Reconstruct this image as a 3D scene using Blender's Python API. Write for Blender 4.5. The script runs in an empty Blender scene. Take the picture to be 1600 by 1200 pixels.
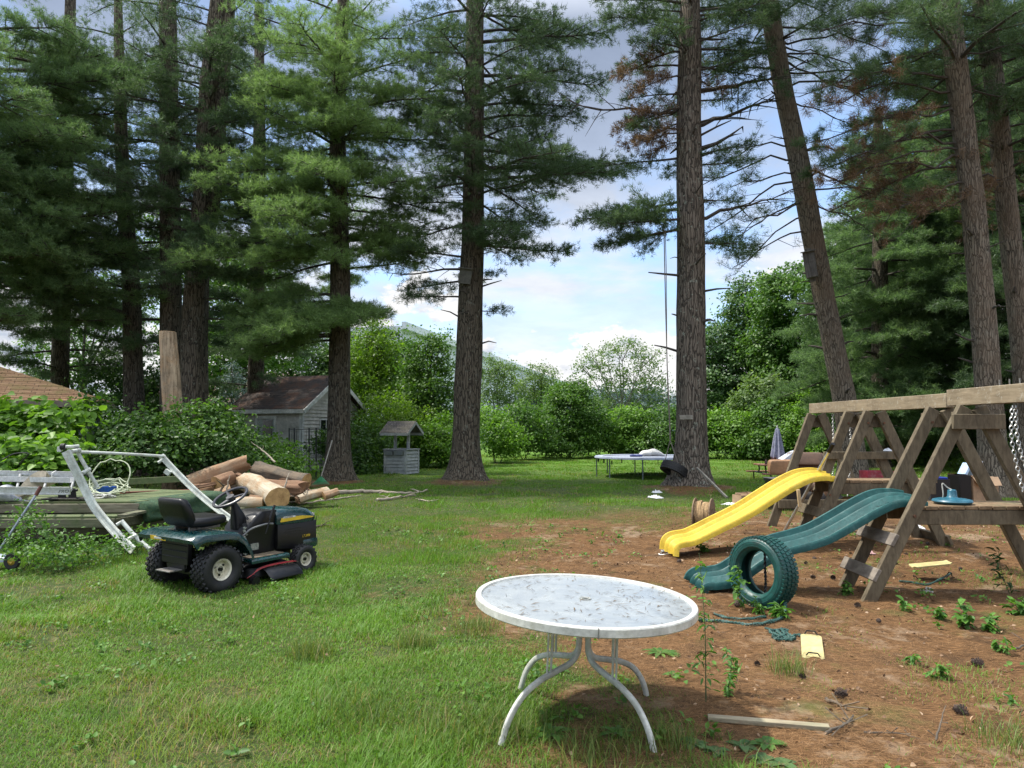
import bpy, math, random
import numpy as np
from mathutils import Vector, Matrix, Euler
R = math.radians
PI = math.pi
rng = np.random.default_rng(7)
random.seed(7)
scene = bpy.context.scene
C = scene.collection
# ------------------------------------------------------------------ camera
EYE, HOR, FOC = 1.65, 667.0, 1110.0
PITCH = math.atan((HOR - 600) / FOC)
cam = bpy.data.cameras.new('camera')
cam.sensor_width = 36.0
cam.lens = 36.0 * FOC / 1600.0
cam.clip_start, cam.clip_end = 0.05, 3000
camo = bpy.data.objects.new('camera', cam)
camo.location = (0, 0, EYE)
camo.rotation_euler = (PI / 2 + PITCH, 0, 0)
C.objects.link(camo)
scene.camera = camo
# ------------------------------------------------------------------ light
SUN_EL, SUN_AZ = 60.0, -74.0      # azimuth measured from +Y (ahead) towards +X
world = bpy.data.worlds.new('World'); scene.world = world; world.use_nodes = True
sun = bpy.data.lights.new('sun', 'SUN'); sun.energy = 2.6; sun.angle = R(2.0); sun.color = (1.0, 0.95, 0.86)
so = bpy.data.objects.new('sun', sun)
d = Vector((math.sin(R(SUN_AZ)) * math.cos(R(SUN_EL)), math.cos(R(SUN_AZ)) * math.cos(R(SUN_EL)), math.sin(R(SUN_EL))))
so.rotation_euler = d.to_track_quat('Z', 'Y').to_euler()
so.location = d * 60
C.objects.link(so)
scene.view_settings.view_transform = 'Standard'
scene.view_settings.look = 'None'
scene.view_settings.exposure = 1.36
scene.view_settings.gamma = 1.0
scene.cycles.max_bounces = 6
scene.cycles.transparent_max_bounces = 4
scene.cycles.use_denoising = True

def nd(nt, typ, **kw):
    n = nt.nodes.new(typ)
    for k, v in kw.items():
        if k in n.inputs: n.inputs[k].default_value = v
        else: setattr(n, k, v)
    return n
def mix(nt, fac, a, b, mode='MIX'):
    m = nt.nodes.new('ShaderNodeMix'); m.data_type = 'RGBA'; m.blend_type = mode
    for s, v in ((m.inputs[0], fac), (m.inputs[6], a), (m.inputs[7], b)):
        if hasattr(v, 'links'): nt.links.new(v, s)
        elif isinstance(v, (int, float)): s.default_value = v
        else: s.default_value = (*v, 1) if len(v) == 3 else v
    return m.outputs[2]
def mth(nt, op, a, b=0.0, c=0.0, clamp=False):
    m = nt.nodes.new('ShaderNodeMath'); m.operation = op; m.use_clamp = clamp
    for s, v in zip(m.inputs, (a, b, c)):
        if hasattr(v, 'links'): nt.links.new(v, s)
        else: s.default_value = v
    return m.outputs[0]
def ramp(nt, fac, stops, interp='LINEAR'):
    r = nt.nodes.new('ShaderNodeValToRGB'); r.color_ramp.interpolation = interp
    e = r.color_ramp.elements
    while len(e) < len(stops): e.new(0.5)
    for el, (p, c) in zip(e, stops):
        el.position = p
        el.color = (c, c, c, 1) if isinstance(c, (int, float)) else (*c, 1)
    nt.links.new(fac, r.inputs[0])
    return r.outputs[0]
def noise(nt, vec, scale, detail=4, rough=0.55, dist=0.0):
    n = nd(nt, 'ShaderNodeTexNoise', Scale=scale, Detail=detail, Roughness=rough, Distortion=dist)
    if vec is not None: nt.links.new(vec, n.inputs['Vector'])
    return n.outputs[0]

# sky with broken summer cloud
wt = world.node_tree; wt.nodes.clear()
out = wt.nodes.new('ShaderNodeOutputWorld'); bg = wt.nodes.new('ShaderNodeBackground')
sky = wt.nodes.new('ShaderNodeTexSky'); sky.sky_type = 'NISHITA'; sky.sun_disc = False
sky.sun_elevation = R(SUN_EL); sky.sun_rotation = R(SUN_AZ)
sky.air_density = 1.0; sky.dust_density = 0.6; sky.ozone_density = 1.5
tc = wt.nodes.new('ShaderNodeTexCoord')
nrm = wt.nodes.new('ShaderNodeVectorMath'); nrm.operation = 'NORMALIZE'
wt.links.new(tc.outputs['Generated'], nrm.inputs[0])
sep = wt.nodes.new('ShaderNodeSeparateXYZ'); wt.links.new(nrm.outputs[0], sep.inputs[0])
el = sep.outputs[2]
den = mth(wt, 'ADD', mth(wt, 'MAXIMUM', el, 0.0), 0.16)
cmb = wt.nodes.new('ShaderNodeCombineXYZ')
wt.links.new(mth(wt, 'DIVIDE', sep.outputs[0], den), cmb.inputs[0])
wt.links.new(mth(wt, 'DIVIDE', sep.outputs[1], den), cmb.inputs[1])
n1 = noise(wt, cmb.outputs[0], 0.9, 8, 0.55, 0.3)
n2 = noise(wt, cmb.outputs[0], 2.6, 9, 0.6, 0.2)
cover = ramp(wt, mth(wt, 'ADD', n1, mth(wt, 'MULTIPLY', mth(wt, 'SUBTRACT', n2, 0.5), 0.25)), [(0.38, 0.0), (0.52, 1.0)])
# heaped cumulus low over the far trees, in direction space
mp = wt.nodes.new('ShaderNodeMapping'); wt.links.new(nrm.outputs[0], mp.inputs[0]); mp.inputs['Scale'].default_value = (1, 1, 1.9)
n3 = noise(wt, mp.outputs[0], 5.5, 10, 0.62, 0.1)
n4 = noise(wt, mp.outputs[0], 13.0, 8, 0.6, 0.0)
heap = mth(wt, 'SUBTRACT', mth(wt, 'ADD', mth(wt, 'MULTIPLY', n3, 1.25), mth(wt, 'MULTIPLY', n4, 0.3)), mth(wt, 'MULTIPLY', el, 2.6))
heapm = ramp(wt, heap, [(0.385, 0.0), (0.42, 1.0)])
heapc = ramp(wt, n4, [(0.36, (1.5, 1.68, 2.0)), (0.50, (2.7, 2.7, 2.72))])
cshade = ramp(wt, el, [(0.0, (2.4, 2.48, 2.62)), (0.24, (2.3, 2.38, 2.55)), (0.36, (1.3, 1.52, 1.95)), (0.50, (.85, 1.02, 1.38)), (0.66, (7.6, 7.8, 8.2))])  # last stop: overhead cloud, out of view, brightened to add fill light
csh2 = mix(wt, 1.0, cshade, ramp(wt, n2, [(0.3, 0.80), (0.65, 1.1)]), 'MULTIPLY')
skyc = mix(wt, 0.55, sky.outputs[0], (.75, 1.35, 2.5))
gap = ramp(wt, mth(wt, 'ADD', el, mth(wt, 'MULTIPLY', mth(wt, 'SUBTRACT', n3, .5), .12)), [(0.0, .95), (0.09, .85), (0.130, .62), (0.155, .50), (0.195, 1.0)])
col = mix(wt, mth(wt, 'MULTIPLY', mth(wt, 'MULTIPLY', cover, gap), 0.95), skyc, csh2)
col = mix(wt, heapm, col, heapc)
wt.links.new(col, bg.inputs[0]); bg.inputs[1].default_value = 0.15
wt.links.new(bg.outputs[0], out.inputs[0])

# ------------------------------------------------------------------ pixel -> world (1600x1200 photograph)
cp, sp_ = math.cos(PITCH), math.sin(PITCH)
def ray(px, py):
    a, b = (px - 800) / FOC, (600 - py) / FOC
    return Vector((a, cp - b * sp_, sp_ + b * cp))
def W(px, py, Y):
    r = ray(px, py); t = Y / r.y
    return Vector((r.x * t, Y, EYE + r.z * t))
def G(px, py, z=0.0):
    r = ray(px, py); t = (z - EYE) / r.z
    return Vector((r.x * t, r.y * t, z))

# ------------------------------------------------------------------ ground shape
def sstep(x, a, b):
    t = np.clip((x - a) / (b - a), 0, 1); return t * t * (3 - 2 * t)
MOUNDS = []
def gz(x, y):
    x = np.asarray(x, float); y = np.asarray(y, float)
    z = 0.16 * sstep(y, 7.6, 9.4) * (1 - sstep(y, 12.5, 15.5)) * sstep(x, 1.6, 3.4)
    z = z + 0.014 * np.sin(x * 1.3 + 0.7 * np.sin(y * .8)) + 0.012 * np.sin(y * 1.7 + x * .6) + 0.006 * np.sin(x * 4.1 + y * 3.3)
    for (mx, my, r, h) in MOUNDS:
        z = z + h * np.exp(-((x - mx) ** 2 + (y - my) ** 2) / (r * r))
    return z * (1 - sstep(np.abs(x) + np.abs(y), 60, 90))
def onG(px, py, dz=0.0):
    p = G(px, py)
    for _ in range(6): p = G(px, py, float(gz(p.x, p.y)))
    p.z += dz
    return p
def vnoise(x, y, s, seed=0):
    g = np.random.default_rng(seed).random((64, 64))
    u = (np.asarray(x) * s) % 64; v = (np.asarray(y) * s) % 64
    i = np.floor(u).astype(int); j = np.floor(v).astype(int)
    fu = u - i; fv = v - j; fu = fu * fu * (3 - 2 * fu); fv = fv * fv * (3 - 2 * fv)
    i %= 64; j %= 64; i1 = (i + 1) % 64; j1 = (j + 1) % 64
    return (g[i, j] * (1 - fu) + g[i1, j] * fu) * (1 - fv) + (g[i, j1] * (1 - fu) + g[i1, j1] * fu) * fv
def brown(x, y):
    """1 where pine needles cover the soil, 0 where lawn grows"""
    x = np.asarray(x, float); y = np.asarray(y, float)
    xb = np.interp(y, [0, 3.4, 4.2, 5.5, 6.5, 9, 11.2, 13.0, 16], [1.2, .75, .50, .15, .1, -.5, -1.0, -1.6, 3.0])
    n = (vnoise(x, y, .9, 1) - .5) * 2.0 + (vnoise(x, y, 2.7, 2) - .5) * 1.3 + (vnoise(x, y, 7, 3) - .5) * .9
    m = sstep(x - xb + n, -.8, 1.0)
    far = 1 - sstep(y + n * .8, 10.6, 15.0)
    lim = np.where(x > 3.0, 1 - sstep(y + n * .6, 12.0, 15.5), far)
    m = m * np.maximum(lim, .0)
    for (mx, my, r, h) in MOUNDS:
        dd = np.hypot(x - mx, (y - my) * .8) + n * .25
        m = np.maximum(m, (1 - sstep(dd, r * .75, r * 1.25)) * .95)
    return m
# ------------------------------------------------------------------ materials
def pmat(name, build):
    m = bpy.data.materials.new(name); m.use_nodes = True
    nt = m.node_tree; b = nt.nodes['Principled BSDF']
    build(nt, b); return m
def geo(nt, kind='Object'):
    return nt.nodes.new('ShaderNodeTexCoord').outputs[kind]
def bump(nt, b, h, s=0.3, d=0.01):
    n = nd(nt, 'ShaderNodeBump', Strength=s, Distance=d); nt.links.new(h, n.inputs['Height']); nt.links.new(n.outputs[0], b.inputs['Normal'])
def M(name, c, rough=.6, metal=0.0, var=.25, scale=6.0, dirt=None, bmp=.15, bd=.004, spec=.5, coat=0.0, stretch=None):
    """plain paint/plastic/wood: base colour with noise mottling, dirt and bump"""
    def f(nt, b):
        v = geo(nt)
        if stretch:
            mp = nt.nodes.new('ShaderNodeMapping'); mp.inputs['Scale'].default_value = stretch; nt.links.new(v, mp.inputs[0]); v = mp.outputs[0]
        n = noise(nt, v, scale, 6, .6); nf = noise(nt, v, scale * 6, 5, .6)
        lo = tuple(x * (1 - var) for x in c); hi = tuple(min(1, x * (1 + var)) for x in c)
        col = ramp(nt, n, [(.3, lo), (.7, hi)])
        col = mix(nt, .5, col, mix(nt, 1.0, col, ramp(nt, nf, [(.3, .6), (.7, 1.25)]), 'MULTIPLY'))
        if dirt:
            dn = noise(nt, v, scale * 1.7, 8, .7, .5)
            col = mix(nt, ramp(nt, dn, [(.50, 0.0), (.68, dirt[3] if len(dirt) > 3 else .8)]), col, dirt[:3])
        nt.links.new(col, b.inputs['Base Color'])
        b.inputs['Metallic'].default_value = metal
        b.inputs['Specular IOR Level'].default_value = spec
        b.inputs['Coat Weight'].default_value = coat
        nt.links.new(ramp(nt, nf, [(.3, max(0.02, rough - .1)), (.7, min(1, rough + .12))]), b.inputs['Roughness'])
        bump(nt, b, nf, bmp, bd)
    return pmat(name, f)
def leafmat(name, lo, mid, hi, sc=.6, trans=.35, rough=.5, accent=None, tint=(1.25, 1.35, .55)):
    def f(nt, b):
        v = geo(nt); g = nt.nodes.new('ShaderNodeNewGeometry')
        n = noise(nt, v, sc, 5, .6)
        k = mth(nt, 'ADD', mth(nt, 'MULTIPLY', n, .65), mth(nt, 'MULTIPLY', g.outputs['Random Per Island'], .35))
        col = ramp(nt, k, [(.28, lo), (.5, mid), (.72, hi)])
        if accent:
            col = mix(nt, ramp(nt, noise(nt, v, sc * 2.3, 4, .6), [(.60, 0.0), (.70, 1.0)]), col, accent)
        nt.links.new(col, b.inputs['Base Color']); b.inputs['Roughness'].default_value = rough
        b.inputs['Specular IOR Level'].default_value = .35
        t = nt.nodes.new('ShaderNodeBsdfTranslucent')
        nt.links.new(mix(nt, 1.0, col, tint, 'MULTIPLY'), t.inputs[0])
        ms = nt.nodes.new('ShaderNodeMixShader'); ms.inputs[0].default_value = trans
        nt.links.new(b.outputs[0], ms.inputs[1]); nt.links.new(t.outputs[0], ms.inputs[2])
        nt.links.new(ms.outputs[0], nt.nodes['Material Output'].inputs[0])
    return pmat(name, f)
def barkmat(name, lo, hi, plate=1.0, lichen=.0, tint=None):
    def f(nt, b):
        v = geo(nt); mp = nt.nodes.new('ShaderNodeMapping'); mp.inputs['Scale'].default_value = (1, 1, .13); nt.links.new(v, mp.inputs[0])
        n0 = nd(nt, 'ShaderNodeTexNoise', Scale=3.0, Detail=3.0); nt.links.new(v, n0.inputs[0])
        wv = mix(nt, .10, mp.outputs[0], n0.outputs[1])
        vo = nt.nodes.new('ShaderNodeTexVoronoi'); vo.feature = 'DISTANCE_TO_EDGE'; vo.inputs['Scale'].default_value = 19 * plate; nt.links.new(wv, vo.inputs[0])
        nf = noise(nt, mp.outputs[0], 30, 8, .7)
        h = mth(nt, 'ADD', mth(nt, 'MULTIPLY', ramp(nt, vo.outputs[0], [(0.0, 0.0), (.16, 1.0)]), .7), mth(nt, 'MULTIPLY', nf, .5))
        col = ramp(nt, h, [(.25, lo), (.95, hi)])
        if tint: col = mix(nt, ramp(nt, noise(nt, v, 1.1, 4, .6), [(.42, 0.0), (.62, .7)]), col, tint)
        if lichen: col = mix(nt, ramp(nt, noise(nt, v, 9, 8, .7), [(.58, 0.0), (.64, lichen)]), col, (.30, .33, .27))
        nt.links.new(col, b.inputs['Base Color']); b.inputs['Roughness'].default_value = .92; b.inputs['Specular IOR Level'].default_value = .2
        bump(nt, b, h, .9, .03)
    return pmat(name, f)
def woodmat(name, lo, hi, rough=.8, worn=None, ax=(1, 12, 12), chip=None):
    """sawn timber: grain stretched along local x"""
    def f(nt, b):
        v = geo(nt); mp = nt.nodes.new('ShaderNodeMapping'); mp.inputs['Scale'].default_value = ax; nt.links.new(v, mp.inputs[0])
        n = noise(nt, mp.outputs[0], 3.0, 8, .65, .4); n2 = noise(nt, v, 5.0, 6, .6)
        col = ramp(nt, n, [(.3, lo), (.68, hi)])
        col = mix(nt, .6, col, mix(nt, 1.0, col, ramp(nt, n2, [(.3, .55), (.7, 1.3)]), 'MULTIPLY'))
        if worn: col = mix(nt, ramp(nt, noise(nt, v, 2.5, 8, .7), [(.5, 0.0), (.66, .8)]), col, worn)
        if chip: col = mix(nt, ramp(nt, noise(nt, v, 22.0, 8, .75), [(.56, 0.0), (.62, .65)]), col, chip)
        nt.links.new(col, b.inputs['Base Color']); b.inputs['Roughness'].default_value = rough; b.inputs['Specular IOR Level'].default_value = .3
        bump(nt, b, n, .5, .006)
    return pmat(name, f)

# ------------------------------------------------------------------ mesh helpers
def mesh_np(name, V, F, mat, parent=None, smooth=False, col=None, loc=None):
    V = np.asarray(V, np.float32); F = np.asarray(F, np.int32); k = F.shape[1]
    me = bpy.data.meshes.new(name)
    me.vertices.add(len(V)); me.vertices.foreach_set('co', V.ravel())
    me.loops.add(F.size); me.loops.foreach_set('vertex_index', F.ravel())
    me.polygons.add(len(F)); me.polygons.foreach_set('loop_start', np.arange(0, F.size, k, dtype=np.int32))
    try: me.polygons.foreach_set('loop_total', np.full(len(F), k, np.int32))
    except Exception: pass
    if smooth: me.polygons.foreach_set('use_smooth', np.ones(len(F), bool))
    if col is not None:
        a = me.color_attributes.new('tone', 'FLOAT_COLOR', 'POINT')
        c4 = np.ones((len(V), 4), np.float32); c4[:, :3] = col
        a.data.foreach_set('color', c4.ravel())
    me.materials.append(mat); me.update(calc_edges=True); me.validate()
    o = bpy.data.objects.new(name, me); C.objects.link(o)
    if parent: o.parent = parent
    if loc is not None: o.location = loc
    return o
def rotz(a): return Matrix.Rotation(a, 3, 'Z')
def tag(o, label=None, cat=None, group=None, kind=None):
    for k, v in (('label', label), ('category', cat), ('group', group), ('kind', kind)):
        if v: o[k] = v
    return o
def thing(name, label, cat, loc=(0, 0, 0), rz=0.0, group=None, rot=None):
    o = bpy.data.objects.new(name, None); C.objects.link(o); o.location = loc
    o.rotation_euler = rot if rot else (0, 0, rz); o.empty_display_size = .1
    return tag(o, label, cat, group)
def copy_tree(o, parent=None):
    c = o.copy(); C.objects.link(c); c.parent = parent
    for ch in list(o.children): copy_tree(ch, c)
    return c
class MB:
    def __init__(s): s.v = []; s.f = []; s.tr = None
    def add(s, vs, fs):
        o = len(s.v)
        s.v += [tuple(s.tr @ Vector(v)) if s.tr else tuple(v) for v in vs]
        s.f += [tuple(i + o for i in f) for f in fs]; return s
    def box(s, c, sz, rot=None):
        x, y, z = (q / 2 for q in sz); vs = [Vector((a, b, d)) for a in (-x, x) for b in (-y, y) for d in (-z, z)]
        if rot is not None:
            m = rot if isinstance(rot, Matrix) else Euler(rot).to_matrix(); vs = [m @ v for v in vs]
        c = Vector(c); return s.add([v + c for v in vs], [(0, 1, 3, 2), (4, 6, 7, 5), (0, 4, 5, 1), (2, 3, 7, 6), (0, 2, 6, 4), (1, 5, 7, 3)])
    def beam(s, p0, p1, w, h, up=(0, 0, 1), ext=0.0):
        """rectangular bar from p0 to p1, w sideways, h along 'up'"""
        p0, p1 = Vector(p0), Vector(p1); a = (p1 - p0).normalized(); p0 = p0 - a * ext; p1 = p1 + a * ext
        sd = a.cross(Vector(up)).normalized(); u = sd.cross(a).normalized()
        vs = [p + sd * i * w / 2 + u * j * h / 2 for p in (p0, p1) for i, j in ((-1, -1), (1, -1), (1, 1), (-1, 1))]
        return s.add(vs, [(3, 2, 1, 0), (4, 5, 6, 7), (0, 1, 5, 4), (1, 2, 6, 5), (2, 3, 7, 6), (3, 0, 4, 7)])
    def tube(s, pts, r, n=8, cap=True, flat=1.0):
        pts = [Vector(p) for p in pts]; rs = r if isinstance(r, (list, tuple)) else [r] * len(pts)
        vs = []; fs = []; prev = None
        for i, p in enumerate(pts):
            t = (pts[min(i + 1, len(pts) - 1)] - pts[max(i - 1, 0)]).normalized()
            if prev is None: a = t.cross(Vector((0, 0, 1)) if abs(t.z) < .9 else Vector((1, 0, 0))).normalized()
            else: a = (prev - t * prev.dot(t)).normalized()
            prev = a; b = t.cross(a)
            for k in range(n):
                q = 2 * PI * k / n; vs.append(p + (a * math.cos(q) + b * math.sin(q) * flat) * rs[i])
        for i in range(len(pts) - 1):
            for k in range(n): fs.append((i * n + k, i * n + (k + 1) % n, (i + 1) * n + (k + 1) % n, (i + 1) * n + k))
        if cap: fs.append(tuple(range(n - 1, -1, -1))); fs.append(tuple((len(pts) - 1) * n + k for k in range(n)))
        return s.add(vs, fs)
    def cyl(s, p0, p1, r, r1=None, n=16): return s.tube([p0, p1], [r, r if r1 is None else r1], n)
    def lathe(s, prof, n=24, c=(0, 0, 0), axis='Z', closed=False, cap=False):
        """prof: (radius, height)"""
        vs = []; fs = []; m = len(prof)
        for k in range(n):
            q = 2 * PI * k / n; ca, sa = math.cos(q), math.sin(q)
            for (r, h) in prof:
                p = {'Z': (r * ca, r * sa, h), 'Y': (r * ca, h, r * sa), 'X': (h, r * ca, r * sa)}[axis]
                vs.append((p[0] + c[0], p[1] + c[1], p[2] + c[2]))
        L = m if closed else m - 1
        for k in range(n):
            k2 = (k + 1) % n
            for i in range(L):
                j = (i + 1) % m; fs.append((k * m + i, k2 * m + i, k2 * m + j, k * m + j))
        if cap:
            fs.append(tuple(k * m for k in range(n))); fs.append(tuple(k * m + m - 1 for k in range(n)))
        return s.add(vs, fs)
    def prism(s, poly, d0, d1, plane='XZ'):
        """poly in 2D extruded between d0 and d1 along the third axis"""
        def mk(a, b, d): return {'XZ': (a, d, b), 'XY': (a, b, d), 'YZ': (d, a, b)}[plane]
        n = len(poly); vs = [mk(a, b, d0) for a, b in poly] + [mk(a, b, d1) for a, b in poly]
        fs = [tuple(range(n)), tuple(range(2 * n - 1, n - 1, -1))] + [(i, i + n, (i + 1) % n + n, (i + 1) % n) for i in range(n)]
        return s.add(vs, fs)
    def loft(s, secs, cap=True, closed=True):
        n = len(secs[0]); vs = [p for q in secs for p in q]; fs = []
        for i in range(len(secs) - 1):
            for k in range(n if closed else n - 1): fs.append((i * n + k, i * n + (k + 1) % n, (i + 1) * n + (k + 1) % n, (i + 1) * n + k))
        if cap: fs.append(tuple(range(n - 1, -1, -1))); fs.append(tuple((len(secs) - 1) * n + k for k in range(n)))
        return s.add(vs, fs)
    def build(s, name, mat, parent=None, smooth=True, bevel=0.0, sub=0, loc=None, rot=None, ang=35, fix=True):
        me = bpy.data.meshes.new(name); me.from_pydata(s.v, [], s.f)
        if fix:
            import bmesh
            bm = bmesh.new(); bm.from_mesh(me); bmesh.ops.recalc_face_normals(bm, faces=bm.faces); bm.to_mesh(me); bm.free()
        me.materials.append(mat); me.update()
        if smooth:
            me.polygons.foreach_set('use_smooth', np.ones(len(me.polygons), bool))
            if not sub: me.set_sharp_from_angle(angle=R(ang))
        o = bpy.data.objects.new(name, me); C.objects.link(o)
        if parent: o.parent = parent
        if loc is not None: o.location = loc
        if rot is not None: o.rotation_euler = rot
        if bevel:
            b = o.modifiers.new('bevel', 'BEVEL'); b.width = bevel; b.segments = 2; b.limit_method = 'ANGLE'; b.angle_limit = R(40)
        if sub:
            u = o.modifiers.new('sub', 'SUBSURF'); u.levels = u.render_levels = sub
        return o
def rrect(w, h, r, n=4, cx=0, cy=0):
    pts = []
    for sx, sy, a0 in ((1, 1, 0), (-1, 1, 90), (-1, -1, 180), (1, -1, 270)):
        for k in range(n + 1):
            a = R(a0 + 90 * k / n); pts.append((cx + sx * (w / 2 - r) + r * math.cos(a), cy + sy * (h / 2 - r) + r * math.sin(a)))
    return pts
def text_mesh(name, s, size, mat, parent, loc, rot, ext=.001, sx=1.0, shear=0.0):
    cu = bpy.data.curves.new(name, 'FONT'); cu.body = s; cu.size = size; cu.extrude = ext; cu.align_x = 'LEFT'; cu.shear = shear
    t = bpy.data.objects.new(name, cu); C.objects.link(t)
    dg = bpy.context.evaluated_depsgraph_get(); me = bpy.data.meshes.new_from_object(t.evaluated_get(dg))
    bpy.data.objects.remove(t); me.materials.clear(); me.materials.append(mat); me.name = name
    o = bpy.data.objects.new(name, me); C.objects.link(o); o.parent = parent; o.location = loc; o.rotation_euler = rot; o.scale = (sx, 1, 1)
    return o
def smooth_path(pts, n=8):
    """Catmull-Rom through the points"""
    P = [Vector(p) for p in pts]; P = [P[0] * 2 - P[1]] + P + [P[-1] * 2 - P[-2]]; o = []
    for i in range(1, len(P) - 2):
        for k in range(n):
            t = k / n; a, b, c, d_ = P[i - 1], P[i], P[i + 1], P[i + 2]
            o.append(.5 * ((2 * b) + (c - a) * t + (2 * a - 5 * b + 4 * c - d_) * t * t + (3 * b - a - 3 * c + d_) * t ** 3))
    o.append(P[-2]); return o
def unit(a): return a / np.maximum(np.linalg.norm(a, axis=-1, keepdims=True), 1e-9)
# ------------------------------------------------------------------ vegetation builders
def needles(P, D, n, L, w, seed, up=.25, spread=.75, lenvar=.3):
    """thin needle triangles round every tuft point P with direction D"""
    g = np.random.default_rng(seed)
    P = np.repeat(P, n, 0); D = np.repeat(D, n, 0); m = len(P)
    d = unit(D * .8 + g.normal(size=(m, 3)) * spread + np.array([0, 0, up]))
    l = (L * (1 + g.uniform(-lenvar, lenvar, m)))[:, None]
    s = unit(np.cross(d, g.normal(size=(m, 3)))) * (w / 2)
    P = P + g.normal(size=(m, 3)) * L * .22
    V = np.stack([P - s, P + s, P + d * l], 1).reshape(-1, 3)
    return V, np.arange(m * 3).reshape(-1, 3)
def leaves(P, N, size, seed, asp=.62, fold=False, flat=.55, sizevar=.35):
    """leaf blades at P lying roughly across N"""
    g = np.random.default_rng(seed); m = len(P)
    n = unit(N * flat + g.normal(size=(m, 3)) * (1 - flat) * .8)
    a = unit(np.cross(n, g.normal(size=(m, 3)))); b = np.cross(n, a)
    s = (size * (1 + g.uniform(-sizevar, sizevar, m)))[:, None]
    if not fold:
        V = np.stack([P, P + a * s * .5 + b * s * asp * .5, P + a * s, P + a * s * .45 - b * s * asp * .5], 1)
        return V.reshape(-1, 3), np.arange(m * 4).reshape(-1, 4)
    u = n * s * .10
    V = np.stack([P, P + a * s * .22 + b * s * asp * .5 + u, P + a * s * .62 + b * s * asp * .42 + u, P + a * s - u * .6,
                  P + a * s * .62 - b * s * asp * .42 + u, P + a * s * .22 - b * s * asp * .5 + u], 1).reshape(-1, 3)
    i = np.arange(m)[:, None] * 6
    return V, np.concatenate([i + [0, 1, 2, 3], i + [0, 3, 4, 5]], 0)
class Tufts:
    def __init__(s): s.P = []; s.D = []; s.wood = MB(); s.stubs = []
def limb(T, start, az, L, rise=.15, droop=.12, tip=.1, dens=1.0, bare=.22, g=None, r0=None, tw=1.0, flat=.22, wander=.12, twigwood=True):
    """one pine bough: main axis, side twigs in a flat spray, tufts along the twigs; az in radians from +X"""
    n = max(5, int(L * 3)); t = np.linspace(0, 1, n)
    d = np.array([math.cos(az), math.sin(az), 0]); sd = np.array([-d[1], d[0], 0])
    wl = np.cumsum(g.normal(size=n)) * wander * .35 * L / math.sqrt(n) * .5; wz = np.cumsum(g.normal(size=n)) * wander * .2 * L / math.sqrt(n) * .5
    pts = np.array(start)[None] + d * (L * t)[:, None] + sd * wl[:, None]
    pts[:, 2] += L * (rise * t - droop * t ** 2 + tip * t ** 4) + wz
    pts[0] = start
    r0 = r0 or (.012 + L * .013)
    T.wood.tube(pts, [r0 * (1 - .85 * q) for q in t], 5, cap=False)
    ntw = int(max(4, L * 5.5 * tw))
    for i in range(ntw):
        q = bare + (1 - bare) * ((i + g.random()) / ntw)
        p = np.array([np.interp(q, t, pts[:, k]) for k in range(3)])
        side = 1 if i % 2 else -1
        tl = (min(L * .42, 1.5) * (1.1 - q) ** .6 * g.uniform(.5, 1.15) + .16)
        a = g.uniform(.5, 1.05) * side
        dd = d * math.cos(a) + sd * math.sin(a); dd[2] = g.normal() * flat + .06
        dd = unit(dd); e = p + dd * tl; e[2] -= .08 * tl * tl
        if twigwood and g.random() < .8: T.wood.tube([p, (p + e) / 2 + np.array([0, 0, .02]), e], [r0 * .3, r0 * .22, .004], 3, cap=False)
        k = int(tl * 19 * dens) + (g.random() < (tl * 19 * dens) % 1)
        if k > 0:
            u = g.uniform(.12, 1.0, k) ** .8
            off = g.normal(size=(k, 3)) * np.array([.11, .11, .05])
            T.P.append(p + (e - p) * u[:, None] + off)
            T.D.append(unit(np.repeat(dd[None], k, 0) + off * 4))
    k = int(5 * dens); T.P.append(pts[-1] + g.normal(size=(k, 3)) * .07); T.D.append(np.repeat(d[None], k, 0))
def trunk_mesh(name, path, mat, parent, seed=0, rib=.05, n=40, flare=True, step=.16):
    """path: (point, radius); bark in vertical plates, root flare at the foot"""
    pts = [Vector(p) for p, r in path]; rs = [r for p, r in path]
    cum = [0]
    for i in range(1, len(pts)): cum.append(cum[-1] + (pts[i] - pts[i - 1]).length)
    m = max(8, int(cum[-1] / step)); s = np.linspace(0, cum[-1], m)
    X = np.stack([np.interp(s, cum, [p[k] for p in pts]) for k in range(3)], 1); rr = np.interp(s, cum, rs)
    # soften the corners of the polyline
    for _ in range(3): X[1:-1] = (X[:-2] + 2 * X[1:-1] + X[2:]) / 4
    th = np.linspace(0, 2 * PI, n, endpoint=False); g = np.random.default_rng(seed)
    TH, S = np.meshgrid(th, s)
    nz = (vnoise(TH * 6.2 + 3, S * 1.1, 1.0, seed + 5) - .5) * 2 * rib + (vnoise(TH * 2 / PI * 3, S * .5, 1.0, seed + 9) - .5) * .10
    nz[:, -1] = nz[:, 0]
    rad = rr[:, None] * (1 + nz)
    if flare:
        ph = g.uniform(0, 6, 3)
        fl = np.exp(-S / .34) * (.30 + .30 * np.maximum(0, np.sin(TH * 3 + ph[0])) + .22 * np.maximum(0, np.sin(TH * 5 + ph[1])))
        rad = rad * (1 + fl)
    V = np.stack([X[:, 0, None] + rad * np.cos(TH), X[:, 1, None] + rad * np.sin(TH), np.repeat(X[:, 2, None], n, 1)], 2).reshape(-1, 3)
    i = np.arange(m - 1)[:, None] * n; k = np.arange(n)[None]; k2 = (k + 1) % n
    F = np.stack([i + k, i + k2, i + n + k2, i + n + k], 2).reshape(-1, 4)
    o = np.array(parent.location) if parent else 0
    return mesh_np(name, V - o, F, mat, parent, smooth=True)
def along(path, z):
    zs = [p[2] for p, r in path]; return np.array([np.interp(z, zs, [p[k] for p, r in path]) for k in range(3)])
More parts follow.
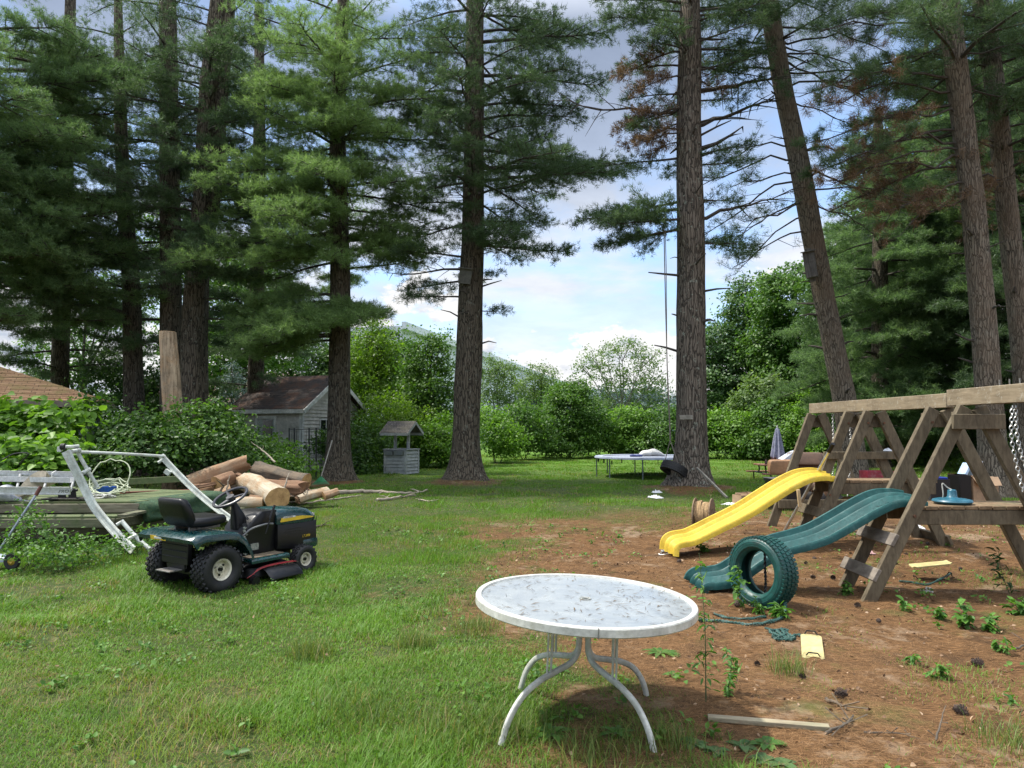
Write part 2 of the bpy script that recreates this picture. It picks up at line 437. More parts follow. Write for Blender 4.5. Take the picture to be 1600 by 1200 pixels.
def px_path(Y, lst, base=None, top=None):
    """trunk path from silhouette readings (px, py, width px) at distance Y, foot on the ground, carried up to 'top' metres"""
    out = []
    for px, py, w in lst: p = W(px, py, Y); out.append((p, w / 2 / FOC * Y))
    p, r = out[0]; p.z = float(gz(p.x, p.y)) - .08
    if top:
        (a, ra), (b, rb) = out[-2], out[-1]; dv = (b - a) / max(b.z - a.z, .1)
        out.append((b + dv * (top - b.z) * .6 + Vector((0, 0, (top - b.z) * .4)), .05))
        out[-1][0].z = top
    return out
def finish_tree(name, label, path, T, mats, seed, nL=.125, nw=.014, nn=13, group=None, stems=(), up=.25, spread=.75, extra=None, rib=.05):
    b = path[0][0]; root = thing(name, label, 'tree', (b.x, b.y, float(gz(b.x, b.y))), group=group)
    o = np.array(root.location)
    trunk_mesh('trunk', path, mats[0], root, seed, rib=rib)
    for k, st in enumerate(stems): trunk_mesh('stem', st, mats[0], root, seed + k + 1, flare=False, rib=rib)
    if T.wood.v:
        T.wood.v = [tuple(np.array(v) - o) for v in T.wood.v]
        T.wood.build('branches', mats[1], root, fix=False)
    for pp_, rr_ in T.stubs: MB().tube([p - o for p in pp_], rr_, 6).build('branch_stub', mats[1], root, fix=False)
    if T.P:
        P = np.concatenate(T.P) - o; D = np.concatenate(T.D)
        V, F = needles(P, D, nn, nL, nw, seed, up, spread)
        mesh_np('crown', V, F, mats[2], root)
    if extra:
        for nm, TT, mt, k in extra:
            P = np.concatenate(TT.P) - o; D = np.concatenate(TT.D)
            V, F = needles(P, D, k, nL, nw, seed + 3, -.1, spread); mesh_np(nm, V, F, mt, root)
    return root
def whorls(T, path, z0, z1, g, Lf, per=4, gap=.62, dens=1.0, azf=None, rise=.18, droop=.2, **kw):
    z = z0
    while z < z1:
        a0 = g.uniform(0, 2 * PI)
        for k in range(per):
            az = a0 + 2 * PI * k / per + g.normal() * .35
            L = Lf(z, az) * g.uniform(.65, 1.12)
            if L < .4 or (azf and not azf(z, az)): continue
            zz = z + g.uniform(-.2, .2)
            limb(T, along(path, zz), az, L, rise=rise + g.normal() * .08, droop=droop + g.uniform(-.05, .1), tip=g.uniform(.0, .14), dens=dens, g=g, **kw)
        z += gap * g.uniform(.8, 1.25)

def clumps(blobs, per_m2, g, cl=.34, dens=38, inner=.12):
    """leaf positions and outward normals for a crown made of uneven leafy clumps; blobs: (x, y, z, rx, ry, rz)"""
    P = []; N = []
    for (x, y, z, rx, ry, rz) in blobs:
        area = 4 * PI * ((rx * ry) ** 1.6 / 3 + (rx * rz) ** 1.6 / 3 + (ry * rz) ** 1.6 / 3) ** (1 / 1.6)
        m = max(6, int(area * per_m2))
        d = unit(g.normal(size=(m, 3))); f = 1 - g.random(m) ** 2.2 * .55 + g.normal(size=m) * .06
        c = np.array([x, y, z]) + d * f[:, None] * np.array([rx, ry, rz])
        cr = cl * g.uniform(.5, 1.4, m)
        k = g.poisson(dens, m) + 2
        C_ = np.repeat(c, k, 0); Dn = np.repeat(d, k, 0); cr = np.repeat(cr, k)
        off = g.normal(size=(len(C_), 3)) * cr[:, None] * np.array([.62, .62, .36])
        P.append(C_ + off); N.append(unit(Dn * .5 + np.array([0, 0, .75]) + off * .6))
        k = int(rx * ry * rz * 4.2 * dens * inner)
        q = unit(g.normal(size=(k, 3))) * (g.random(k) ** .33)[:, None] * .8
        P.append(np.array([x, y, z]) + q * np.array([rx, ry, rz])); N.append(unit(q + np.array([0, 0, .5])))
    return np.concatenate(P), np.concatenate(N)
def leafy(name, label, cat, base, blobs, mat, wood, size, seed, per=5, cl=.34, dens=38, group=None, stems=3, sr=.05, asp=.62, fold=False, zmin=None, flat=.5, inner=.12):
    """broadleaf tree or shrub: stems reaching into the clumps + leaf mesh"""
    g = np.random.default_rng(seed)
    root = thing(name, label, cat, base, group=group); o = np.array(base)
    P, N = clumps(blobs, per, g, cl, dens, inner)
    zz = (gz(P[:, 0], P[:, 1])) + .02 if zmin is None else zmin
    keep = P[:, 2] > zz; P = P[keep]; N = N[keep]
    V, F = leaves(P - o, N, size, seed + 1, asp, fold, flat)
    mesh_np('foliage' if cat in ('shrub', 'bush', 'plant') else 'crown', V, F, mat, root)
    w = MB()
    big = sorted(blobs, key=lambda b: -b[3] * b[5])[:max(1, stems * 2)]
    tall = cat == 'tree'
    if tall:
        top = max(b[2] for b in blobs)
        tp = [Vector((0, 0, -.1)), Vector((g.normal() * .1, g.normal() * .1, (top - o[2]) * .35)), Vector((g.normal() * .25, g.normal() * .25, (top - o[2]) * .95))]
        MB().tube(smooth_path(tp, 5), [sr * (1 - .85 * i / 10) for i in range(11)], 9).build('trunk', wood, root)
    for (x, y, z, rx, ry, rz) in big:
        e = Vector((x - o[0], y - o[1], z - o[2] + rz * .4)); s0 = Vector((g.normal() * .08, g.normal() * .08, -.05 if not tall else e.z * .35))
        if tall: s0.x = s0.y = 0
        m_ = s0.lerp(e, .5) + Vector((g.normal() * .1, g.normal() * .1, 0)) * rx
        w.tube(smooth_path([s0, m_, e], 4), [sr * .5 * (1 - .1 * i) for i in range(9)], 5, cap=False)
        for _ in range(4):
            q = unit(g.normal(size=3)) * np.array([rx, ry, rz]) * .9
            w.tube([m_.lerp(e, .5), e + Vector(q) * .6, e + Vector(q)], [sr * .22, sr * .16, .004], 4, cap=False)
    w.build('branches' if tall else 'stems', wood, root, fix=False)
    return root
# ------------------------------------------------------------------ ground
MOUNDS += [(-1.45, 21.3, 1.15, .12), (4.75, 18.7, 1.25, .17), (-5.3, 21.3, .9, .08)]
def grid_axis(stops):
    out = []
    for a, b, st in stops: out += list(np.arange(a, b, st))
    return np.array(out + [stops[-1][1]])
gx = grid_axis([(-1500, -100, 200), (-100, -40, 10), (-40, -12, .8), (-12, -4, .16), (-4, 4.5, .06), (4.5, 12, .14), (12, 40, .8), (40, 100, 10), (100, 1500, 200)])
gy = grid_axis([(-1500, -100, 200), (-100, -6, 8), (-6, 2.5, .4), (2.5, 9, .06), (9, 18, .14), (18, 30, .3), (30, 60, 1.2), (60, 150, 15), (150, 2400, 250)])
GX, GY = np.meshgrid(gx, gy)
GZ = gz(GX, GY)
fine = (vnoise(GX, GY, 9, 21) - .5) * .022 + (vnoise(GX, GY, 23, 22) - .5) * .010
BR = brown(GX, GY)
GZ = GZ + fine * (1 - sstep(np.hypot(GX, GY), 10, 20)) * (.4 + .6 * BR)
nx_, ny_ = len(gx), len(gy)
V = np.stack([GX, GY, GZ], 2).reshape(-1, 3)
i = np.arange(ny_ - 1)[:, None] * nx_; k = np.arange(nx_ - 1)[None]
F = np.stack([i + k, i + k + 1, i + nx_ + k + 1, i + nx_ + k], 2).reshape(-1, 4)
def ground_mat(nt, b):
    v = geo(nt); at = nt.nodes.new('ShaderNodeAttribute'); at.attribute_name = 'tone'
    sp = nt.nodes.new('ShaderNodeSeparateColor'); nt.links.new(at.outputs['Color'], sp.inputs[0])
    nA = noise(nt, v, 1.3, 8, .65); nB = noise(nt, v, 9, 8, .7); nC = noise(nt, v, 60, 6, .7); nD = noise(nt, v, 240, 4, .7)
    vo = nt.nodes.new('ShaderNodeTexVoronoi'); vo.inputs['Scale'].default_value = 55; nt.links.new(v, vo.inputs[0])
    # fallen needles: fine streaks in turned directions
    st = None
    for a, s in ((.4, 1), (1.9, 2), (2.7, 3)):
        mp = nt.nodes.new('ShaderNodeMapping'); mp.inputs['Rotation'].default_value = (0, 0, a); mp.inputs['Scale'].default_value = (14, 170, 20); nt.links.new(v, mp.inputs[0])
        q = noise(nt, mp.outputs[0], 1.0, 3, .5, .6); st = q if st is None else mth(nt, 'MAXIMUM', st, q)
    need = ramp(nt, st, [(.45, (.036, .018, .008)), (.58, (.125, .065, .027)), (.75, (.235, .135, .062))])
    need = mix(nt, .6, need, mix(nt, 1.0, need, ramp(nt, nB, [(.3, .55), (.7, 1.45)]), 'MULTIPLY'))
    need = mix(nt, ramp(nt, noise(nt, v, 2.4, 8, .7), [(.50, 0.0), (.62, .6)]), need, (.030, .018, .010))
    soil = ramp(nt, nC, [(.3, (.17, .118, .075)), (.7, (.33, .245, .165))])
    br = mix(nt, ramp(nt, mth(nt, 'ADD', mth(nt, 'MULTIPLY', nA, .7), mth(nt, 'MULTIPLY', nB, .4)), [(.585, 0.0), (.67, .75)]), need, soil)
    moss = ramp(nt, nC, [(.3, (.045, .065, .015)), (.7, (.12, .13, .035))])
    br = mix(nt, ramp(nt, noise(nt, v, .75, 7, .75), [(.555, 0.0), (.66, .6)]), br, moss)
    gr = ramp(nt, nC, [(.3, (.018, .030, .008)), (.7, (.060, .085, .022))])
    gr = mix(nt, ramp(nt, nB, [(.52, 0.0), (.68, .7)]), gr, (.16, .125, .06))
    far = ramp(nt, nA, [(.3, (.060, .125, .016)), (.7, (.105, .19, .028))])
    gr = mix(nt, sp.outputs[1], gr, far)
    c = mix(nt, sp.outputs[0], gr, br)
    nt.links.new(c, b.inputs['Base Color']); b.inputs['Roughness'].default_value = .95; b.inputs['Specular IOR Level'].default_value = .15
    bump(nt, b, mth(nt, 'ADD', mth(nt, 'MULTIPLY', nC, .6), st), .7, .012)
colr = np.zeros((V.shape[0], 3)); colr[:, 0] = BR.ravel(); colr[:, 1] = sstep(GY, 16, 34).ravel()
mesh_np('ground', V, F, pmat('ground', ground_mat), smooth=True, col=colr)['kind'] = 'structure'

# lawn blades
def blademat():
    def f(nt, b):
        at = nt.nodes.new('ShaderNodeAttribute'); at.attribute_name = 'tone'
        nt.links.new(at.outputs['Color'], b.inputs['Base Color']); b.inputs['Roughness'].default_value = .5; b.inputs['Specular IOR Level'].default_value = .3
        t = nt.nodes.new('ShaderNodeBsdfTranslucent'); nt.links.new(mix(nt, 1.0, at.outputs['Color'], (1.2, 1.2, .6), 'MULTIPLY'), t.inputs[0])
        ms = nt.nodes.new('ShaderNodeMixShader'); ms.inputs[0].default_value = .4
        nt.links.new(b.outputs[0], ms.inputs[1]); nt.links.new(t.outputs[0], ms.inputs[2]); nt.links.new(ms.outputs[0], nt.nodes['Material Output'].inputs[0])
    return pmat('grass_blade', f)
BLADE = blademat()
def scatter(y0, y1, per, g, sl=.78, x0=0):
    n = int(per * sl * (y1 ** 2 - y0 ** 2)); y = np.sqrt(g.uniform(y0 ** 2, y1 ** 2, n)); x = g.uniform(-sl, sl, n) * (y + .8)
    return x, y
def blades(name, zones, seed, kind='stuff', label=None):
    g = np.random.default_rng(seed); VV = []; FF = []; CC = []; off = 0
    for (y0, y1, per, h, w, near) in zones:
        x, y = scatter(y0, y1, per, g)
        br = brown(x, y); patch = vnoise(x, y, .8, 31) * .6 + vnoise(x, y, 2.6, 32) * .4; tuft = vnoise(x, y, 1.7, 33)
        dry = vnoise(x, y, 1.1, 35) * .6 + vnoise(x, y, 4.3, 36) * .4
        weed = sstep(vnoise(x, y, .7, 37) * .55 + vnoise(x, y, 3.1, 38) * .45, .52, .68)
        p = (1 - br) * (.35 + .65 * sstep(patch, .25, .55)) * (1 - .75 * sstep(dry, .60, .72)) + br * weed * .10
        kp = g.random(len(x)) < p
        x, y, br, patch, tuft, dry = (q[kp] for q in (x, y, br, patch, tuft, dry)); n = len(x)
        hh = h * g.uniform(.5, 1.25, n) * (.55 + .9 * sstep(tuft, .35, .85)) * (1 - .3 * br)
        hh = np.where(g.random(n) < .02, hh * 1.8, hh)
        a = g.uniform(0, 2 * PI, n); lean = g.uniform(.15, .9, n)
        d = np.stack([np.cos(a) * lean, np.sin(a) * lean, np.ones(n)], 1)
        s = np.stack([-np.sin(a), np.cos(a), np.zeros(n)], 1) * (w * g.uniform(.6, 1.3, n) / 2)[:, None]
        P = np.stack([x, y, gz(x, y) - .006], 1); H = hh[:, None]
        tw = g.random(n)[:, None]
        lo = np.array([.060, .135, .016]); mid = np.array([.130, .275, .025]); yel = np.array([.24, .27, .050]); straw = np.array([.30, .23, .11])
        c = lo + (mid - lo) * np.clip(tw * .6 + (patch[:, None] - .2) * .8, 0, 1)
        c = c + (yel - c) * (sstep(dry, .45, .8)[:, None] * .38 + .10 * g.random((n, 1)))
        c = np.where((g.random(n) < .035 + .22 * sstep(dry, .5, .7) + .05 * br)[:, None], straw * g.uniform(.6, 1.1, (n, 1)), c)
        if near:
            m_ = P + d * H * .55; t = P + (d * .8 + np.stack([np.cos(a), np.sin(a), -.1 * np.ones(n)], 1) * .35) * H
            V = np.stack([P - s, P + s, m_ + s * .8, m_ - s * .8, t], 1).reshape(-1, 3)
            i = np.arange(n)[:, None] * 5 + off
            FF.append(np.concatenate([i + [0, 1, 2], i + [0, 2, 3], i + [3, 2, 4]], 0)); CC.append(np.repeat(c, 5, 0)); off += n * 5
        else:
            V = np.stack([P - s, P + s, P + d * H], 1).reshape(-1, 3)
            FF.append(np.arange(n * 3).reshape(-1, 3) + off); CC.append(np.repeat(c, 3, 0)); off += n * 3
        VV.append(V)
    o = mesh_np(name, np.concatenate(VV), np.concatenate(FF), BLADE, col=np.concatenate(CC))
    return tag(o, label, 'grass', kind=kind)
blades('lawn_grass', [(2.6, 5.2, 14000, .062, .0042, True), (5.2, 8.5, 6800, .058, .0058, True), (8.5, 14, 3000, .055, .009, False), (14, 24, 1000, .05, .018, False), (24, 43, 360, .05, .034, False)],
       11, label='green lawn grass with dry straw patches covering the yard')
# brown needle litter as real needles and leaf scraps
def litter():
    g = np.random.default_rng(5); VV = []; FF = []; CC = []; off = 0
    for (y0, y1, per, L, w) in ((2.6, 5.5, 8000, .085, .0022), (5.5, 9, 2600, .09, .0036), (9, 14, 500, .11, .007)):
        x, y = scatter(y0, y1, per, g); kp = g.random(len(x)) < (brown(x, y) * 1.0 + .10) * (.35 + .65 * sstep(vnoise(x, y, 1.9, 41), .25, .6)); x, y = x[kp], y[kp]; n = len(x)
        a = g.uniform(0, 2 * PI, n); l = L * g.uniform(.5, 1.2, n)
        d = np.stack([np.cos(a), np.sin(a), g.normal(size=n) * .10], 1) * (l / 2)[:, None]; s = np.stack([-np.sin(a), np.cos(a), np.zeros(n)], 1) * w / 2
        P = np.stack([x, y, gz(x, y) + g.uniform(.003, .022, n)], 1)
        V = np.stack([P - d, P + s, P + d], 1).reshape(-1, 3); VV.append(V); FF.append(np.arange(n * 3).reshape(-1, 3) + off); off += n * 3
        k = g.random((n, 1)); c = np.array([.075, .038, .016]) * (1 - k) + np.array([.34, .195, .090]) * k
        CC.append(np.repeat(c, 3, 0))
    o = mesh_np('needle_litter', np.concatenate(VV), np.concatenate(FF), LITTER, col=np.concatenate(CC)); tag(o, 'rust brown fallen pine needles carpeting the play area', 'pine needles', kind='stuff')
    n = 3800; x, y = scatter(2.8, 11, n / (.78 * (121 - 7.8)), g); kp = g.random(len(x)) < brown(x, y) * .9 + .10; x, y = x[kp], y[kp]
    P = np.stack([x, y, gz(x, y) + .014], 1)
    V, F = leaves(P, np.repeat([[0, 0, 1.]], len(P), 0), .027, 77, .6, True, .5)
    k = g.random((len(P), 1)); c = np.array([.10, .055, .03]) * (1 - k**2) + np.array([.40, .28, .18]) * k**2
    o = mesh_np('leaf_litter', V, F, LITTER, col=np.repeat(c, 6, 0)); tag(o, 'curled tan dead leaves and scraps on the needles', 'dead leaves', kind='stuff')
def litmat(nt, b):
    at = nt.nodes.new('ShaderNodeAttribute'); at.attribute_name = 'tone'
    nt.links.new(at.outputs['Color'], b.inputs['Base Color']); b.inputs['Roughness'].default_value = .8; b.inputs['Specular IOR Level'].default_value = .25
LITTER = pmat('litter', litmat)
litter()
# broad ground weeds (clover, plantain) through the lawn and the needles
def weeds():
    g = np.random.default_rng(15); P = []; N = []
    for _ in range(1500):
        y = math.sqrt(g.uniform(8, 150)); x = g.uniform(-.75, .75) * (y + .5)
        b = float(brown(x, y)); w = float(vnoise(x, y, .9, 51))
        if g.random() > (.55 if b < .5 else .35) * sstep(w, .4, .7): continue
        k = int(g.integers(6, 16)); r = g.uniform(.02, .08)
        q = g.normal(size=(k, 2)) * r
        P.append(np.stack([x + q[:, 0], y + q[:, 1], gz(x + q[:, 0], y + q[:, 1]) + g.uniform(.015, .06, k)], 1)); N.append(np.repeat([[0, 0, 1.]], k, 0))
    P = np.concatenate(P); N = np.concatenate(N)
    V, F = leaves(P, N, .035, 16, .7, True, .6)
    tag(mesh_np('ground_weeds', V, F, leafmat('weed_leaf', (.045, .11, .018), (.085, .19, .03), (.14, .26, .05), 1.5)), 'low broadleaf weeds dotted over lawn and needles', 'weeds', kind='stuff')
weeds()
# ------------------------------------------------------------------ the pines
BARK = barkmat('pine_bark', (.024, .020, .015), (.125, .105, .078), 1.0, .35)
BARKG = barkmat('grey_pine_bark', (.030, .025, .020), (.15, .125, .100), .95, .6)
BARKR = barkmat('red_pine_bark', (.040, .034, .026), (.20, .170, .130), 1.25, .15, (.15, .112, .078))
TWIG = M('dead_twig', (.10, .085, .07), .9, scale=14)
LIMB = M('limb_bark', (.050, .040, .032), .95, scale=12, dirt=(.16, .17, .14, .5))
ND_DARK = leafmat('needles_dark', (.042, .076, .038), (.076, .126, .060), (.124, .188, .084), .8, .45, tint=(1.1, 1.2, .8))
ND_MID = leafmat('needles_mid', (.066, .118, .052), (.116, .192, .078), (.180, .266, .106), .8, .5, tint=(1.1, 1.2, .8))
ND_LIT = leafmat('needles_lit', (.102, .170, .062), (.168, .260, .092), (.24, .345, .125), .8, .5, tint=(1.1, 1.2, .8))  # paler copy of the needle colour, sunlit look put into it
ND_DEAD = leafmat('needles_dead', (.080, .045, .028), (.15, .088, .052), (.24, .150, .09), .7, .2)

def stubs(T, path, n, z0, z1, g, L=.5):
    for _ in range(n):
        z = g.uniform(z0, z1); p = along(path, z); rr_ = float(np.interp(z, [q[2] for q, r in path], [r for q, r in path])); a = g.uniform(0, 2 * PI); d_ = np.array([math.cos(a), math.sin(a), g.uniform(-.1, .4)]); l = g.uniform(.12, L)
        r_ = g.uniform(.012, .035); T.stubs.append(([p + d_ * rr_ * .85, p + d_ * (rr_ + l * .5) + np.array([0, 0, .02]), p + d_ * (rr_ + l) + g.normal(size=3) * .05], [r_ * 1.3, r_, r_ * .5]))
# pine by the middle of the lawn
g = np.random.default_rng(101)
p1 = px_path(21.5, [(727, 752, 52), (728, 700, 43), (731, 600, 42), (738, 400, 36), (741, 200, 31), (742, 0, 27), (744, -120, 20)], top=21)
T = Tufts()
rgt = lambda az: math.cos(az)
def L1(z, az):
    c = math.cos(az)
    base = np.interp(z, [5.6, 6.6, 7.6, 9, 11, 14, 17, 21], [1.6, 2.2, 2.9, 3.8, 3.9, 3.3, 2.8, 1.0])
    return base * (.97 if c > 0 else .82)
whorls(T, p1, 7.3, 14.8, g, L1, per=4, gap=.58, dens=1.25, rise=.12, droop=.22)
whorls(T, p1, 14.8, 20.6, g, L1, per=3, gap=1.0, dens=.8, rise=.2, droop=.2, twigwood=False)
for z, az, L in ((5.2, .1, 1.0), (5.6, 3.3, 1.9), (6.1, 2.7, 2.3), (6.3, 5.9, .9), (6.8, 3.7, 2.4), (7.2, .2, 3.0), (7.0, 5.2, 2.2), (6.4, 1.6, 1.6), (9.6, .05, 4.6), (9.2, -.3, 4.3), (10.2, .3, 4.0), (12.6, .1, 4.1), (13.6, -.2, 4.2)):
    limb(T, along(p1, z), az, L, rise=.05, droop=.12, tip=.05, dens=1.3, g=g, bare=.3)
for z, az, L in ((6.4, 3.0, 2.6), (7.9, .4, 2.0), (9.9, 2.6, 2.2), (8.5, 4.4, 2.0)): limb(T, along(p1, z), az, L, rise=-.05, droop=.1, dens=0, g=g, wander=.4)
stubs(T, p1, 18, 3, 14, g, .6)
finish_tree('pine_tree', 'tall dark pine with a wooden plaque nailed on its trunk, centre of the lawn', p1, T, (BARK, LIMB, ND_DARK), 1, group='pines along the yard')

# lit pine beside the shed
g = np.random.default_rng(102)
p2 = px_path(21.5, [(528, 752, 44), (529, 700, 36), (530, 600, 34), (532, 450, 31), (529, 300, 28), (527, 200, 25), (534, 60, 21), (540, -80, 15)], top=19)
T = Tufts()
def L2(z, az):
    b = np.interp(z, [4, 5, 6.5, 8, 10, 13, 16, 19], [2.6, 3.0, 3.4, 3.6, 3.5, 3.2, 2.4, .8]); return b * (.85 if math.sin(az) > .5 else 1.0) * (.78 if math.cos(az) > .3 else 1.0)
whorls(T, p2, 6.6, 13.6, g, L2, per=4, gap=.60, dens=1.35, rise=.16, droop=.22)
whorls(T, p2, 13.6, 18.6, g, L2, per=3, gap=1.0, dens=.8, twigwood=False)
for z, az, L, ri, dr in ((5.1, 3.6, 3.0, -.05, .22), (5.3, 4.3, 2.6, -.1, .2), (5.0, 5.2, 1.5, -.1, .2), (5.5, 3.1, 3.2, -.05, .15), (5.6, 2.2, 2.4, 0, .1), (4.7, 4.0, 2.4, 0, .15), (7.6, 3.5, 4.4, -.1, .2), (8.4, 3.2, 3.6, 0, .2), (6.9, 3.7, 4.3, 0, .2),
                         (8.8, .1, 3.0, 0, .2), (7.6, .3, 2.4, -.1, .15), (7.0, 5.6, 2.0, .0, .2), (10.5, .0, 3.6, .1, .15), (11.4, 5.9, 3.6, .1, .2), (8.0, 4.7, 2.6, 0, .2), (9.3, 4.6, 2.6, 0, .2), (10.4, 4.9, 2.6, .1, .2), (9.0, 5.6, 3.4, .0, .2)):
    limb(T, along(p2, z), az, L, rise=ri, droop=dr, tip=.05, dens=1.5, g=g, bare=.25)
for k in range(13):
    limb(T, along(p2, 4.3 + k * .09), 3.3 + k * .19, g.uniform(2.3, 3.4) * (.75 if k > 8 else 1), rise=g.uniform(-.12, .02), droop=g.uniform(.18, .3), tip=.04, dens=1.7, g=g, bare=.15)
for k in range(34):
    z = 4.6 + k * .24 + g.uniform(-.15, .15)
    if 5.7 < z < 6.5 or 9.4 < z < 9.9: continue
    limb(T, along(p2, z), g.uniform(3.5, 5.9), g.uniform(1.7, 3.1) * (1 if z > 5.6 else .8), rise=g.uniform(-.12, .12), droop=g.uniform(.12, .3), tip=.05, dens=1.5, g=g, bare=.2)
for z, az, L in ((7.4, .4, 3.2), (6.9, .9, 2.4)): limb(T, along(p2, z), az, L, rise=.25, droop=.0, dens=0, g=g, wander=.4)
stubs(T, p2, 10, 2.5, 13, g, .6)
finish_tree('pine_tree', 'pale green drooping pine standing right beside the shed', p2, T, (BARK, LIMB, ND_LIT), 2, group='pines along the yard')

# the dark group on the left
def Lg(m): return lambda z, az: m * np.interp(z, [3.5, 5, 8, 12, 16, 20], [.7, .95, 1.1, 1.0, .7, .3])
g = np.random.default_rng(103)
p3 = px_path(22.0, [(303, 660, 46), (303, 620, 42), (305, 480, 37), (317, 300, 28), (325, 130, 26), (340, 0, 22), (345, -120, 16)], top=20)
st3 = [(W(308, 430, 22.1), .30), (W(326, 350, 22.2), .24), (W(337, 280, 22.2), .22), (W(346, 150, 22.2), .21), (W(358, 0, 22.2), .2), (W(366, -150, 22.2), .15)]
T = Tufts(); whorls(T, p3, 6.4, 14.2, g, Lg(2.6), per=3, gap=1.1, dens=1.1); whorls(T, st3, 10, 18, g, Lg(2.8), per=3, gap=1.1, dens=.9, twigwood=False)
for z, az, L in ((5.6, 5.9, 2.4), (6.3, 5.5, 2.6), (7.2, .1, 3.0), (5.0, .3, 2.2), (8.2, 6.0, 3.0), (6.0, 4.6, 2.0)): limb(T, along(p3, z), az, L, rise=.1, droop=.25, dens=1.2, g=g, bare=.35)
for k in range(12): limb(T, along(p3, 6.4 + k * .65), g.uniform(3.4, 6.0), g.uniform(1.8, 3.0), rise=.05, droop=.25, dens=1.3, g=g, bare=.3)
finish_tree('pine_tree', 'forked dark pine whose two stems rise behind the barkless snag', p3, T, (BARK, LIMB, ND_DARK), 3, stems=[st3], group='pines along the yard')
g = np.random.default_rng(104)
p4 = px_path(22.8, [(270, 660, 36), (268, 600, 34), (267, 400, 31), (264, 200, 28), (262, 0, 26), (260, -120, 18)], top=20)
T = Tufts(); whorls(T, p4, 7.2, 14.2, g, Lg(2.6), per=3, gap=1.15, dens=1.1); whorls(T, p4, 14.2, 19.5, g, Lg(3.0), per=3, gap=1.1, dens=.8, twigwood=False)
finish_tree('pine_tree', 'straight dark pine just left of the forked one', p4, T, (BARK, LIMB, ND_DARK), 4, group='pines along the yard')
g = np.random.default_rng(105)
p5 = px_path(24.0, [(214, 660, 32), (208, 560, 28), (204, 430, 25), (196, 330, 23), (190, 230, 20), (186, 80, 15), (184, -60, 10)], top=18)
T = Tufts(); whorls(T, p5, 4.4, 14.2, g, Lg(3.3), per=4, gap=.85, dens=1.15); whorls(T, p5, 14.2, 17.5, g, Lg(2.8), per=3, gap=1.1, dens=.8, twigwood=False)
finish_tree('pine_tree', 'thinner curved dark pine, leftmost trunk of the group behind the garage', p5, T, (BARK, LIMB, ND_DARK), 5, group='pines along the yard')
g = np.random.default_rng(106)
p6 = px_path(21.0, [(-70, 660, 40), (-75, 400, 34), (-70, 200, 30), (-60, 0, 26), (-55, -120, 18)], top=20)
T = Tufts(); whorls(T, p6, 5.4, 14.0, g, Lg(5.0), per=4, gap=.75, dens=1.2, rise=.12, droop=.22); whorls(T, p6, 14, 19, g, Lg(4.4), per=3, gap=1.0, dens=.8, twigwood=False)
for z, az, L in ((8.6, 5.9, 5.2), (8.0, 6.2, 5.4), (7.0, .1, 5.0), (5.8, 6.1, 4.8), (5.0, .2, 4.4), (9.6, 5.8, 5.0), (4.6, 5.7, 4.0), (7.4, 5.5, 4.6), (6.4, 5.8, 5.0)):
    limb(T, along(p6, z), az, L, rise=.02, droop=.12, dens=1.5, g=g, bare=.4)
for k in range(17): limb(T, along(p6, 5.0 + k * .54), g.uniform(5.0, 6.6), g.uniform(3.6, 6.4), rise=.03, droop=.16, dens=1.6, g=g, bare=.35)
finish_tree('pine_tree', 'broad mid green pine reaching in from the left edge over the garage roof', p6, T, (BARK, LIMB, ND_MID), 6, group='pines along the yard')
g = np.random.default_rng(107)
p7 = px_path(26.5, [(95, 640, 26), (98, 400, 24), (105, 200, 20), (110, 0, 15), (112, -60, 12)], top=17)
T = Tufts(); whorls(T, p7, 2.6, 16.5, g, Lg(3.2), per=4, gap=1.0, dens=1.1)
finish_tree('pine_tree', 'dark bushy pine behind the garage with boughs down to its roof', p7, T, (BARK, LIMB, ND_DARK), 7, nL=.15, nw=.018, group='pines along the yard')
g = np.random.default_rng(108)
p8 = px_path(28, [(400, 640, 24), (402, 400, 22), (405, 200, 18), (405, 0, 14)], top=17)
T = Tufts(); whorls(T, p8, 3.4, 16.5, g, Lg(2.8), per=3, gap=1.0, dens=1.1)
finish_tree('pine_tree', 'slim dark pine farther back between the forked pine and the shed', p8, T, (BARK, LIMB, ND_DARK), 8, nL=.15, nw=.018, group='pines along the yard')
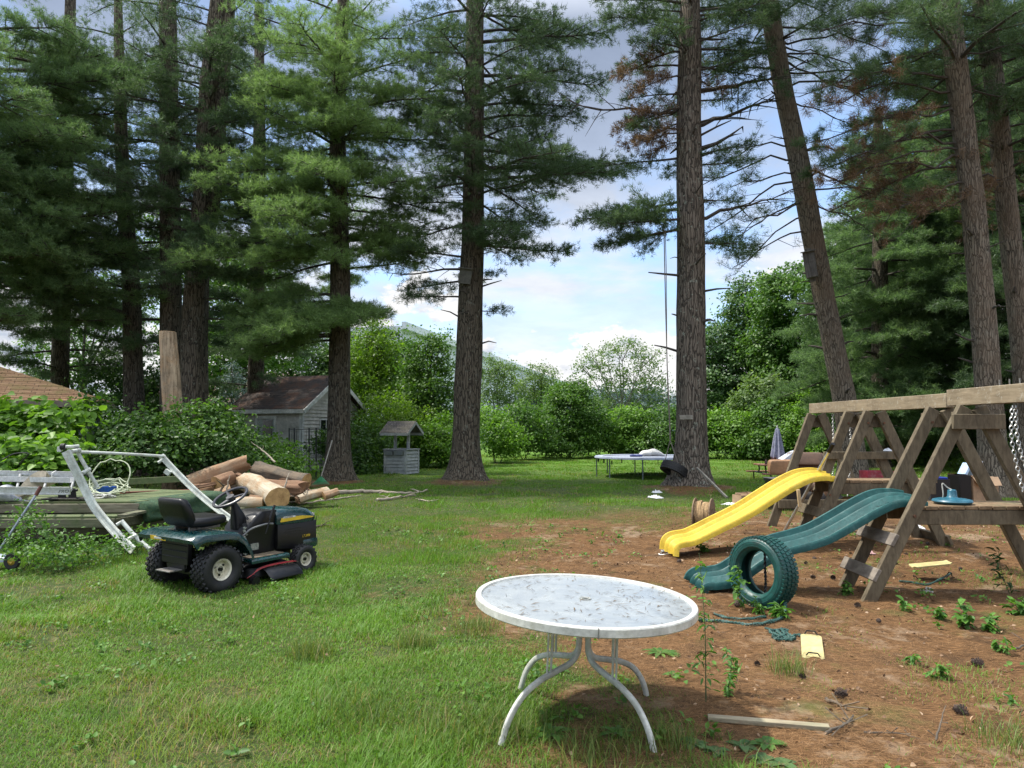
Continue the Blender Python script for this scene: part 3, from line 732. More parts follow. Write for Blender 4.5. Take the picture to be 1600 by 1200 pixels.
# pine with the tyre swing
g = np.random.default_rng(110)
q4 = px_path(18.7, [(1080, 766, 54), (1080, 700, 48), (1080, 600, 45), (1080, 400, 43), (1076, 200, 38), (1078, 60, 34), (1080, -80, 24)], top=20)
T = Tufts(); DD = Tufts()
A = lambda *a: limb(T, along(q4, a[0]), a[1], a[2], rise=a[3], droop=a[4], dens=a[5], g=g, bare=a[6] if len(a) > 6 else .3, tip=.03)
for a in ((7.5, 3.15, 2.9, -.12, .02, 2.0, .12), (7.2, 3.45, 2.4, -.15, .02, 2.0, .1), (7.7, 2.8, 2.4, -.05, .05, 1.8), (6.9, 3.3, 1.9, -.1, .1, 1.8, .1), (7.0, 2.9, 2.4, -.12, .05, 1.6, .3),
          (6.6, .05, 1.6, -.02, .2, 1.4, .15), (6.5, -.5, 1.5, .05, .2, 1.4, .2), (7.6, .3, 1.4, .3, .2, 1.2), (8.6, .25, 1.7, .25, .1, 1.4, .15), (8.9, -.3, 1.6, .2, .1, 1.3, .2),
          (8.9, 3.0, 2.2, .02, .1, 1.2), (9.6, 3.4, 1.6, .1, .15, 1.2), (10.1, 2.8, 1.6, .1, .2, 1.2), (10.6, 3.2, 1.7, .1, .2, 1.3), (11.4, 3.0, 1.8, .15, .2, 1.2), (11.8, 3.5, 1.7, .15, .2, 1.2), (10.4, .1, 1.6, .2, .1, 1.0), (11.2, -.2, 1.9, .2, .1, 1.2), (11.9, .3, 2.2, .2, .1, 1.2), (12.6, 3.3, 2.4, .15, .2, 1.4), (12.8, 0, 2.4, .2, .2, 1.4), (9.0, 1.5, 2, .1, .1, 1.0), (11, 1.5, 2, .1, .1, 1.2)): A(*a)
whorls(T, q4, 13, 19.5, g, lambda z, az: np.interp(z, [13, 16, 20], [3, 2.8, 1]), per=4, gap=.75, dens=1.0, twigwood=False)
for k in range(6): limb(T, along(q4, 11.4 + .3 * k), g.uniform(2.3, 4.2) if k % 2 else g.uniform(-1, 1), g.uniform(1.4, 2.6), rise=.1, droop=.2, dens=1.2, g=g)
stubs(T, q4, 26, 2.5, 14, g, .9)
# dead limbs: grey, crooked
limb(T, along(q4, 7.2), .22, 3.4, .34, .05, dens=.05, g=g, wander=.5, r0=.06)
limb(T, along(q4, 9.7), .5, 3.2, .45, .05, dens=.0, g=g, wander=.4, r0=.08)
limb(T, along(q4, 9.0), .3, 1.6, .55, .05, dens=.0, g=g, wander=.6, r0=.09, tw=.4)
limb(T, along(q4, 10.9), .3, 3.8, .20, -.1, dens=.1, g=g, wander=.5, r0=.08)
limb(T, along(q4, 10.5), 3.0, 3.6, -.10, -.02, dens=.02, g=g, wander=.6, r0=.05)
for z, az, L in ((10.3, 3.3, 1.9), (9.9, 3.0, 1.6), (11.0, 3.5, 1.7), (11.2, .1, 1.0), (9.3, 3.2, 1.1), (11.8, 3.2, 1.9), (9.6, 3.6, 1.6)):
    limb(DD, along(q4, z), az, L, rise=-.05, droop=.45, dens=1.5, g=g, wander=.5)
T.wood.add(DD.wood.v, DD.wood.f)
finish_tree('pine_tree', 'stout pine with rope swing, small board and bare mound at its foot', q4, T, (BARKG, LIMB, ND_DARK), 10, group='pines along the yard', extra=[('dead_needles', DD, ND_DEAD, 14)])

# leaning red pine with the bat box
g = np.random.default_rng(111)
q5 = px_path(20.0, [(1334, 760, 46), (1331, 700, 38), (1318, 620, 35), (1305, 555, 33), (1281, 430, 32), (1250, 260, 32), (1228, 160, 30), (1208, 50, 29), (1196, -40, 28), (1180, -150, 22)], top=18)
T = Tufts(); DD = Tufts()
# red pine tufts: long needles in round brushes at twig ends
def brush(TT, start, az, L, rise, g, dr=.25, n=9, k=7, side=.8):
    t = np.linspace(0, 1, 8); d_ = np.array([math.cos(az), math.sin(az), 0]); pts = np.array(start)[None] + d_ * (L * t)[:, None]
    pts[:, 2] += L * (rise * t - dr * t * t); pts[1:, :] += np.cumsum(g.normal(size=(7, 3)) * .05 * L ** .5, 0)
    TT.wood.tube(pts, [.035 * (1 - .7 * q) * (L / 3) ** .5 for q in t], 5, cap=False)
    for i in range(n):
        q = g.uniform(.3, 1); p = np.array([np.interp(q, t, pts[:, j]) for j in range(3)])
        dd = unit(np.array([d_[0] + g.normal() * side, d_[1] + g.normal() * side, g.normal() * .3 - .15])); l = g.uniform(.35, 1.1) * (1.2 - q * .5)
        m_ = p + dd * l * .5; m_[2] -= .10 * l; e = m_ + dd * l * .5; e[2] += .18 * l
        TT.wood.tube([p, m_, e], [.011, .008, .006], 3, cap=False)
        for f in (1.0, .6):
            if f < 1 and g.random() < .5: continue
            c = p + (e - p) * f; TT.P.append(c + g.normal(size=(k, 3)) * .035); TT.D.append(np.repeat((unit(e - m_) * .5)[None], k, 0) + g.normal(size=(k, 3)) * .6)
for z, az, L, ri in ((9.3, 3.3, 2.8, -.1), (8.7, 3.0, 3.0, -.2), (8.0, 3.4, 2.6, -.25), (9.0, 3.6, 2.2, -.35), (8.2, 2.8, 2.2, -.3), (7.4, 3.2, 2.2, -.4), (7.7, 2.6, 2.0, -.45), (9.7, 2.9, 2.2, .1)):
    brush(T, along(q5, z), az, L, ri, g, n=10, k=5)
for z, az, L, ri in ((9.0, .1, 3.2, .1), (8.6, -.3, 2.6, .0), (9.4, .4, 3.0, .15), (8.2, .2, 2.2, -.1), (12.0, 3.4, 2.4, 0), (12.4, .2, 3, .1), (11.4, 0, 3.2, .1), (12.8, 2.9, 2.6, .1), (13, .5, 3, .2)):
    brush(T, along(q5, z), az, L, ri, g, n=12, k=7)
for z, az, L, ri in ((11.9, .0, 3.4, .0), (12.4, .3, 3.6, -.05), (12.9, -.2, 3.4, .05), (11.2, .2, 2.4, -.1), (12.5, 3.1, 2.2, -.2)):
    brush(DD, along(q5, z), az, L, ri, g, n=11, k=7)
whorls(T, q5, 12.6, 17, g, lambda z, az: 2.8, per=4, gap=.8, dens=.9, twigwood=False)
for z, az, L in ((11.0, 3.2, .9), (9.9, 3.2, .7), (6.6, .0, .4)): limb(T, along(q5, z), az, L, rise=.1, droop=0, dens=0, g=g, r0=.035, tw=.1)
T.wood.add(DD.wood.v, DD.wood.f)
stubs(T, q5, 26, 2, 14, g, .45)
finish_tree('pine_tree', 'leaning reddish pine carrying the bat box', q5, T, (BARKR, LIMB, ND_DARK), 11, nL=.19, nw=.011, nn=7, up=.0, spread=.7, group='pines along the yard', extra=[('dead_needles', DD, ND_DEAD, 7)])

g = np.random.default_rng(112)
q6 = px_path(17.0, [(1554, 775, 46), (1550, 700, 39), (1545, 620, 37), (1536, 500, 35), (1522, 330, 33), (1500, 150, 33), (1480, 0, 33), (1466, -100, 28)], top=17)
T = Tufts(); DD = Tufts()
for z, az, L, ri in ((8.6, 3.3, 3.2, .1), (8.2, 3.0, 3.4, .05), (9.2, 3.5, 3.0, .1), (8.0, 2.7, 3.0, .0), (7.6, 3.2, 2.4, -.1), (8.4, 3.1, 2.6, .0), (9.9, 3.2, 3.2, .05), (7.2, 3.5, 1.8, -.2)):
    brush(DD, along(q6, z), az, L, ri, g, n=14, k=8)
for z, az, L, ri in ((8.9, 3.4, 3.6, .1), (9.6, 3.0, 3.8, .1), (10.2, 3.3, 3.6, .15), (10.7, 2.8, 3.6, .15), (11.3, 3.2, 3.4, .15), (9.0, 2.6, 3.0, .1), (10.0, .3, 2, .1), (10.8, -.2, 2, .1), (11.6, 3.6, 3, .1)):
    brush(T, along(q6, z), az, L, ri, g, n=16, k=10)
whorls(T, q6, 10.4, 16, g, lambda z, az: 3.2, per=4, gap=.7, dens=1.0, twigwood=False)
for k in range(26):
    th = g.uniform(0, 6.28); z = 6.2 + g.random() * 2.6; c = along(q6, z) + np.array([math.cos(th), math.sin(th), 0]) * .32
    DD.P.append(c + g.normal(size=(4, 3)) * .04); DD.D.append(np.repeat(np.array([[math.cos(th), math.sin(th), -.4]]), 4, 0))
T.wood.add(DD.wood.v, DD.wood.f)
stubs(T, q6, 24, 2.5, 12, g, .4)
finish_tree('pine_tree', 'reddish pine with brown dead brushes rising behind the swing set', q6, T, (BARKR, LIMB, ND_DARK), 12, nL=.18, nw=.012, nn=9, spread=.7, group='pines along the yard', extra=[('dead_needles', DD, ND_DEAD, 8)])
g = np.random.default_rng(113)
q7 = px_path(18.5, [(1613, 770, 38), (1608, 700, 32), (1601, 600, 31), (1590, 480, 30), (1574, 330, 30), (1556, 150, 29), (1535, 0, 28), (1520, -100, 22)], top=17)
T = Tufts(); DD = Tufts()
for z, az, L, ri in ((7.8, 3.2, 1.6, .1), (7.6, -.2, 1.6, .0), (8.4, .3, 2, 0), (8.0, 3.8, 1.4, -.1)): brush(DD, along(q7, z), az, L, ri, g, n=12, k=7)
whorls(T, q7, 8.8, 16, g, lambda z, az: 2.8, per=4, gap=.8, dens=1.0)
T.wood.add(DD.wood.v, DD.wood.f)
stubs(T, q7, 24, 2.5, 12, g, .4)
finish_tree('pine_tree', 'slimmest reddish pine, leaning in at the right edge', q7, T, (BARKR, LIMB, ND_DARK), 13, nL=.15, nw=.013, nn=11, group='pines along the yard', extra=[('dead_needles', DD, ND_DEAD, 8)])

# dark pines closing the right side
wood_r = [(1372, 29, 15, 3.8, ND_MID, 'drooping mid green pine right of the leaning trunk, its boughs nearly to the hedge'), (1450, 33, 21, 4.4, ND_MID, 'tall dark pine closing the view between the two rightmost trunks'),
          (1530, 28, 19.5, 4.2, ND_MID, 'dark pine directly behind the right hand trunks'), (1640, 25, 18.5, 4.6, ND_DARK, 'dark pine at the right edge behind the slimmest trunk'), (1590, 36, 24, 4.6, ND_DARK, 'dark pine deepest in the wood on the right'), (1380, 40, 18.5, 3.6, ND_DARK, 'dark pine peeping over the broadleaf trees behind the bat box')]
for i, (px, Y, H, Lm, mt, lab) in enumerate(wood_r):
    g = np.random.default_rng(130 + i)
    p = px_path(Y, [(px, 660, 26), (px + 3, 400, 22), (px, 200, 15)], top=H)
    T = Tufts()
    whorls(T, p, 1.7 if i < 4 else 4, H - .4, g, lambda z, az: Lm * np.interp(z / H, [.1, .3, .6, 1], [.95, 1.05, .85, .15]), per=5, gap=.68, dens=.95, rise=.05, droop=.28, bare=.3, twigwood=False)
    finish_tree('pine_tree', lab, p, T, (BARK, LIMB, mt), 30 + i, nL=.17, nw=.024, nn=11, group='dark pines of the wood on the right')
# ------------------------------------------------------------------ buildings
SIDING = M('pale_siding', (.50, .485, .43), .7, scale=2, dirt=(.17, .18, .14, .5))
SIDED = M('garage_siding', (.22, .25, .225), .8, scale=2, dirt=(.08, .09, .07, .6))
TRIM = M('white_trim', (.60, .61, .58), .6, scale=4, dirt=(.30, .32, .27, .5))
DARKGL = M('dark_pane', (.012, .015, .016), .12, spec=.8, bmp=.02)
BLACK = M('black_void', (.008, .008, .008), .9)
def shingle(name, lo, hi, moss, rows=6.0, wide=3.0):
    def f(nt, b):
        v = geo(nt); br = nt.nodes.new('ShaderNodeTexBrick'); nt.links.new(v, br.inputs[0])
        br.inputs['Scale'].default_value = 1.0; br.inputs['Brick Width'].default_value = 1 / wide; br.inputs['Row Height'].default_value = 1 / rows
        br.inputs['Mortar Size'].default_value = .008; br.inputs['Bias'].default_value = 0; br.offset = .37
        br.inputs['Color1'].default_value = (*lo, 1); br.inputs['Color2'].default_value = (*hi, 1); br.inputs['Mortar'].default_value = (*[x * .35 for x in lo], 1)
        n = noise(nt, v, 2.2, 8, .65); nf = noise(nt, v, 26, 6, .7)
        c = mix(nt, 1.0, br.outputs[0], ramp(nt, nf, [(.3, .65), (.7, 1.3)]), 'MULTIPLY')
        c = mix(nt, ramp(nt, n, [(.46, 0.0), (.60, .85)]), c, moss)
        nt.links.new(c, b.inputs['Base Color']); b.inputs['Roughness'].default_value = .95; bump(nt, b, mth(nt, 'ADD', br.outputs[1], nf), .6, .01)
    return pmat(name, f)
ROOFBR = shingle('brown_shingles', (.27, .15, .075), (.38, .23, .12), (.22, .16, .06), 7.5, 4)
ROOFDK = shingle('dark_shingles', (.028, .021, .018), (.058, .043, .036), (.085, .038, .020), 8, 4)
ROOFGR = shingle('grey_shingles', (.10, .09, .085), (.19, .17, .155), (.12, .11, .08), 14, 9)
def lap_wall(L, H, step=.11, t=.012, holes=(), y=0.0):
    """lapped boards on a wall from x=0..L, z=0..H in the XZ plane, facing -y; holes: (x0,x1,z0,z1)"""
    b = MB(); z = 0
    while z < H - .01:
        z1 = min(z + step, H); segs = [(0, L)]
        for (a, c, d0, d1) in holes:
            if z1 > d0 + .001 and z < d1 - .001:
                ns = []
                for (s0, s1) in segs:
                    if a > s0: ns.append((s0, min(a, s1)))
                    if c < s1: ns.append((max(c, s0), s1))
                segs = [q for q in ns if q[1] - q[0] > .01]
        for (s0, s1) in segs:
            b.add([(s0, y - t - .034, z), (s1, y - t - .034, z), (s1, y - t + .006, z1), (s0, y - t + .006, z1), (s0, y, z), (s1, y, z)], [(0, 1, 2, 3), (4, 5, 1, 0)])
        z = z1
    return b

# garage: rotated, low hip roof, seen over the vines
gc = W(172, 627, 16.5); ga = R(28); hz = gc.z
gar = thing('garage', 'garage with low brown shingled hip roof half buried in vines', 'building', (gc.x, gc.y, float(gz(gc.x, gc.y))), ga)
ez = hz - gar.location.z
# local frame: front eave runs along -x from the corner, the right side runs along +y
MB().box((-3.9, 2.9 + .35, ez / 2 - .06), (7.0, 5.6, ez - .14)).build('wall', SIDED, gar, smooth=False)
lw = lap_wall(7.0, ez - .12, .13); o = lw.build('siding', SIDED, gar, smooth=False, loc=(-7.4, .44, 0))
lw = lap_wall(5.6, ez - .12, .13); o = lw.build('siding', SIDED, gar, smooth=False, loc=(-.39, .45, 0), rot=(0, 0, PI / 2))
rp = math.tan(R(20)); D = 6.6; LX = 8.0
zr = ez + rp * D / 2
rf = MB(); A0 = [(0, 0, ez), (0, D, ez), (-LX, D, ez), (-LX, 0, ez)]; rA, rB = (-D / 2, D / 2, zr), (-LX + D / 2, D / 2, zr)
rf.add([*A0, rA, rB], [(0, 4, 5, 3), (0, 1, 4), (1, 2, 5, 4), (3, 5, 2), (0, 3, 2, 1)]).build('roof', ROOFBR, gar, smooth=False)
fb = MB(); fb.box((-LX / 2, -.012, ez - .07), (LX, .025, .15)).box((.012, D / 2, ez - .07), (.025, D, .15)).build('fascia', M('garage_trim', (.16, .13, .10), .8), gar, smooth=False)
rc = MB()
for i in range(11):   # shingle courses as real laps
    t = (i + .5) / 11 * .98
    p0 = Vector(A0[0]).lerp(Vector(rA), t); p1 = Vector(A0[3]).lerp(Vector(rB), t)
    rc.beam(p0 + Vector((0, 0, .006)), p1 + Vector((0, 0, .006)), .05, .008, (0, -math.sin(R(20)), math.cos(R(20))))
rc.build('shingle_edge', ROOFBR, gar, smooth=False)

# shed: door wall nearly facing us, gable wall running back
sc_ = W(471, 722, 26.0); sz = float(gz(sc_.x, sc_.y))
shed = thing('shed', 'small pale clapboard shed with mossy dark roof behind the log pile', 'building', (sc_.x, sc_.y, sz), R(-21.7))
# local: door wall along -x at y=0, gable wall along +y at x=0
SW, SD, SH = 2.95, 3.5, W(471, 636, 26).z - sz + .05; SR = W(512, 590, 27.6).z - sz
MB().box((-SW / 2, SD / 2, SH / 2), (SW - .02, SD - .02, SH)).build('wall', SIDING, shed, smooth=False)
dh = (-2.0, -1.22)
lw = lap_wall(SW, SH, .135, holes=[(SW + dh[0] - .08, SW + dh[1] + .08, 0, 1.98)]); lw.build('siding', SIDING, shed, smooth=False, loc=(-SW, -.002, 0))
lw = lap_wall(SD, SH, .135, holes=[(1.0, 1.75, 1.05, 1.90)]); lw.build('siding', SIDING, shed, smooth=False, loc=(.002, 0, 0), rot=(0, 0, PI / 2))
gb = MB(); z = SH
while z < SR - .1:
    f0 = (z - SH) / (SR - SH); f1 = min(1, (z + .115 - SH) / (SR - SH)); a0, a1 = SD / 2 * f0, SD / 2 * f1
    gb.add([(.034, a0, z), (.034, SD - a0, z), (.008, SD - a1, z + .115), (.012, a1, z + .115), (0, a0, z), (0, SD - a0, z)], [(0, 1, 2, 3), (4, 5, 1, 0)]); z += .115
gb.build('siding', SIDING, shed, smooth=False)
MB().add([(0, 0, SH), (0, SD, SH), (0, SD / 2, SR), (-SW, 0, SH), (-SW, SD, SH), (-SW, SD / 2, SR)], [(0, 1, 2), (3, 5, 4)]).build('gable', SIDING, shed, smooth=False)
ov = .32; sl = (SR - SH) / (SD / 2)
rf = MB()
for s in (0, 1):
    y0 = -ov if s == 0 else SD + ov; zz = SH - ov * sl
    rf.add([(ov, y0, zz + .02), (ov, SD / 2, SR + .02), (-SW - ov, SD / 2, SR + .02), (-SW - ov, y0, zz + .02), (ov, y0, zz + .10), (ov, SD / 2, SR + .10), (-SW - ov, SD / 2, SR + .10), (-SW - ov, y0, zz + .10)],
           [(0, 1, 2, 3), (7, 6, 5, 4), (0, 3, 7, 4), (0, 4, 5, 1), (2, 6, 7, 3)])
rf.build('roof', ROOFDK, shed, smooth=False)
tb = MB()
for s in (0, 1):
    y0 = -ov - .02 if s == 0 else SD + ov + .02
    tb.beam((ov + .02, y0, SH - ov * sl - .02), (ov + .02, SD / 2, SR - .0), .035, .15, (0, 0, 1)); tb.beam((ov, y0, SH - ov * sl + .0), (-SW - ov, y0, SH - ov * sl + .0), .03, .15)
tb.box((.035, -.0, SH / 2 - .02), (.05, .10, SH - .05)).box((-.04, -.035, SH / 2 - .02), (.09, .035, SH - .05)).build('trim', TRIM, shed, smooth=False)
dr = MB().box(((dh[0] + dh[1]) / 2, -.02, .98), (dh[1] - dh[0], .05, 1.9)).build('door', M('shed_door', (.36, .38, .36), .6), shed, smooth=False)
MB().box(((dh[0] + dh[1]) / 2 + .08, -.052, 1.62), (.44, .02, .56)).build('pane', DARKGL, dr, smooth=False)
MB().box((dh[0] - .05, -.04, 1.0), (.10, .06, 2.0)).box((dh[1] + .05, -.04, 1.0), (.10, .06, 2.0)).box(((dh[0] + dh[1]) / 2, -.042, 2.0), (.98, .06, .10)).build('door_frame', TRIM, shed, smooth=False)
MB().cyl((dh[1] - .07, -.04, .95), (dh[1] - .07, -.10, .95), .025).build('knob', M('brass', (.4, .28, .1), .35, 1), dr)
wn = MB().box((.02, 1.375, 1.475), (.03, .75, .85)).build('window', DARKGL, shed, smooth=False)
MB().box((.045, 1.0, 1.475), (.03, .06, .95)).box((.045, 1.75, 1.475), (.03, .06, .95)).box((.047, 1.375, 1.93), (.03, .80, .06)).box((.047, 1.375, 1.02), (.04, .84, .06)).box((.043, 1.375, 1.475), (.02, .03, .85)).build('window_frame', TRIM, wn, smooth=False)

# long pale warehouse far behind the trees
def wpt(px, py, Y): return W(px, py, Y)
wa, wb = Vector((-26, 24.5, 0)), Vector((11.4, 138, 0))
n0 = W(640, 518, 55); n1 = W(890, 603, 132); hh = 9.0
wa = Vector((n0.x, n0.y, 0)); wb = Vector((n1.x, n1.y, 0)); dr_ = (wb - wa).normalized(); wa = wa - dr_ * 1.5; nn_ = Vector((-dr_.y, dr_.x, 0)) * 9
wh = thing('warehouse', 'long pale grey warehouse wall far behind the trees', 'building', (wa.x, wa.y, 0))
Lw = (wb - wa).length; hA, hB = n0.z + .25, n1.z
WHM = M('warehouse_panel', (.70, .74, .80), .6, scale=.3)
def wq(a, h): p = dr_ * a; return (p.x, p.y, h)
MB().add([wq(0, 0), wq(Lw, 0), wq(Lw, hB), wq(0, hA), *[tuple(Vector(wq(a, h)) + nn_) for a, h in ((0, 0), (Lw, 0), (Lw, hB), (0, hA))]],
         [(0, 1, 2, 3), (4, 7, 6, 5), (3, 2, 6, 7), (1, 5, 6, 2), (0, 3, 7, 4)]).build('wall', WHM, wh, smooth=False)
e = MB(); sd = MB()
e.beam(Vector(wq(-.2, hA + .0)) + Vector((dr_.y, -dr_.x, 0)) * .2, Vector(wq(Lw + .2, hB)) + Vector((dr_.y, -dr_.x, 0)) * .2, .3, .55); e.build('roof_edge', M('warehouse_trim', (.72, .75, .80), .6), wh, smooth=False)
for k in range(1, 44):
    a = Lw * k / 44; sd.beam(Vector(wq(a, .2)) + Vector((dr_.y, -dr_.x, 0)) * .03, Vector(wq(a, hA + (hB - hA) * a / Lw - .4)) + Vector((dr_.y, -dr_.x, 0)) * .03, .05, .12, dr_)
sd.build('panel_seam', WHM, wh, smooth=False)

# brick house glimpsed between the shed and the forked pine
hp = W(352, 660, 46); hs = thing('house', 'reddish brick house glimpsed beyond the shed and the forked pine', 'building', (hp.x, hp.y, 0))
MB().box((0, 3, 1.6), (10, 6, 3.2)).build('wall', M('house_brick', (.34, .16, .12), .85, scale=3), hs, smooth=False)
MB().prism([(-.5, 3.1), (6.5, 3.1), (3, 5.4)], -5.4, 5.4, 'YZ').build('roof', shingle('house_roof', (.13, .09, .075), (.18, .12, .10), (.16, .11, .09)), hs, smooth=False)
for x in (-3, 0, 3):
    w_ = MB().box((x, -.03, 1.7), (1.0, .06, 1.2)).build('window', DARKGL, hs, smooth=False)
    MB().box((x, -.07, 2.33), (1.2, .05, .08)).box((x, -.07, 1.07), (1.2, .05, .08)).box((x, -.075, 1.7), (.05, .03, 1.2)).build('frame', TRIM, w_, smooth=False)

# ------------------------------------------------------------------ background foliage
LF_HEDGE = leafmat('hedge_leaf', (.058, .135, .016), (.12, .245, .028), (.19, .33, .05), .8, .45)
LF_BUSH = leafmat('bush_leaf', (.038, .10, .018), (.078, .165, .028), (.13, .235, .042), .6, .4)
LF_TREE = leafmat('tree_leaf', (.034, .082, .026), (.062, .130, .038), (.105, .19, .05), .4, .35)
LF_PALE = leafmat('pale_leaf', (.075, .130, .045), (.115, .185, .060), (.17, .25, .085), .5, .45)
LF_YEL = leafmat('yellow_green_leaf', (.065, .135, .012), (.12, .22, .022), (.19, .30, .035), .5, .5)
LF_VINE = leafmat('vine_leaf', (.028, .072, .016), (.058, .130, .026), (.105, .200, .038), 1.6, .42)
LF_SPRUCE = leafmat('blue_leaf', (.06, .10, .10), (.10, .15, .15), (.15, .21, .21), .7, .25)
def blob(px, py, Y, rx, ry, rz): p = W(px, py, Y); return (p.x, p.y, p.z, rx, ry, rz)
def gp(px, Y): p = W(px, 667, Y); return (p.x, p.y, float(gz(p.x, p.y)))
G_H = 'bushes of the hedge along the back of the lawn'
g = np.random.default_rng(300)
# low hedge right of the round bush: big leaved, bright green
hl = [(935, 'first bright bush right of the dark rounded bush'), (985, 'bright bush behind the trampoline'), (1035, 'bright bush behind the tyre swing'), (1120, 'bright bush just right of the stout pine'), (1165, 'bright bush left of the closed parasol'),
      (1210, 'bright bush directly behind the closed parasol'), (1255, 'bright bush right of the closed parasol'), (1300, 'bright bush by the leaning pine'), (1352, 'shaded bush behind the middle of the swing set'), (1410, 'shaded bush behind the second A-frame of the swing set'), (1470, 'bush seen through the near A-frame')]
for i, (px, lab) in enumerate(hl):
    Y = 40 - i * .9; b = [blob(px, 672 + g.uniform(-3, 3), Y, 1.25, 1.1, .95), blob(px - 14, 694, Y - .6, 1.0, .8, .7), blob(px + 13, 690, Y - .5, 1.0, .9, .8), blob(px + g.uniform(-10, 10), 660 + g.uniform(-6, 4), Y + .3, .9, .8, .55)]
    leafy('hedge_bush', lab + ' in the low back hedge', 'bush', gp(px, Y), [(x_, y_, z_ + .35 * math.sin(i * 2.3 + k_), a_ * (.8 + .4 * ((i * 5 + k_) % 3) / 2), b_, c_) for k_, (x_, y_, z_, a_, b_, c_) in enumerate(b)], [LF_HEDGE, LF_HEDGE, LF_BUSH][i % 3], LIMB, .13 + .03 * (i % 2), 300 + i, per=6, cl=.36, dens=34, group=G_H, sr=.03, flat=.62)
# rounded dark bush and its neighbours
leafy('round_bush', 'big rounded bush standing tallest in the hedge, centre', 'bush', gp(890, 38), [blob(893, 640, 38, 1.5, 1.4, 1.35), blob(862, 668, 38, 1.2, 1.2, 1.1), blob(925, 668, 38, 1.1, 1.1, 1.1), blob(885, 690, 37.6, 1.6, 1.2, .8), blob(900, 612, 38.2, .7, .7, .7), blob(880, 622, 38.2, .8, .8, .7)], LF_BUSH, LIMB, .13, 320, per=7, cl=.36, dens=40, group=G_H)
leafy('round_bush', 'bush with pale shoots left of the big rounded one', 'bush', gp(820, 36), [blob(820, 662, 36, 1.3, 1.2, 1.0), blob(800, 680, 35.6, 1.1, 1.0, .8), blob(838, 682, 35.6, 1.0, 1.0, .8)], LF_BUSH, LIMB, .13, 321, per=7, dens=36, group=G_H)
leafy('round_bush', 'low bush just right of the middle pine', 'bush', gp(778, 33), [blob(776, 678, 33, 1.0, 1.0, .85), blob(795, 690, 32.6, .8, .8, .6), blob(762, 660, 33.5, .8, .8, .8)], LF_HEDGE, LIMB, .12, 322, per=7, dens=36, group=G_H)
# the left run of hedge by the shed and the well
for i, (px, py, Y, r, mt, lab) in enumerate([(572, 690, 27, 1.0, LF_BUSH, 'bush growing between the pale pine and the well'), (600, 660, 29, 1.3, LF_YEL, 'yellow green bush behind the well roof, left side'), (648, 672, 30, 1.3, LF_YEL, 'yellow green bush directly behind the well'), (690, 682, 29, 1.1, LF_HEDGE, 'bright bush between the well and the middle pine'), (556, 712, 25.5, .6, LF_VINE, 'small dark bush at the right foot of the pale pine')]):
    leafy('hedge_bush', lab, 'bush', gp(px, Y), [blob(px, py, Y, r, r, r * .85), blob(px - 12, py + 22, Y - .4, r * .8, r * .7, r * .6), blob(px + 12, py + 20, Y - .4, r * .8, r * .7, r * .6)], mt, LIMB, .11, 330 + i, per=8, dens=36, group=G_H)
# broadleaf trees
leafy('broadleaf_tree', 'yellow green young tree rising behind the well', 'tree', gp(585, 33), [blob(590, 600, 33, 1.4, 1.3, 1.3), blob(572, 555, 33, 1.1, 1.1, 1.1), blob(560, 620, 33, 1.2, 1.1, 1.0), blob(600, 560, 33, .9, .9, 1.0), blob(582, 522, 33.5, .8, .8, .8), blob(615, 630, 32.5, 1.0, 1, .9)], LF_YEL, LIMB, .13, 340, per=5, dens=34, sr=.10)
leafy('broadleaf_tree', 'leafy tree with upright vine shoots left of the middle pine', 'tree', gp(672, 31), [blob(672, 600, 31, 1.1, 1.1, 1.3), blob(655, 640, 31, 1.0, 1, 1.0), blob(690, 640, 31, 1.0, 1, 1.0), blob(685, 560, 31, .6, .6, .8), blob(650, 568, 31, .55, .5, .8), blob(668, 540, 31, .3, .3, .7), blob(692, 527, 31, .16, .16, .5), blob(642, 532, 31, .14, .14, .6)], LF_BUSH, LIMB, .12, 341, per=7, dens=34, sr=.09)
leafy('broadleaf_tree', 'pale feathery tree right of the middle pine, before the warehouse', 'tree', gp(775, 50), [blob(775, 600, 50, 1.5, 1.4, 1.4), blob(762, 575, 50, .9, .9, 1.0), blob(790, 582, 50, 1.0, 1, .7), blob(800, 620, 50, 1.2, 1.2, .9), blob(765, 635, 50, 1.6, 1.2, 1.2)], LF_PALE, LIMB, .14, 342, per=4, dens=22, cl=.4, sr=.08)
leafy('broadleaf_tree', 'small feathery tree against the warehouse end', 'tree', gp(845, 48), [blob(843, 582, 48, 1.2, 1, .55), blob(832, 600, 48, 1.3, 1, .8), blob(858, 606, 48, 1.1, 1, .7), blob(846, 625, 48, 1.5, 1, .9)], LF_PALE, LIMB, .13, 343, per=4, dens=24, cl=.36, sr=.08)
bt = [blob(970, 545, 50, 1.6, 1.3, .7), blob(930, 562, 50, 1.2, 1.2, .8), blob(1010, 560, 50, 1.4, 1.2, .8), blob(950, 590, 50, 1.6, 1.3, 1.0), blob(995, 590, 50, 1.6, 1.3, 1.0), blob(1025, 600, 50, 1.1, 1.1, 1.0), blob(912, 575, 50, .7, .7, .4), blob(970, 630, 50, 2.2, 1.4, 1.2), blob(930, 640, 49.5, 1.6, 1.2, 1.0), blob(1030, 645, 49.5, 1.5, 1.2, 1.0)]
leafy('birch_tree', 'airy pale green tree against the clouds behind the trampoline', 'tree', gp(972, 50), bt, LF_PALE, M('grey_branch', (.20, .19, .17), .9), .14, 344, per=2.6, dens=20, cl=.42, sr=.13, stems=5, inner=.05)
leafy('distant_trees', 'far blue green treeline low between hedge and airy tree', 'trees', gp(985, 90), [blob(760 + k * 26, 648 + (k % 3) * 3, 92, 4, 3, 3.0 + (k % 2)) for k in range(12)], LF_SPRUCE, LIMB, .4, 345, per=1.2, dens=26, cl=1.0, sr=.1)['kind'] = 'stuff'
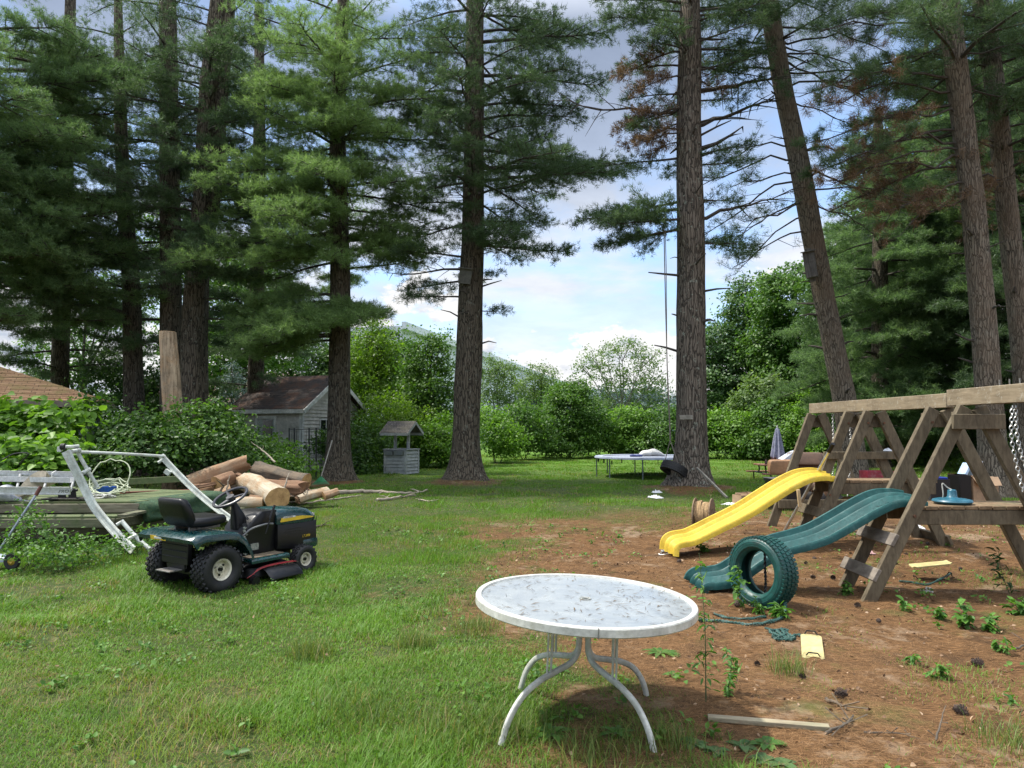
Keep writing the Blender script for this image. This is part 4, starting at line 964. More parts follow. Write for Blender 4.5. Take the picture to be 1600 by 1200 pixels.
rt = [  # px, Y, blobs, material, label
 (1140, 45, [(1140, 585, 2.2, 2, 2.2), (1120, 540, 1.8, 1.8, 1.5), (1165, 520, 2.2, 2, 2.0), (1175, 470, 1.8, 1.8, 1.6), (1185, 600, 2.4, 2, 2.2), (1150, 640, 2.4, 2, 1.6), (1118, 610, 1.5, 1.5, 1.8)], LF_TREE, 'dark layered tree just right of the stout pine'),
 (1225, 41, [(1225, 470, 2.0, 1.9, 1.5), (1240, 520, 2.4, 2, 1.8), (1210, 540, 2.0, 2, 1.6), (1262, 560, 2.3, 2, 2.0), (1235, 600, 2.4, 2, 1.7), (1245, 435, 1.2, 1.2, .9), (1205, 445, .9, .9, .7)], LF_BUSH, 'tall green broadleaf tree behind the bat box pine'),
 (1310, 37, [(1310, 430, 1.9, 1.9, 1.6), (1340, 500, 2.2, 2, 1.8), (1300, 520, 2.0, 2, 1.8), (1330, 580, 2.2, 2, 1.8), (1325, 380, 1.2, 1.2, 1.0), (1345, 625, 2.2, 2, 1.4)], LF_TREE, 'broadleaf tree right of the leaning pine trunk'),
 (1190, 38.5, [(1190, 622, 1.4, 1.3, .8), (1210, 640, 1.3, 1.2, .7), (1165, 638, 1.0, 1, .6), (1195, 600, .9, .9, .5)], LF_PALE, 'pale grey green small tree above the hedge near the parasol'),
 (1275, 38, [(1270, 635, 1.3, 1.2, .9), (1290, 610, 1.2, 1.2, 1.0), (1255, 610, 1.0, 1, .8)], LF_HEDGE, 'light green small tree between pale one and leaning trunk'),
 (1400, 44, [(1400, 330, 3, 2.4, 2.2), (1430, 250, 2.8, 2.4, 2.2), (1460, 330, 3, 2.4, 2.4), (1390, 420, 2.8, 2.4, 2.2), (1420, 480, 3, 2.4, 2.4)], LF_BUSH, 'high green broadleaf crown behind the dark pines on the right')]
for i, (px, Y, bl, mt, lab) in enumerate(rt):
    leafy('broadleaf_tree', lab, 'tree', gp(px, Y), [blob(a, b, Y + (k % 3 - 1) * .8, c, d_, e_) for k, (a, b, c, d_, e_) in enumerate(bl)], mt, LIMB, .19, 350 + i, per=3.4, dens=34, cl=.42, sr=.14, group='broadleaf trees at the edge of the wood', flat=.6)
# left background
leafy('broadleaf_tree', 'green broadleaf tree glimpsed through the left pines', 'tree', gp(130, 40), [blob(60 + k * 42, 380 + 90 * ((k * 7) % 5), 40 + (k % 3), 2.4, 2, 2.2) for k in range(9)], LF_BUSH, LIMB, .19, 360, per=2.4, dens=30, cl=.45, sr=.16)
leafy('broadleaf_tree', 'green broadleaf tree behind the forked pine', 'tree', gp(380, 38), [blob(380, 480, 38, 2.2, 2, 2.0), blob(350, 560, 38, 2.0, 2, 1.8), blob(420, 540, 38, 2.0, 2, 1.8), blob(400, 420, 38, 1.6, 1.6, 1.4), blob(300, 520, 38, 1.8, 1.6, 1.6), blob(330, 420, 38, 1.5, 1.5, 1.6)], LF_BUSH, LIMB, .18, 361, per=2.4, dens=28, cl=.45, sr=.16)
leafy('blue_spruce', 'small blue green spruce between snag and shed roof', 'tree', gp(365, 33), [blob(365, 645, 33, 1.1, 1.0, 1.0), blob(365, 612, 33, .8, .8, .9), blob(364, 585, 33, .4, .4, .6)], LF_SPRUCE, LIMB, .09, 362, per=9, dens=30, cl=.22, sr=.08)
leafy('broadleaf_tree', 'dim shrubby tree in the shade beside the garage', 'tree', gp(215, 27), [blob(175, 600, 27, 1.5, 1.2, 1.1), blob(225, 620, 27, 1.4, 1.2, 1.0), blob(270, 610, 28, 1.2, 1.2, 1.2), blob(320, 640, 27, 1.0, 1, .8)], LF_TREE, LIMB, .13, 363, per=5, dens=34, sr=.08)

leafy('broadleaf_tree', 'bushy green tree hiding the near end of the warehouse', 'tree', gp(612, 46), [blob(610, 560, 46, 2.0, 1.8, 1.8), blob(575, 600, 46, 2.0, 1.8, 1.6), blob(630, 600, 45, 1.6, 1.5, 1.5), blob(545, 560, 46, 1.8, 1.6, 1.8), blob(520, 610, 46, 2.2, 1.8, 1.8), blob(470, 570, 46, 2.4, 1.8, 2.0), blob(440, 620, 46, 2.2, 1.8, 1.6)], LF_TREE, LIMB, .2, 364, per=4, dens=32, cl=.45, sr=.16)
# ------------------------------------------------------------------ wishing well
WELLW = M('grey_white_boards', (.40, .41, .40), .75, scale=5, dirt=(.20, .22, .19, .7))
wc = G(629, 742); wz = float(gz(wc.x, wc.y))
well = thing('wishing_well', 'grey white wooden wishing well planter with little shingled roof', 'wishing well', (wc.x, wc.y, wz), R(-24))
# local: front face at y=0 spans x -.55...4, right side face recedes along +y
FW, DP, H = .82, .80, .82
cx = -.30
def well_wall(p0, p1, name):
    p0, p1 = Vector(p0), Vector(p1); L = (p1 - p0).length; a = math.atan2(p1.y - p0.y, p1.x - p0.x)
    lap_wall(L, H, .115, .012).build(name, WELLW, well, smooth=False, loc=p0, rot=(0, 0, a))
x0, x1 = cx - FW / 2, cx + FW / 2
well_wall((x0, 0, 0), (x1, 0, 0), 'wall'); well_wall((x1, 0, 0), (x1, DP, 0), 'wall'); well_wall((x1, DP, 0), (x0, DP, 0), 'wall'); well_wall((x0, DP, 0), (x0, 0, 0), 'wall')
for x in (x0, x1):
    for y in (0, DP): MB().box((x, y, H / 2), (.085, .085, H + .01)).build('corner_post', WELLW, well, smooth=False)
MB().box((cx, 0, H + .02), (FW + .14, .12, .035)).box((cx, DP, H + .02), (FW + .14, .12, .035)).box((x0, DP / 2, H + .021), (.12, DP - .12, .035)).box((x1, DP / 2, H + .021), (.12, DP - .12, .035)).build('rim', WELLW, well, smooth=False)
MB().box((cx, DP / 2, H - .25), (FW - .03, DP - .03, .02)).build('soil', BLACK, well, smooth=False)
for s in (-1, 1): MB().box((cx + s * .27, DP / 2, H + .30), (.085, .085, .62)).build('post', WELLW, well, bevel=.004)
for s in (-1, 1):
    MB().add([(cx + s * .21 - .19, -.16, H - .02), (cx + s * .21 + .19, -.16, H - .02), (cx + s * .21 + .19, -.05, H - .02), (cx + s * .21 - .19, -.05, H - .02),
              (cx + s * .21 - .15, -.14, H - .17), (cx + s * .21 + .15, -.14, H - .17), (cx + s * .21 + .15, -.05, H - .17), (cx + s * .21 - .15, -.05, H - .17)],
             [(4, 5, 6, 7), (0, 4, 7, 3), (1, 2, 6, 5), (0, 1, 5, 4), (3, 7, 6, 2)]).build('planter_box', M('grey_planter', (.22, .235, .235), .8), well, smooth=False)
rz0, rz1, ry = H + .58, H + .98, .52
rf = MB()
for s in (-1, 1):
    y = DP / 2 + s * ry
    rf.add([(cx - .58, y, rz0), (cx + .58, y, rz0), (cx + .58, DP / 2, rz1), (cx - .58, DP / 2, rz1), (cx - .58, y, rz0 + .03), (cx + .58, y, rz0 + .03), (cx + .58, DP / 2, rz1 + .03), (cx - .58, DP / 2, rz1 + .03)],
           [(0, 3, 2, 1), (4, 5, 6, 7), (0, 1, 5, 4), (1, 2, 6, 5), (0, 4, 7, 3)])
roof = rf.build('roof', ROOFGR, well, smooth=False)
b = MB()
for s in (-1, 1):
    b.box((cx, DP / 2 + s * (ry - .01), rz0 - .03), (1.14, .03, .09))
    for x in (-.57, .57): b.beam((cx + x, DP / 2 + s * ry, rz0 - .03), (cx + x, DP / 2, rz1 - .03), .025, .08)
b.build('fascia', WELLW, roof, smooth=False)
leafy('potted_plant', 'small green plant climbing the front of the wishing well', 'plant', tuple(G(618, 738)), [(G(616, 738).x, G(616, 738).y - .1, .28, .20, .14, .22), (G(626, 738).x, G(626, 738).y - .1, .12, .16, .12, .12)], LF_VINE, LIMB, .06, 400, per=30, cl=.10, dens=12, stems=1, sr=.01)

# barkless snag
SNAG = woodmat('bare_snag_wood', (.13, .085, .05), (.46, .36, .25), .9, worn=(.30, .18, .09), ax=(9, 9, .4), chip=(.07, .05, .035))
sp = [(W(275, 700, 17), .24), (W(271, 640, 17), .215), (W(268, 590, 17), .215), (W(264, 550, 17), .20), (W(262, 519, 17), .19)]
sp[0][0].z = -.1
sg = thing('tree_snag', 'pale barkless dead trunk cut flat, standing before the forked pine', 'dead tree', (sp[0][0].x, 17, 0))
trunk_mesh('trunk', sp, SNAG, sg, 44, rib=.10, n=28)
tp = sp[-1][0] - Vector(sg.location); MB().lathe([(.0, 0), (.10, .004), (.175, 0), (.175, -.05)], 20, tp + Vector((0, 0, .012))).build('cut_top', M('cut_wood', (.42, .29, .16), .85, scale=12), sg)

# ------------------------------------------------------------------ logs
CUT = pmat('log_end', lambda nt, b: (lambda v, wv: (setattr(wv, 'wave_type', 'RINGS'), setattr(wv, 'rings_direction', 'X'), nt.links.new(v, wv.inputs[0]),
     nt.links.new(mix(nt, .75, ramp(nt, wv.outputs[1], [(.2, (.40, .22, .10)), (.8, (.62, .40, .20))]), ramp(nt, noise(nt, v, 6, 6, .7), [(.35, (.25, .12, .05)), (.6, (.62, .38, .17))])), b.inputs['Base Color'])))(geo(nt), nd(nt, 'ShaderNodeTexWave', Scale=14.0, Distortion=2.0, Detail=3.0)))
def logmat(name, lo, hi, tint, lich): 
    def f(nt, b):
        v = geo(nt); mp = nt.nodes.new('ShaderNodeMapping'); mp.inputs['Scale'].default_value = (.5, 4, 4); nt.links.new(v, mp.inputs[0])
        n = noise(nt, mp.outputs[0], 2.5, 9, .7, .5); n2 = noise(nt, v, 3, 7, .7)
        c = ramp(nt, n, [(.3, lo), (.68, hi)]); c = mix(nt, ramp(nt, n2, [(.48, 0.0), (.60, .8)]), c, tint)
        c = mix(nt, ramp(nt, noise(nt, v, 11, 7, .7), [(.62, 0.0), (.66, lich)]), c, (.05, .035, .025))
        nt.links.new(c, b.inputs['Base Color']); b.inputs['Roughness'].default_value = .9; bump(nt, b, n, .8, .03)
    return pmat(name, f)
LG_PALE = logmat('pale_log', (.25, .205, .14), (.45, .39, .29), (.30, .19, .10), .5)
LG_TAN = logmat('tan_log', (.17, .11, .065), (.38, .27, .17), (.24, .13, .065), .6)
LG_DARK = logmat('barked_log', (.036, .030, .023), (.125, .10, .072), (.15, .11, .072), .7)
LG_ROT = logmat('rotten_log', (.10, .055, .030), (.28, .165, .092), (.17, .09, .05), .8)
def log(label, p0, p1, r0, r1, mat, seed, name='log', rough=.075, group='logs in the pile', torn=0.0):
    p0, p1 = Vector(p0), Vector(p1); L = (p1 - p0).length; d = (p1 - p0).normalized()
    t = thing(name, label, 'log', p0, group=group, rot=d.to_track_quat('X', 'Z').to_euler())
    n, m = 28, max(6, int(L / .12)); th = np.linspace(0, 2 * PI, n, endpoint=False); s = np.linspace(0, L, m)
    TH, S = np.meshgrid(th, s); rr = np.interp(s, [0, L], [r0, r1])[:, None] * (1 + (vnoise(TH * 2 / PI * 4, S * 2.2, 1, seed) - .5) * rough * 3.6 + (vnoise(TH * 9 / PI, S * 5, 1, seed + 1) - .5) * rough)
    rr[:, -1] = (rr[:, -2] + rr[:, 0]) / 2
    bend = np.sin(S / L * PI) * L * .02 * (1 if seed % 2 else -1)
    XX = S.copy()
    if torn: XX[-1] += (vnoise(TH[-1] * 3, TH[-1] * 0 + seed, 1, seed + 4) - .3) * torn; XX[0] -= (vnoise(TH[0] * 3, TH[0] * 0 + seed, 1, seed + 6) - .3) * torn
    V = np.stack([XX, rr * np.cos(TH), rr * np.sin(TH) + bend], 2).reshape(-1, 3)
    i = np.arange(m - 1)[:, None] * n; k = np.arange(n)[None]; k2 = (k + 1) % n
    mesh_np('bark', V, np.stack([i + k, i + n + k, i + n + k2, i + k2], 2).reshape(-1, 4), mat, t, smooth=True)
    for e, sgn in ((0, -1), (m - 1, 1)):
        ring = V[e * n:(e + 1) * n]; c = ring.mean(0)
        vs = [tuple(c + (sgn * .004, 0, 0))] + [tuple(q) for q in ring]
        MB().add(vs, [(0, 1 + k_, 1 + (k_ + 1) % n) for k_ in range(n)]).build('cut_end', CUT if not torn else LG_ROT, t, smooth=False)
    return t
Wp = W
log('thick pale debarked log in front of the pile, cut end towards the grass', Wp(384, 752, 14.9), Wp(434, 780, 13.7), .20, .235, LG_PALE, 1)
log('dark barked log on top of the pile, orange cut end facing left', Wp(400, 733, 15.6), Wp(478, 754, 15.2), .185, .20, LG_DARK, 2)
log('tan split log sloping up to the right on the left of the pile', Wp(300, 756, 14.8), Wp(383, 724, 15.4), .19, .17, LG_TAN, 3, rough=.08, torn=.15)
log('rotten reddish log lying behind the thick pale one', Wp(400, 756, 15.0), Wp(472, 766, 14.7), .13, .18, LG_ROT, 4, rough=.12, torn=.2)
log('short orange brown chunk between the tan log and the thick pale log', Wp(338, 756, 14.5), Wp(362, 747, 14.8), .17, .15, LG_ROT, 5, rough=.10)
log('wedge of split orange wood in front of the short chunk', Wp(338, 776, 14.1), Wp(362, 768, 14.2), .13, .15, LG_TAN, 6, rough=.12)
log('pale barkless log lying lowest behind the mower seat', Wp(318, 791, 13.6), Wp(412, 787, 13.7), .13, .12, LG_PALE, 7, rough=.07)
log('long tan log at the lower left of the pile', Wp(296, 772, 14.5), Wp(345, 762, 14.7), .12, .11, LG_TAN, 8)
log('dark shaded log buried at the back left of the pile', Wp(320, 764, 15.2), Wp(395, 760, 15.4), .19, .18, LG_DARK, 9)
log('dark shaded log buried under the barked one', Wp(405, 772, 15.0), Wp(470, 770, 15.2), .15, .16, LG_DARK, 10)
log('greyish log end lying right of the pile by the grass', Wp(466, 781, 14.3), Wp(512, 768, 14.9), .085, .10, LG_PALE, 11, torn=.05)
log('knobbly short piece at the right end of the pile', Wp(506, 775, 14.6), Wp(528, 768, 14.8), .085, .07, LG_TAN, 12, rough=.12)
for k, (px, py, Y, dx, dy, dz, r, mt) in enumerate([(300, 762, 14.3, .5, .3, .10, .05, LG_ROT), (318, 738, 15.0, .4, .2, .12, .04, LG_TAN), (390, 778, 13.9, .5, -.2, .02, .05, LG_ROT), (440, 752, 15.1, .5, .1, -.12, .06, LG_ROT), (452, 776, 14.6, .45, .2, .02, .05, LG_DARK), (352, 788, 13.5, .4, .2, .05, .045, LG_TAN), (372, 742, 15.1, .35, -.1, -.10, .05, LG_ROT), (478, 776, 14.5, .35, .3, .03, .04, LG_TAN)]):
    c_ = Vector(W(px, py, Y)); log(['torn splinter of reddish wood at the far left of the log pile', 'thin split stick lying on top of the tan log', 'rotten strip under the cut end of the thick pale log', 'torn reddish strip draped over the rotten log', 'dark bark slab at the right foot of the log pile', 'small tan stick by the pale log lying lowest', 'reddish splinter between the two top logs', 'small broken stick where the pile meets the grass'][k], c_, c_ + Vector((dx, dy, dz)), r, r * .7, mt, 50 + k, name='wood_scrap', rough=.25, torn=.12, group='wood scraps round the log pile')
BR = logmat('fallen_branch', (.22, .18, .14), (.42, .36, .28), (.28, .24, .18), .4)
def branch(label, pts, r, name='fallen_branch', g_=None, mat=None, twigs=3, seed=0):
    g = np.random.default_rng(seed); P = smooth_path(pts, 6); n = len(P); c = P[0].copy()
    t = MB(); t.tube([q - c + Vector(g.normal(size=3)) * r * .3 for q in P], [r * (1 - .7 * i / n) for i in range(n)], 7)
    for _ in range(twigs):
        i = int(g.integers(1, n - 1)); d_ = Vector(g.normal(size=3)); d_.z = abs(d_.z) * .5; q = P[i] - c
        t.tube([q, q + d_ * min(.12, r * 5), q + d_ * min(.22, r * 9) + Vector((0, 0, -.02 if r > .015 else 0))], [r * .4, r * .3, .004], 4)
    o = t.build(name, mat or BR, None); o.location = c; return tag(o, label, 'branch', 'fallen branches and sticks')
og = onG
branch('long pale branch running from the pile out over the grass', [og(520, 774, .05), og(560, 771, .05), og(600, 771, .04), og(640, 773, .04), og(668, 767, .03)], .055, seed=1)
branch('thin branch in the grass short of the long pale one', [og(588, 784, .03), og(615, 781, .04), og(650, 775, .03)], .035, seed=2)
branch('thin stick lying just in front of the log pile', [og(450, 786, .04), og(480, 788, .03), og(530, 781, .03), og(565, 776, .03)], .03, seed=3)
branch('stick leaning up out of the right side of the pile', [Wp(440, 775, 14.2), Wp(448, 750, 14.3), Wp(452, 738, 14.4)], .022, seed=4, twigs=0)
branch('forked stick poking up in front of the orange wedge', [Wp(330, 795, 13.6), Wp(340, 775, 13.6), Wp(352, 757, 13.6)], .045, seed=5, twigs=5, mat=LG_DARK)
branch('stick poking up beside the thick pale log', [Wp(352, 775, 14.0), Wp(356, 757, 14.0), Wp(359, 743, 14.0)], .022, seed=6, twigs=0)
branch('brown arching branch rising behind the pile towards the shed', [Wp(430, 722, 15.8), Wp(410, 703, 16), Wp(392, 690, 16)], .022, seed=7, twigs=1)
branch('dark stick crossing the grass right of the mower nose', [og(490, 826, .02), og(508, 823, .03), og(522, 824, .02)], .018, seed=8, twigs=2, mat=LG_DARK)
branch('twiggy piece at the right foot of the pile', [og(462, 789, .05), Wp(474, 772, 14.4), Wp(480, 766, 14.5)], .022, seed=9, twigs=4)
branch('thin twig in the grass left of the mound of the middle pine', [og(655, 782, .02), og(672, 784, .02), og(686, 782, .02)], .018, seed=10, twigs=1)

# ------------------------------------------------------------------ old decking stacked on the left
DK1 = woodmat('weathered_green_deck', (.075, .078, .050), (.20, .19, .125), worn=(.07, .10, .035))
DK2 = woodmat('grey_deck_edge', (.12, .105, .075), (.26, .235, .17), worn=(.10, .115, .06))
CARPET = M('green_carpet', (.022, .058, .026), .98, scale=14, dirt=(.09, .12, .045, .6), bmp=.6, bd=.02)
GRNTOP = M('mossy_boards', (.085, .115, .045), .95, scale=8, dirt=(.17, .15, .08, .6), bmp=.4)
def slab(label, quad, z0, z1, mats, group='stacked deck sections', boards=9, carpet=None):
    """deck section: quad = 4 ground corners (front-left, front-right, back-right, back-left)"""
    q = [Vector((p[0], p[1], 0)) for p in quad]; c = q[0].copy(); t = thing('deck_section', label, 'deck section', (c.x, c.y, 0), group=group)
    for k, (a, b_) in enumerate(((0, 1), (1, 2), (2, 3), (3, 0))):
        nn = 2 if z1 - z0 > .16 else 1
        P0, P1 = q[a] - c, q[b_] - c; hgt = (z1 - z0 - .03)
        MB().beam(P0 + Vector((0, 0, (z0 + z1 - .03) / 2)), P1 + Vector((0, 0, (z0 + z1 - .03) / 2)), .05, hgt, ext=.02 if k % 2 == 0 else -.03).build('side_board', mats[0], t, bevel=.005)
    u0 = q[3] - q[0]; top = MB()
    for i in range(boards):
        a, b_ = (i + .06) / boards, (i + .94) / boards
        A_ = q[0].lerp(q[3], a) - c; B_ = q[1].lerp(q[2], a) - c; C2 = q[1].lerp(q[2], b_) - c; D2 = q[0].lerp(q[3], b_) - c
        up = lambda v, z: (v.x, v.y, z)
        top.add([up(A_, z1 - .028), up(B_, z1 - .028), up(C2, z1 - .028), up(D2, z1 - .028), up(A_, z1), up(B_, z1), up(C2, z1), up(D2, z1)], [(0, 3, 2, 1), (4, 5, 6, 7), (0, 1, 5, 4), (1, 2, 6, 5), (2, 3, 7, 6), (3, 0, 4, 7)])
    top.build('deck_boards', mats[1], t, smooth=False)
    return t, c
# lowest: corner near (185, 845)
cz = 0.0
a0 = G(186, 847); a1 = G(335, 812); aL = G(-110, 846)
slab('lowest and widest of the stacked deck sections, grey board sides', [(-9.6, 9.9), (a0.x, a0.y + .15), (-4.6, 12.4), (-9.6, 13.6)], .06, .255, (DK2, DK1))
slab('middle stacked deck section with mossy green edge', [(-9.6, 9.75), (W(178, 790, 9.9).x, 9.9), (-4.75, 12.0), (-9.6, 13.4)], .265, .415, (DK1, GRNTOP))
tt, c = slab('topmost of the stacked deck sections, laid with green boards', [(-9.6, 10.05), (W(215, 770, 10.2).x, 10.25), (-4.9, 11.9), (-9.6, 13.3)], .43, .585, (DK2, GRNTOP))
# folded green carpet squeezed between the sections and hanging over their right edge
cr = MB(); P0 = Vector((W(218, 770, 10.2).x + .04, 10.2, 0)); P1 = Vector((-4.82, 11.95, 0)); dd_ = (P1 - P0).normalized(); nn2 = Vector((dd_.y, -dd_.x, 0)); secs = []
g = np.random.default_rng(5)
for i in range(29):
    f = i / 28; p = P0.lerp(P1, f); w_ = [g.normal() * .012 for _ in range(7)]; sw = .04 * math.sin(f * 17) + .03 * math.sin(f * 7.7)
    prof = [(-.35, .905), (.03, .91), (.10 + w_[0], .86), (.12 + w_[1] + sw, .74), (.09 + w_[2], .64), (.16 + w_[3] + sw, .56), (.13 + w_[4] - sw, .47), (.02, .43), (.0, .50), (.03, .60), (.03, .72), (.02, .85), (-.35, .89)]
    secs.append([tuple(p + nn2 * a + Vector((0, 0, .275 + (b_ - .43) * .66 + (w_[5] if a > 0 else 0)))) for a, b_ in prof])
tag(MB().loft(secs).build('carpet', CARPET, None, sub=1), 'folded dark green carpet draped over the edge of the deck stack', 'carpet')
tag(MB().beam(W(190, 806, 9.82), W(300, 783, 11.3), .14, .035).build('plank', DK1, None, bevel=.003), 'mossy loose board resting on the ledge of the lowest deck section', 'plank', 'loose boards on the deck stack')
tag(MB().beam(W(118, 757, 11.0), W(288, 748, 11.8), .04, .10).build('plank', GRNTOP, None, bevel=.003), 'thin green board propped on edge behind the coiled rope', 'plank', 'loose boards on the deck stack')
tag(MB().beam(W(190, 770, 11.4), W(300, 766, 12.6), .10, .03).build('plank', M('red_plank', (.16, .05, .03), .8, scale=10, dirt=(.05, .035, .03, .7)), None, bevel=.003), 'dark red board lying at the back of the deck stack', 'plank', 'loose boards on the deck stack')
# aluminium ladders / gutter lengths
ALU = M('aluminium', (.62, .63, .64), .38, .85, var=.12, scale=5, dirt=(.30, .29, .27, .4))
WHT = M('white_enamel', (.54, .55, .54), .5, scale=6, dirt=(.38, .36, .31, .5))
def rail(label, p0, p1, h, t_, mat, z_lip=True, name='ladder_rail', text=None):
    p0, p1 = Vector(p0), Vector(p1); b_ = MB().beam(p0, p1, t_, h)
    if z_lip: b_.beam(p0 + Vector((0, -t_ * .6, h / 2 + .004)), p1 + Vector((0, -t_ * .6, h / 2 + .004)), t_ * 2, .012).beam(p0 + Vector((0, -t_ * .6, -h / 2 - .004)), p1 + Vector((0, -t_ * .6, -h / 2 - .004)), t_ * 2, .012)
    return b_
lad = thing('extension_ladder', 'aluminium extension ladder lying flat across the deck stack at the left edge', 'ladder', (W(110, 765, 9.9)))
o = Vector(lad.location)
for k, (ya, yb, Y, x1_, nm) in enumerate(((765, 763, 9.9, 110, 'near'), (740, 742, 11.1, 118, 'far'))):
    p0 = Vector(W(-260, ya - (0 if k == 0 else 3), Y - .1)); p1 = Vector(W(x1_, yb if k else 767, Y)); rail('', p0 - o, p1 - o, .085, .02, ALU).build('rail', ALU, lad, smooth=False)
for i in range(9):
    f = .08 + i * .115; a_ = Vector(W(-260, 764, 9.8)).lerp(Vector(W(110, 767, 9.9)), f); b_ = Vector(W(-260, 738, 11.0)).lerp(Vector(W(118, 742, 11.1)), f)
    MB().cyl(a_ - o, b_ - o, .017, n=10).build('rung', ALU, lad)
TXT = M('black_print', (.02, .02, .02), .6)
text_mesh('lettering', 'PRO', .055, TXT, lad, Vector(W(93, 769.5, 9.85)) - o + Vector((0, -.03, -.0)), (PI / 2, 0, R(4)), sx=1.3, shear=.2)
gt = thing('gutter', 'white metal gutter length lying on top of the aluminium ladder', 'gutter', W(115, 750, 10.4)); o = Vector(gt.location)
P0, P1 = Vector(W(-250, 745, 10.2)), Vector(W(113, 752, 10.45))
secs = [[tuple(p - o + Vector((0, a_, b_))) for a_, b_ in ((-.06, .055), (-.055, .055), (-.05, -.01), (.04, -.01), (.04, .05), (.045, .05), (.045, -.016), (-.056, -.018))] for p in (P0, P1)]
MB().loft(secs).build('channel', WHT, gt, smooth=False)
for f in (.15, .4, .65, .9):
    p = P0.lerp(P1, f) - o; MB().tube([p + Vector((0, .04, .04)), p + Vector((.03, .0, .11)), p + Vector((.05, .06, .14))], .008, 6).build('hanger', WHT, gt)
tag(MB().tube(smooth_path([W(5, 718, 12.2), W(22, 709, 12.2), W(44, 709, 12.2), W(30, 725, 12.3)], 5), .012, 6).build('bent_wire', M('black_metal', (.02, .02, .02), .5, .3), None), 'thin black bent wire handle sticking up behind the ladder', 'handle')
# cream sheet, blue tub, black bracket, rope coil on the stack
bd = MB(); a_, b_, c_, d_ = W(18, 783, 10.2), W(72, 757, 10.5), W(80, 768, 10.6), W(60, 776, 10.3)
secs = []
for i in range(9):
    f = i / 8; p = Vector(a_).lerp(Vector(b_), f); hgt = .03 + .14 * math.sin(f * PI * .75); secs.append([tuple(p + Vector((0, y, z))) for y, z in ((-.02, 0), (0, hgt * 1.5), (.10, hgt * .8), (.28, hgt * .1), (.10, hgt * .8 - .012), (0, hgt * 1.5 - .012))])
tag(bd.loft(secs).build('cream_sheet', M('cream_plastic', (.50, .43, .32), .6, scale=4), None), 'curled cream coloured sheet of plastic on the deck stack', 'sheet')
bg_ = MB(); secs = []
for i in range(12):
    f = i / 11; x = -7.75 + f * .95; r = .13 * math.sin(min(1, f * 1.15 + .1) * PI) ** .5 + .03 * math.sin(f * 14)
    secs.append([(x, 10.25 + r * 1.3 * math.cos(q), (.59) + max(0, r * (.9 + .25 * math.sin(q * 3 + f * 9)) * (math.sin(q) + .75))) for q in np.linspace(0, 2 * PI, 14, endpoint=False)])
tag(bg_.loft(secs).build('plastic_bag', M('grey_bag', (.30, .32, .36), .35, scale=5, dirt=(.08, .10, .15, .8)), None, sub=1), 'crumpled grey and dark bag lying under the ladder at the left edge', 'bag')
br_ = thing('metal_bracket', 'black metal bracket on a flat plate at the front of the deck stack', 'bracket', W(108, 782, 10.35)); BM = M('black_steel', (.018, .018, .018), .55, .4, dirt=(.07, .05, .04, .5))
MB().box((-.02, 0, .03), (.62, .22, .02), (0, 0, .05)).build('plate', BM, br_, bevel=.003)
for x in (-.10, .05): MB().prism([(x - .05, .04), (x + .06, .04), (x + .04, .17), (x - .07, .19)], -.02, .0).build('ear', BM, br_, bevel=.003)
MB().cyl((-.16, -.01, .13), (.12, -.01, .15), .018).build('pin', BM, br_)
tub = thing('blue_tray', 'bright blue plastic tray under the coil of rope', 'tray', W(163, 769, 11.2)); MB().loft([[(p[0], p[1], 0) for p in rrect(.32, .22, .05)], [(p[0], p[1], .09) for p in rrect(.36, .26, .05)], [(p[0], p[1], .09) for p in rrect(.34, .24, .05)], [(p[0], p[1], .015) for p in rrect(.30, .2, .05)]]).build('tray_body', M('blue_plastic', (.03, .12, .50), .4), tub)
rc_ = MB(); g = np.random.default_rng(9)
rc0 = Vector(W(166, 772, 10.9))
for k in range(7):
    pts = []; ax = g.uniform(.20, .34); az_ = g.uniform(.04, .10); cxx = g.normal() * .05; ty = g.uniform(-.10, .10)
    if k == 0: ax, az_ = .30, .27
    for i in range(25):
        q = 2 * PI * i / 24; pts.append(rc0 + Vector((cxx + ax * math.cos(q) + (.10 if k == 0 else 0), ty + .14 * math.sin(q), (.02 if k else -.02) + az_ + az_ * math.sin(q) + .012 * g.normal())))
    rc_.tube(pts, .009, 6)
tag(rc_.build('rope_coil', M('pale_rope', (.42, .46, .32), .8, scale=30), None), 'loose coil of pale greenish rope standing on the deck stack', 'rope')
# tangled white cord heap
g = np.random.default_rng(19); hp_ = MB(); pts = [Vector(W(158, 778, 10.7)) + Vector((g.normal() * .13, g.normal() * .07, abs(g.normal()) * .03)) for _ in range(30)]
hp_.tube(smooth_path(pts, 4), .007, 5); tag(hp_.build('cord', M('white_cord', (.5, .5, .46), .7), None), 'tangled heap of white cord in front of the blue tray', 'cord')

# big white tube frame (old swing or pool ladder) standing over the deck stack
FR = M('chalky_white_metal', (.46, .49, .45), .55, scale=9, dirt=(.30, .25, .17, .55))
fr = thing('bent_ladder', 'large chalky white curved ladder frame propped up over the deck stack', 'frame', G(205, 858)); o = Vector(fr.location)
def strip(pts, w, t_, name, mat=FR):
    P = smooth_path([Vector(p) - o for p in pts], 7); secs = []
    for i, p in enumerate(P):
        d_ = (P[min(i + 1, len(P) - 1)] - P[max(i - 1, 0)]).normalized(); s_ = d_.cross(Vector((0, 1, 0))).normalized(); u_ = Vector((0, 1, 0))
        secs.append([tuple(p + s_ * a * w / 2 + u_ * b_ * t_ / 2) for a, b_ in ((-1, -1), (-.62, -1.0), (-.6, -.5), (.6, -.5), (.62, -1.0), (1, -1), (1, 1), (-1, 1))])
    MB().loft(secs).build(name, mat, fr, smooth=False)
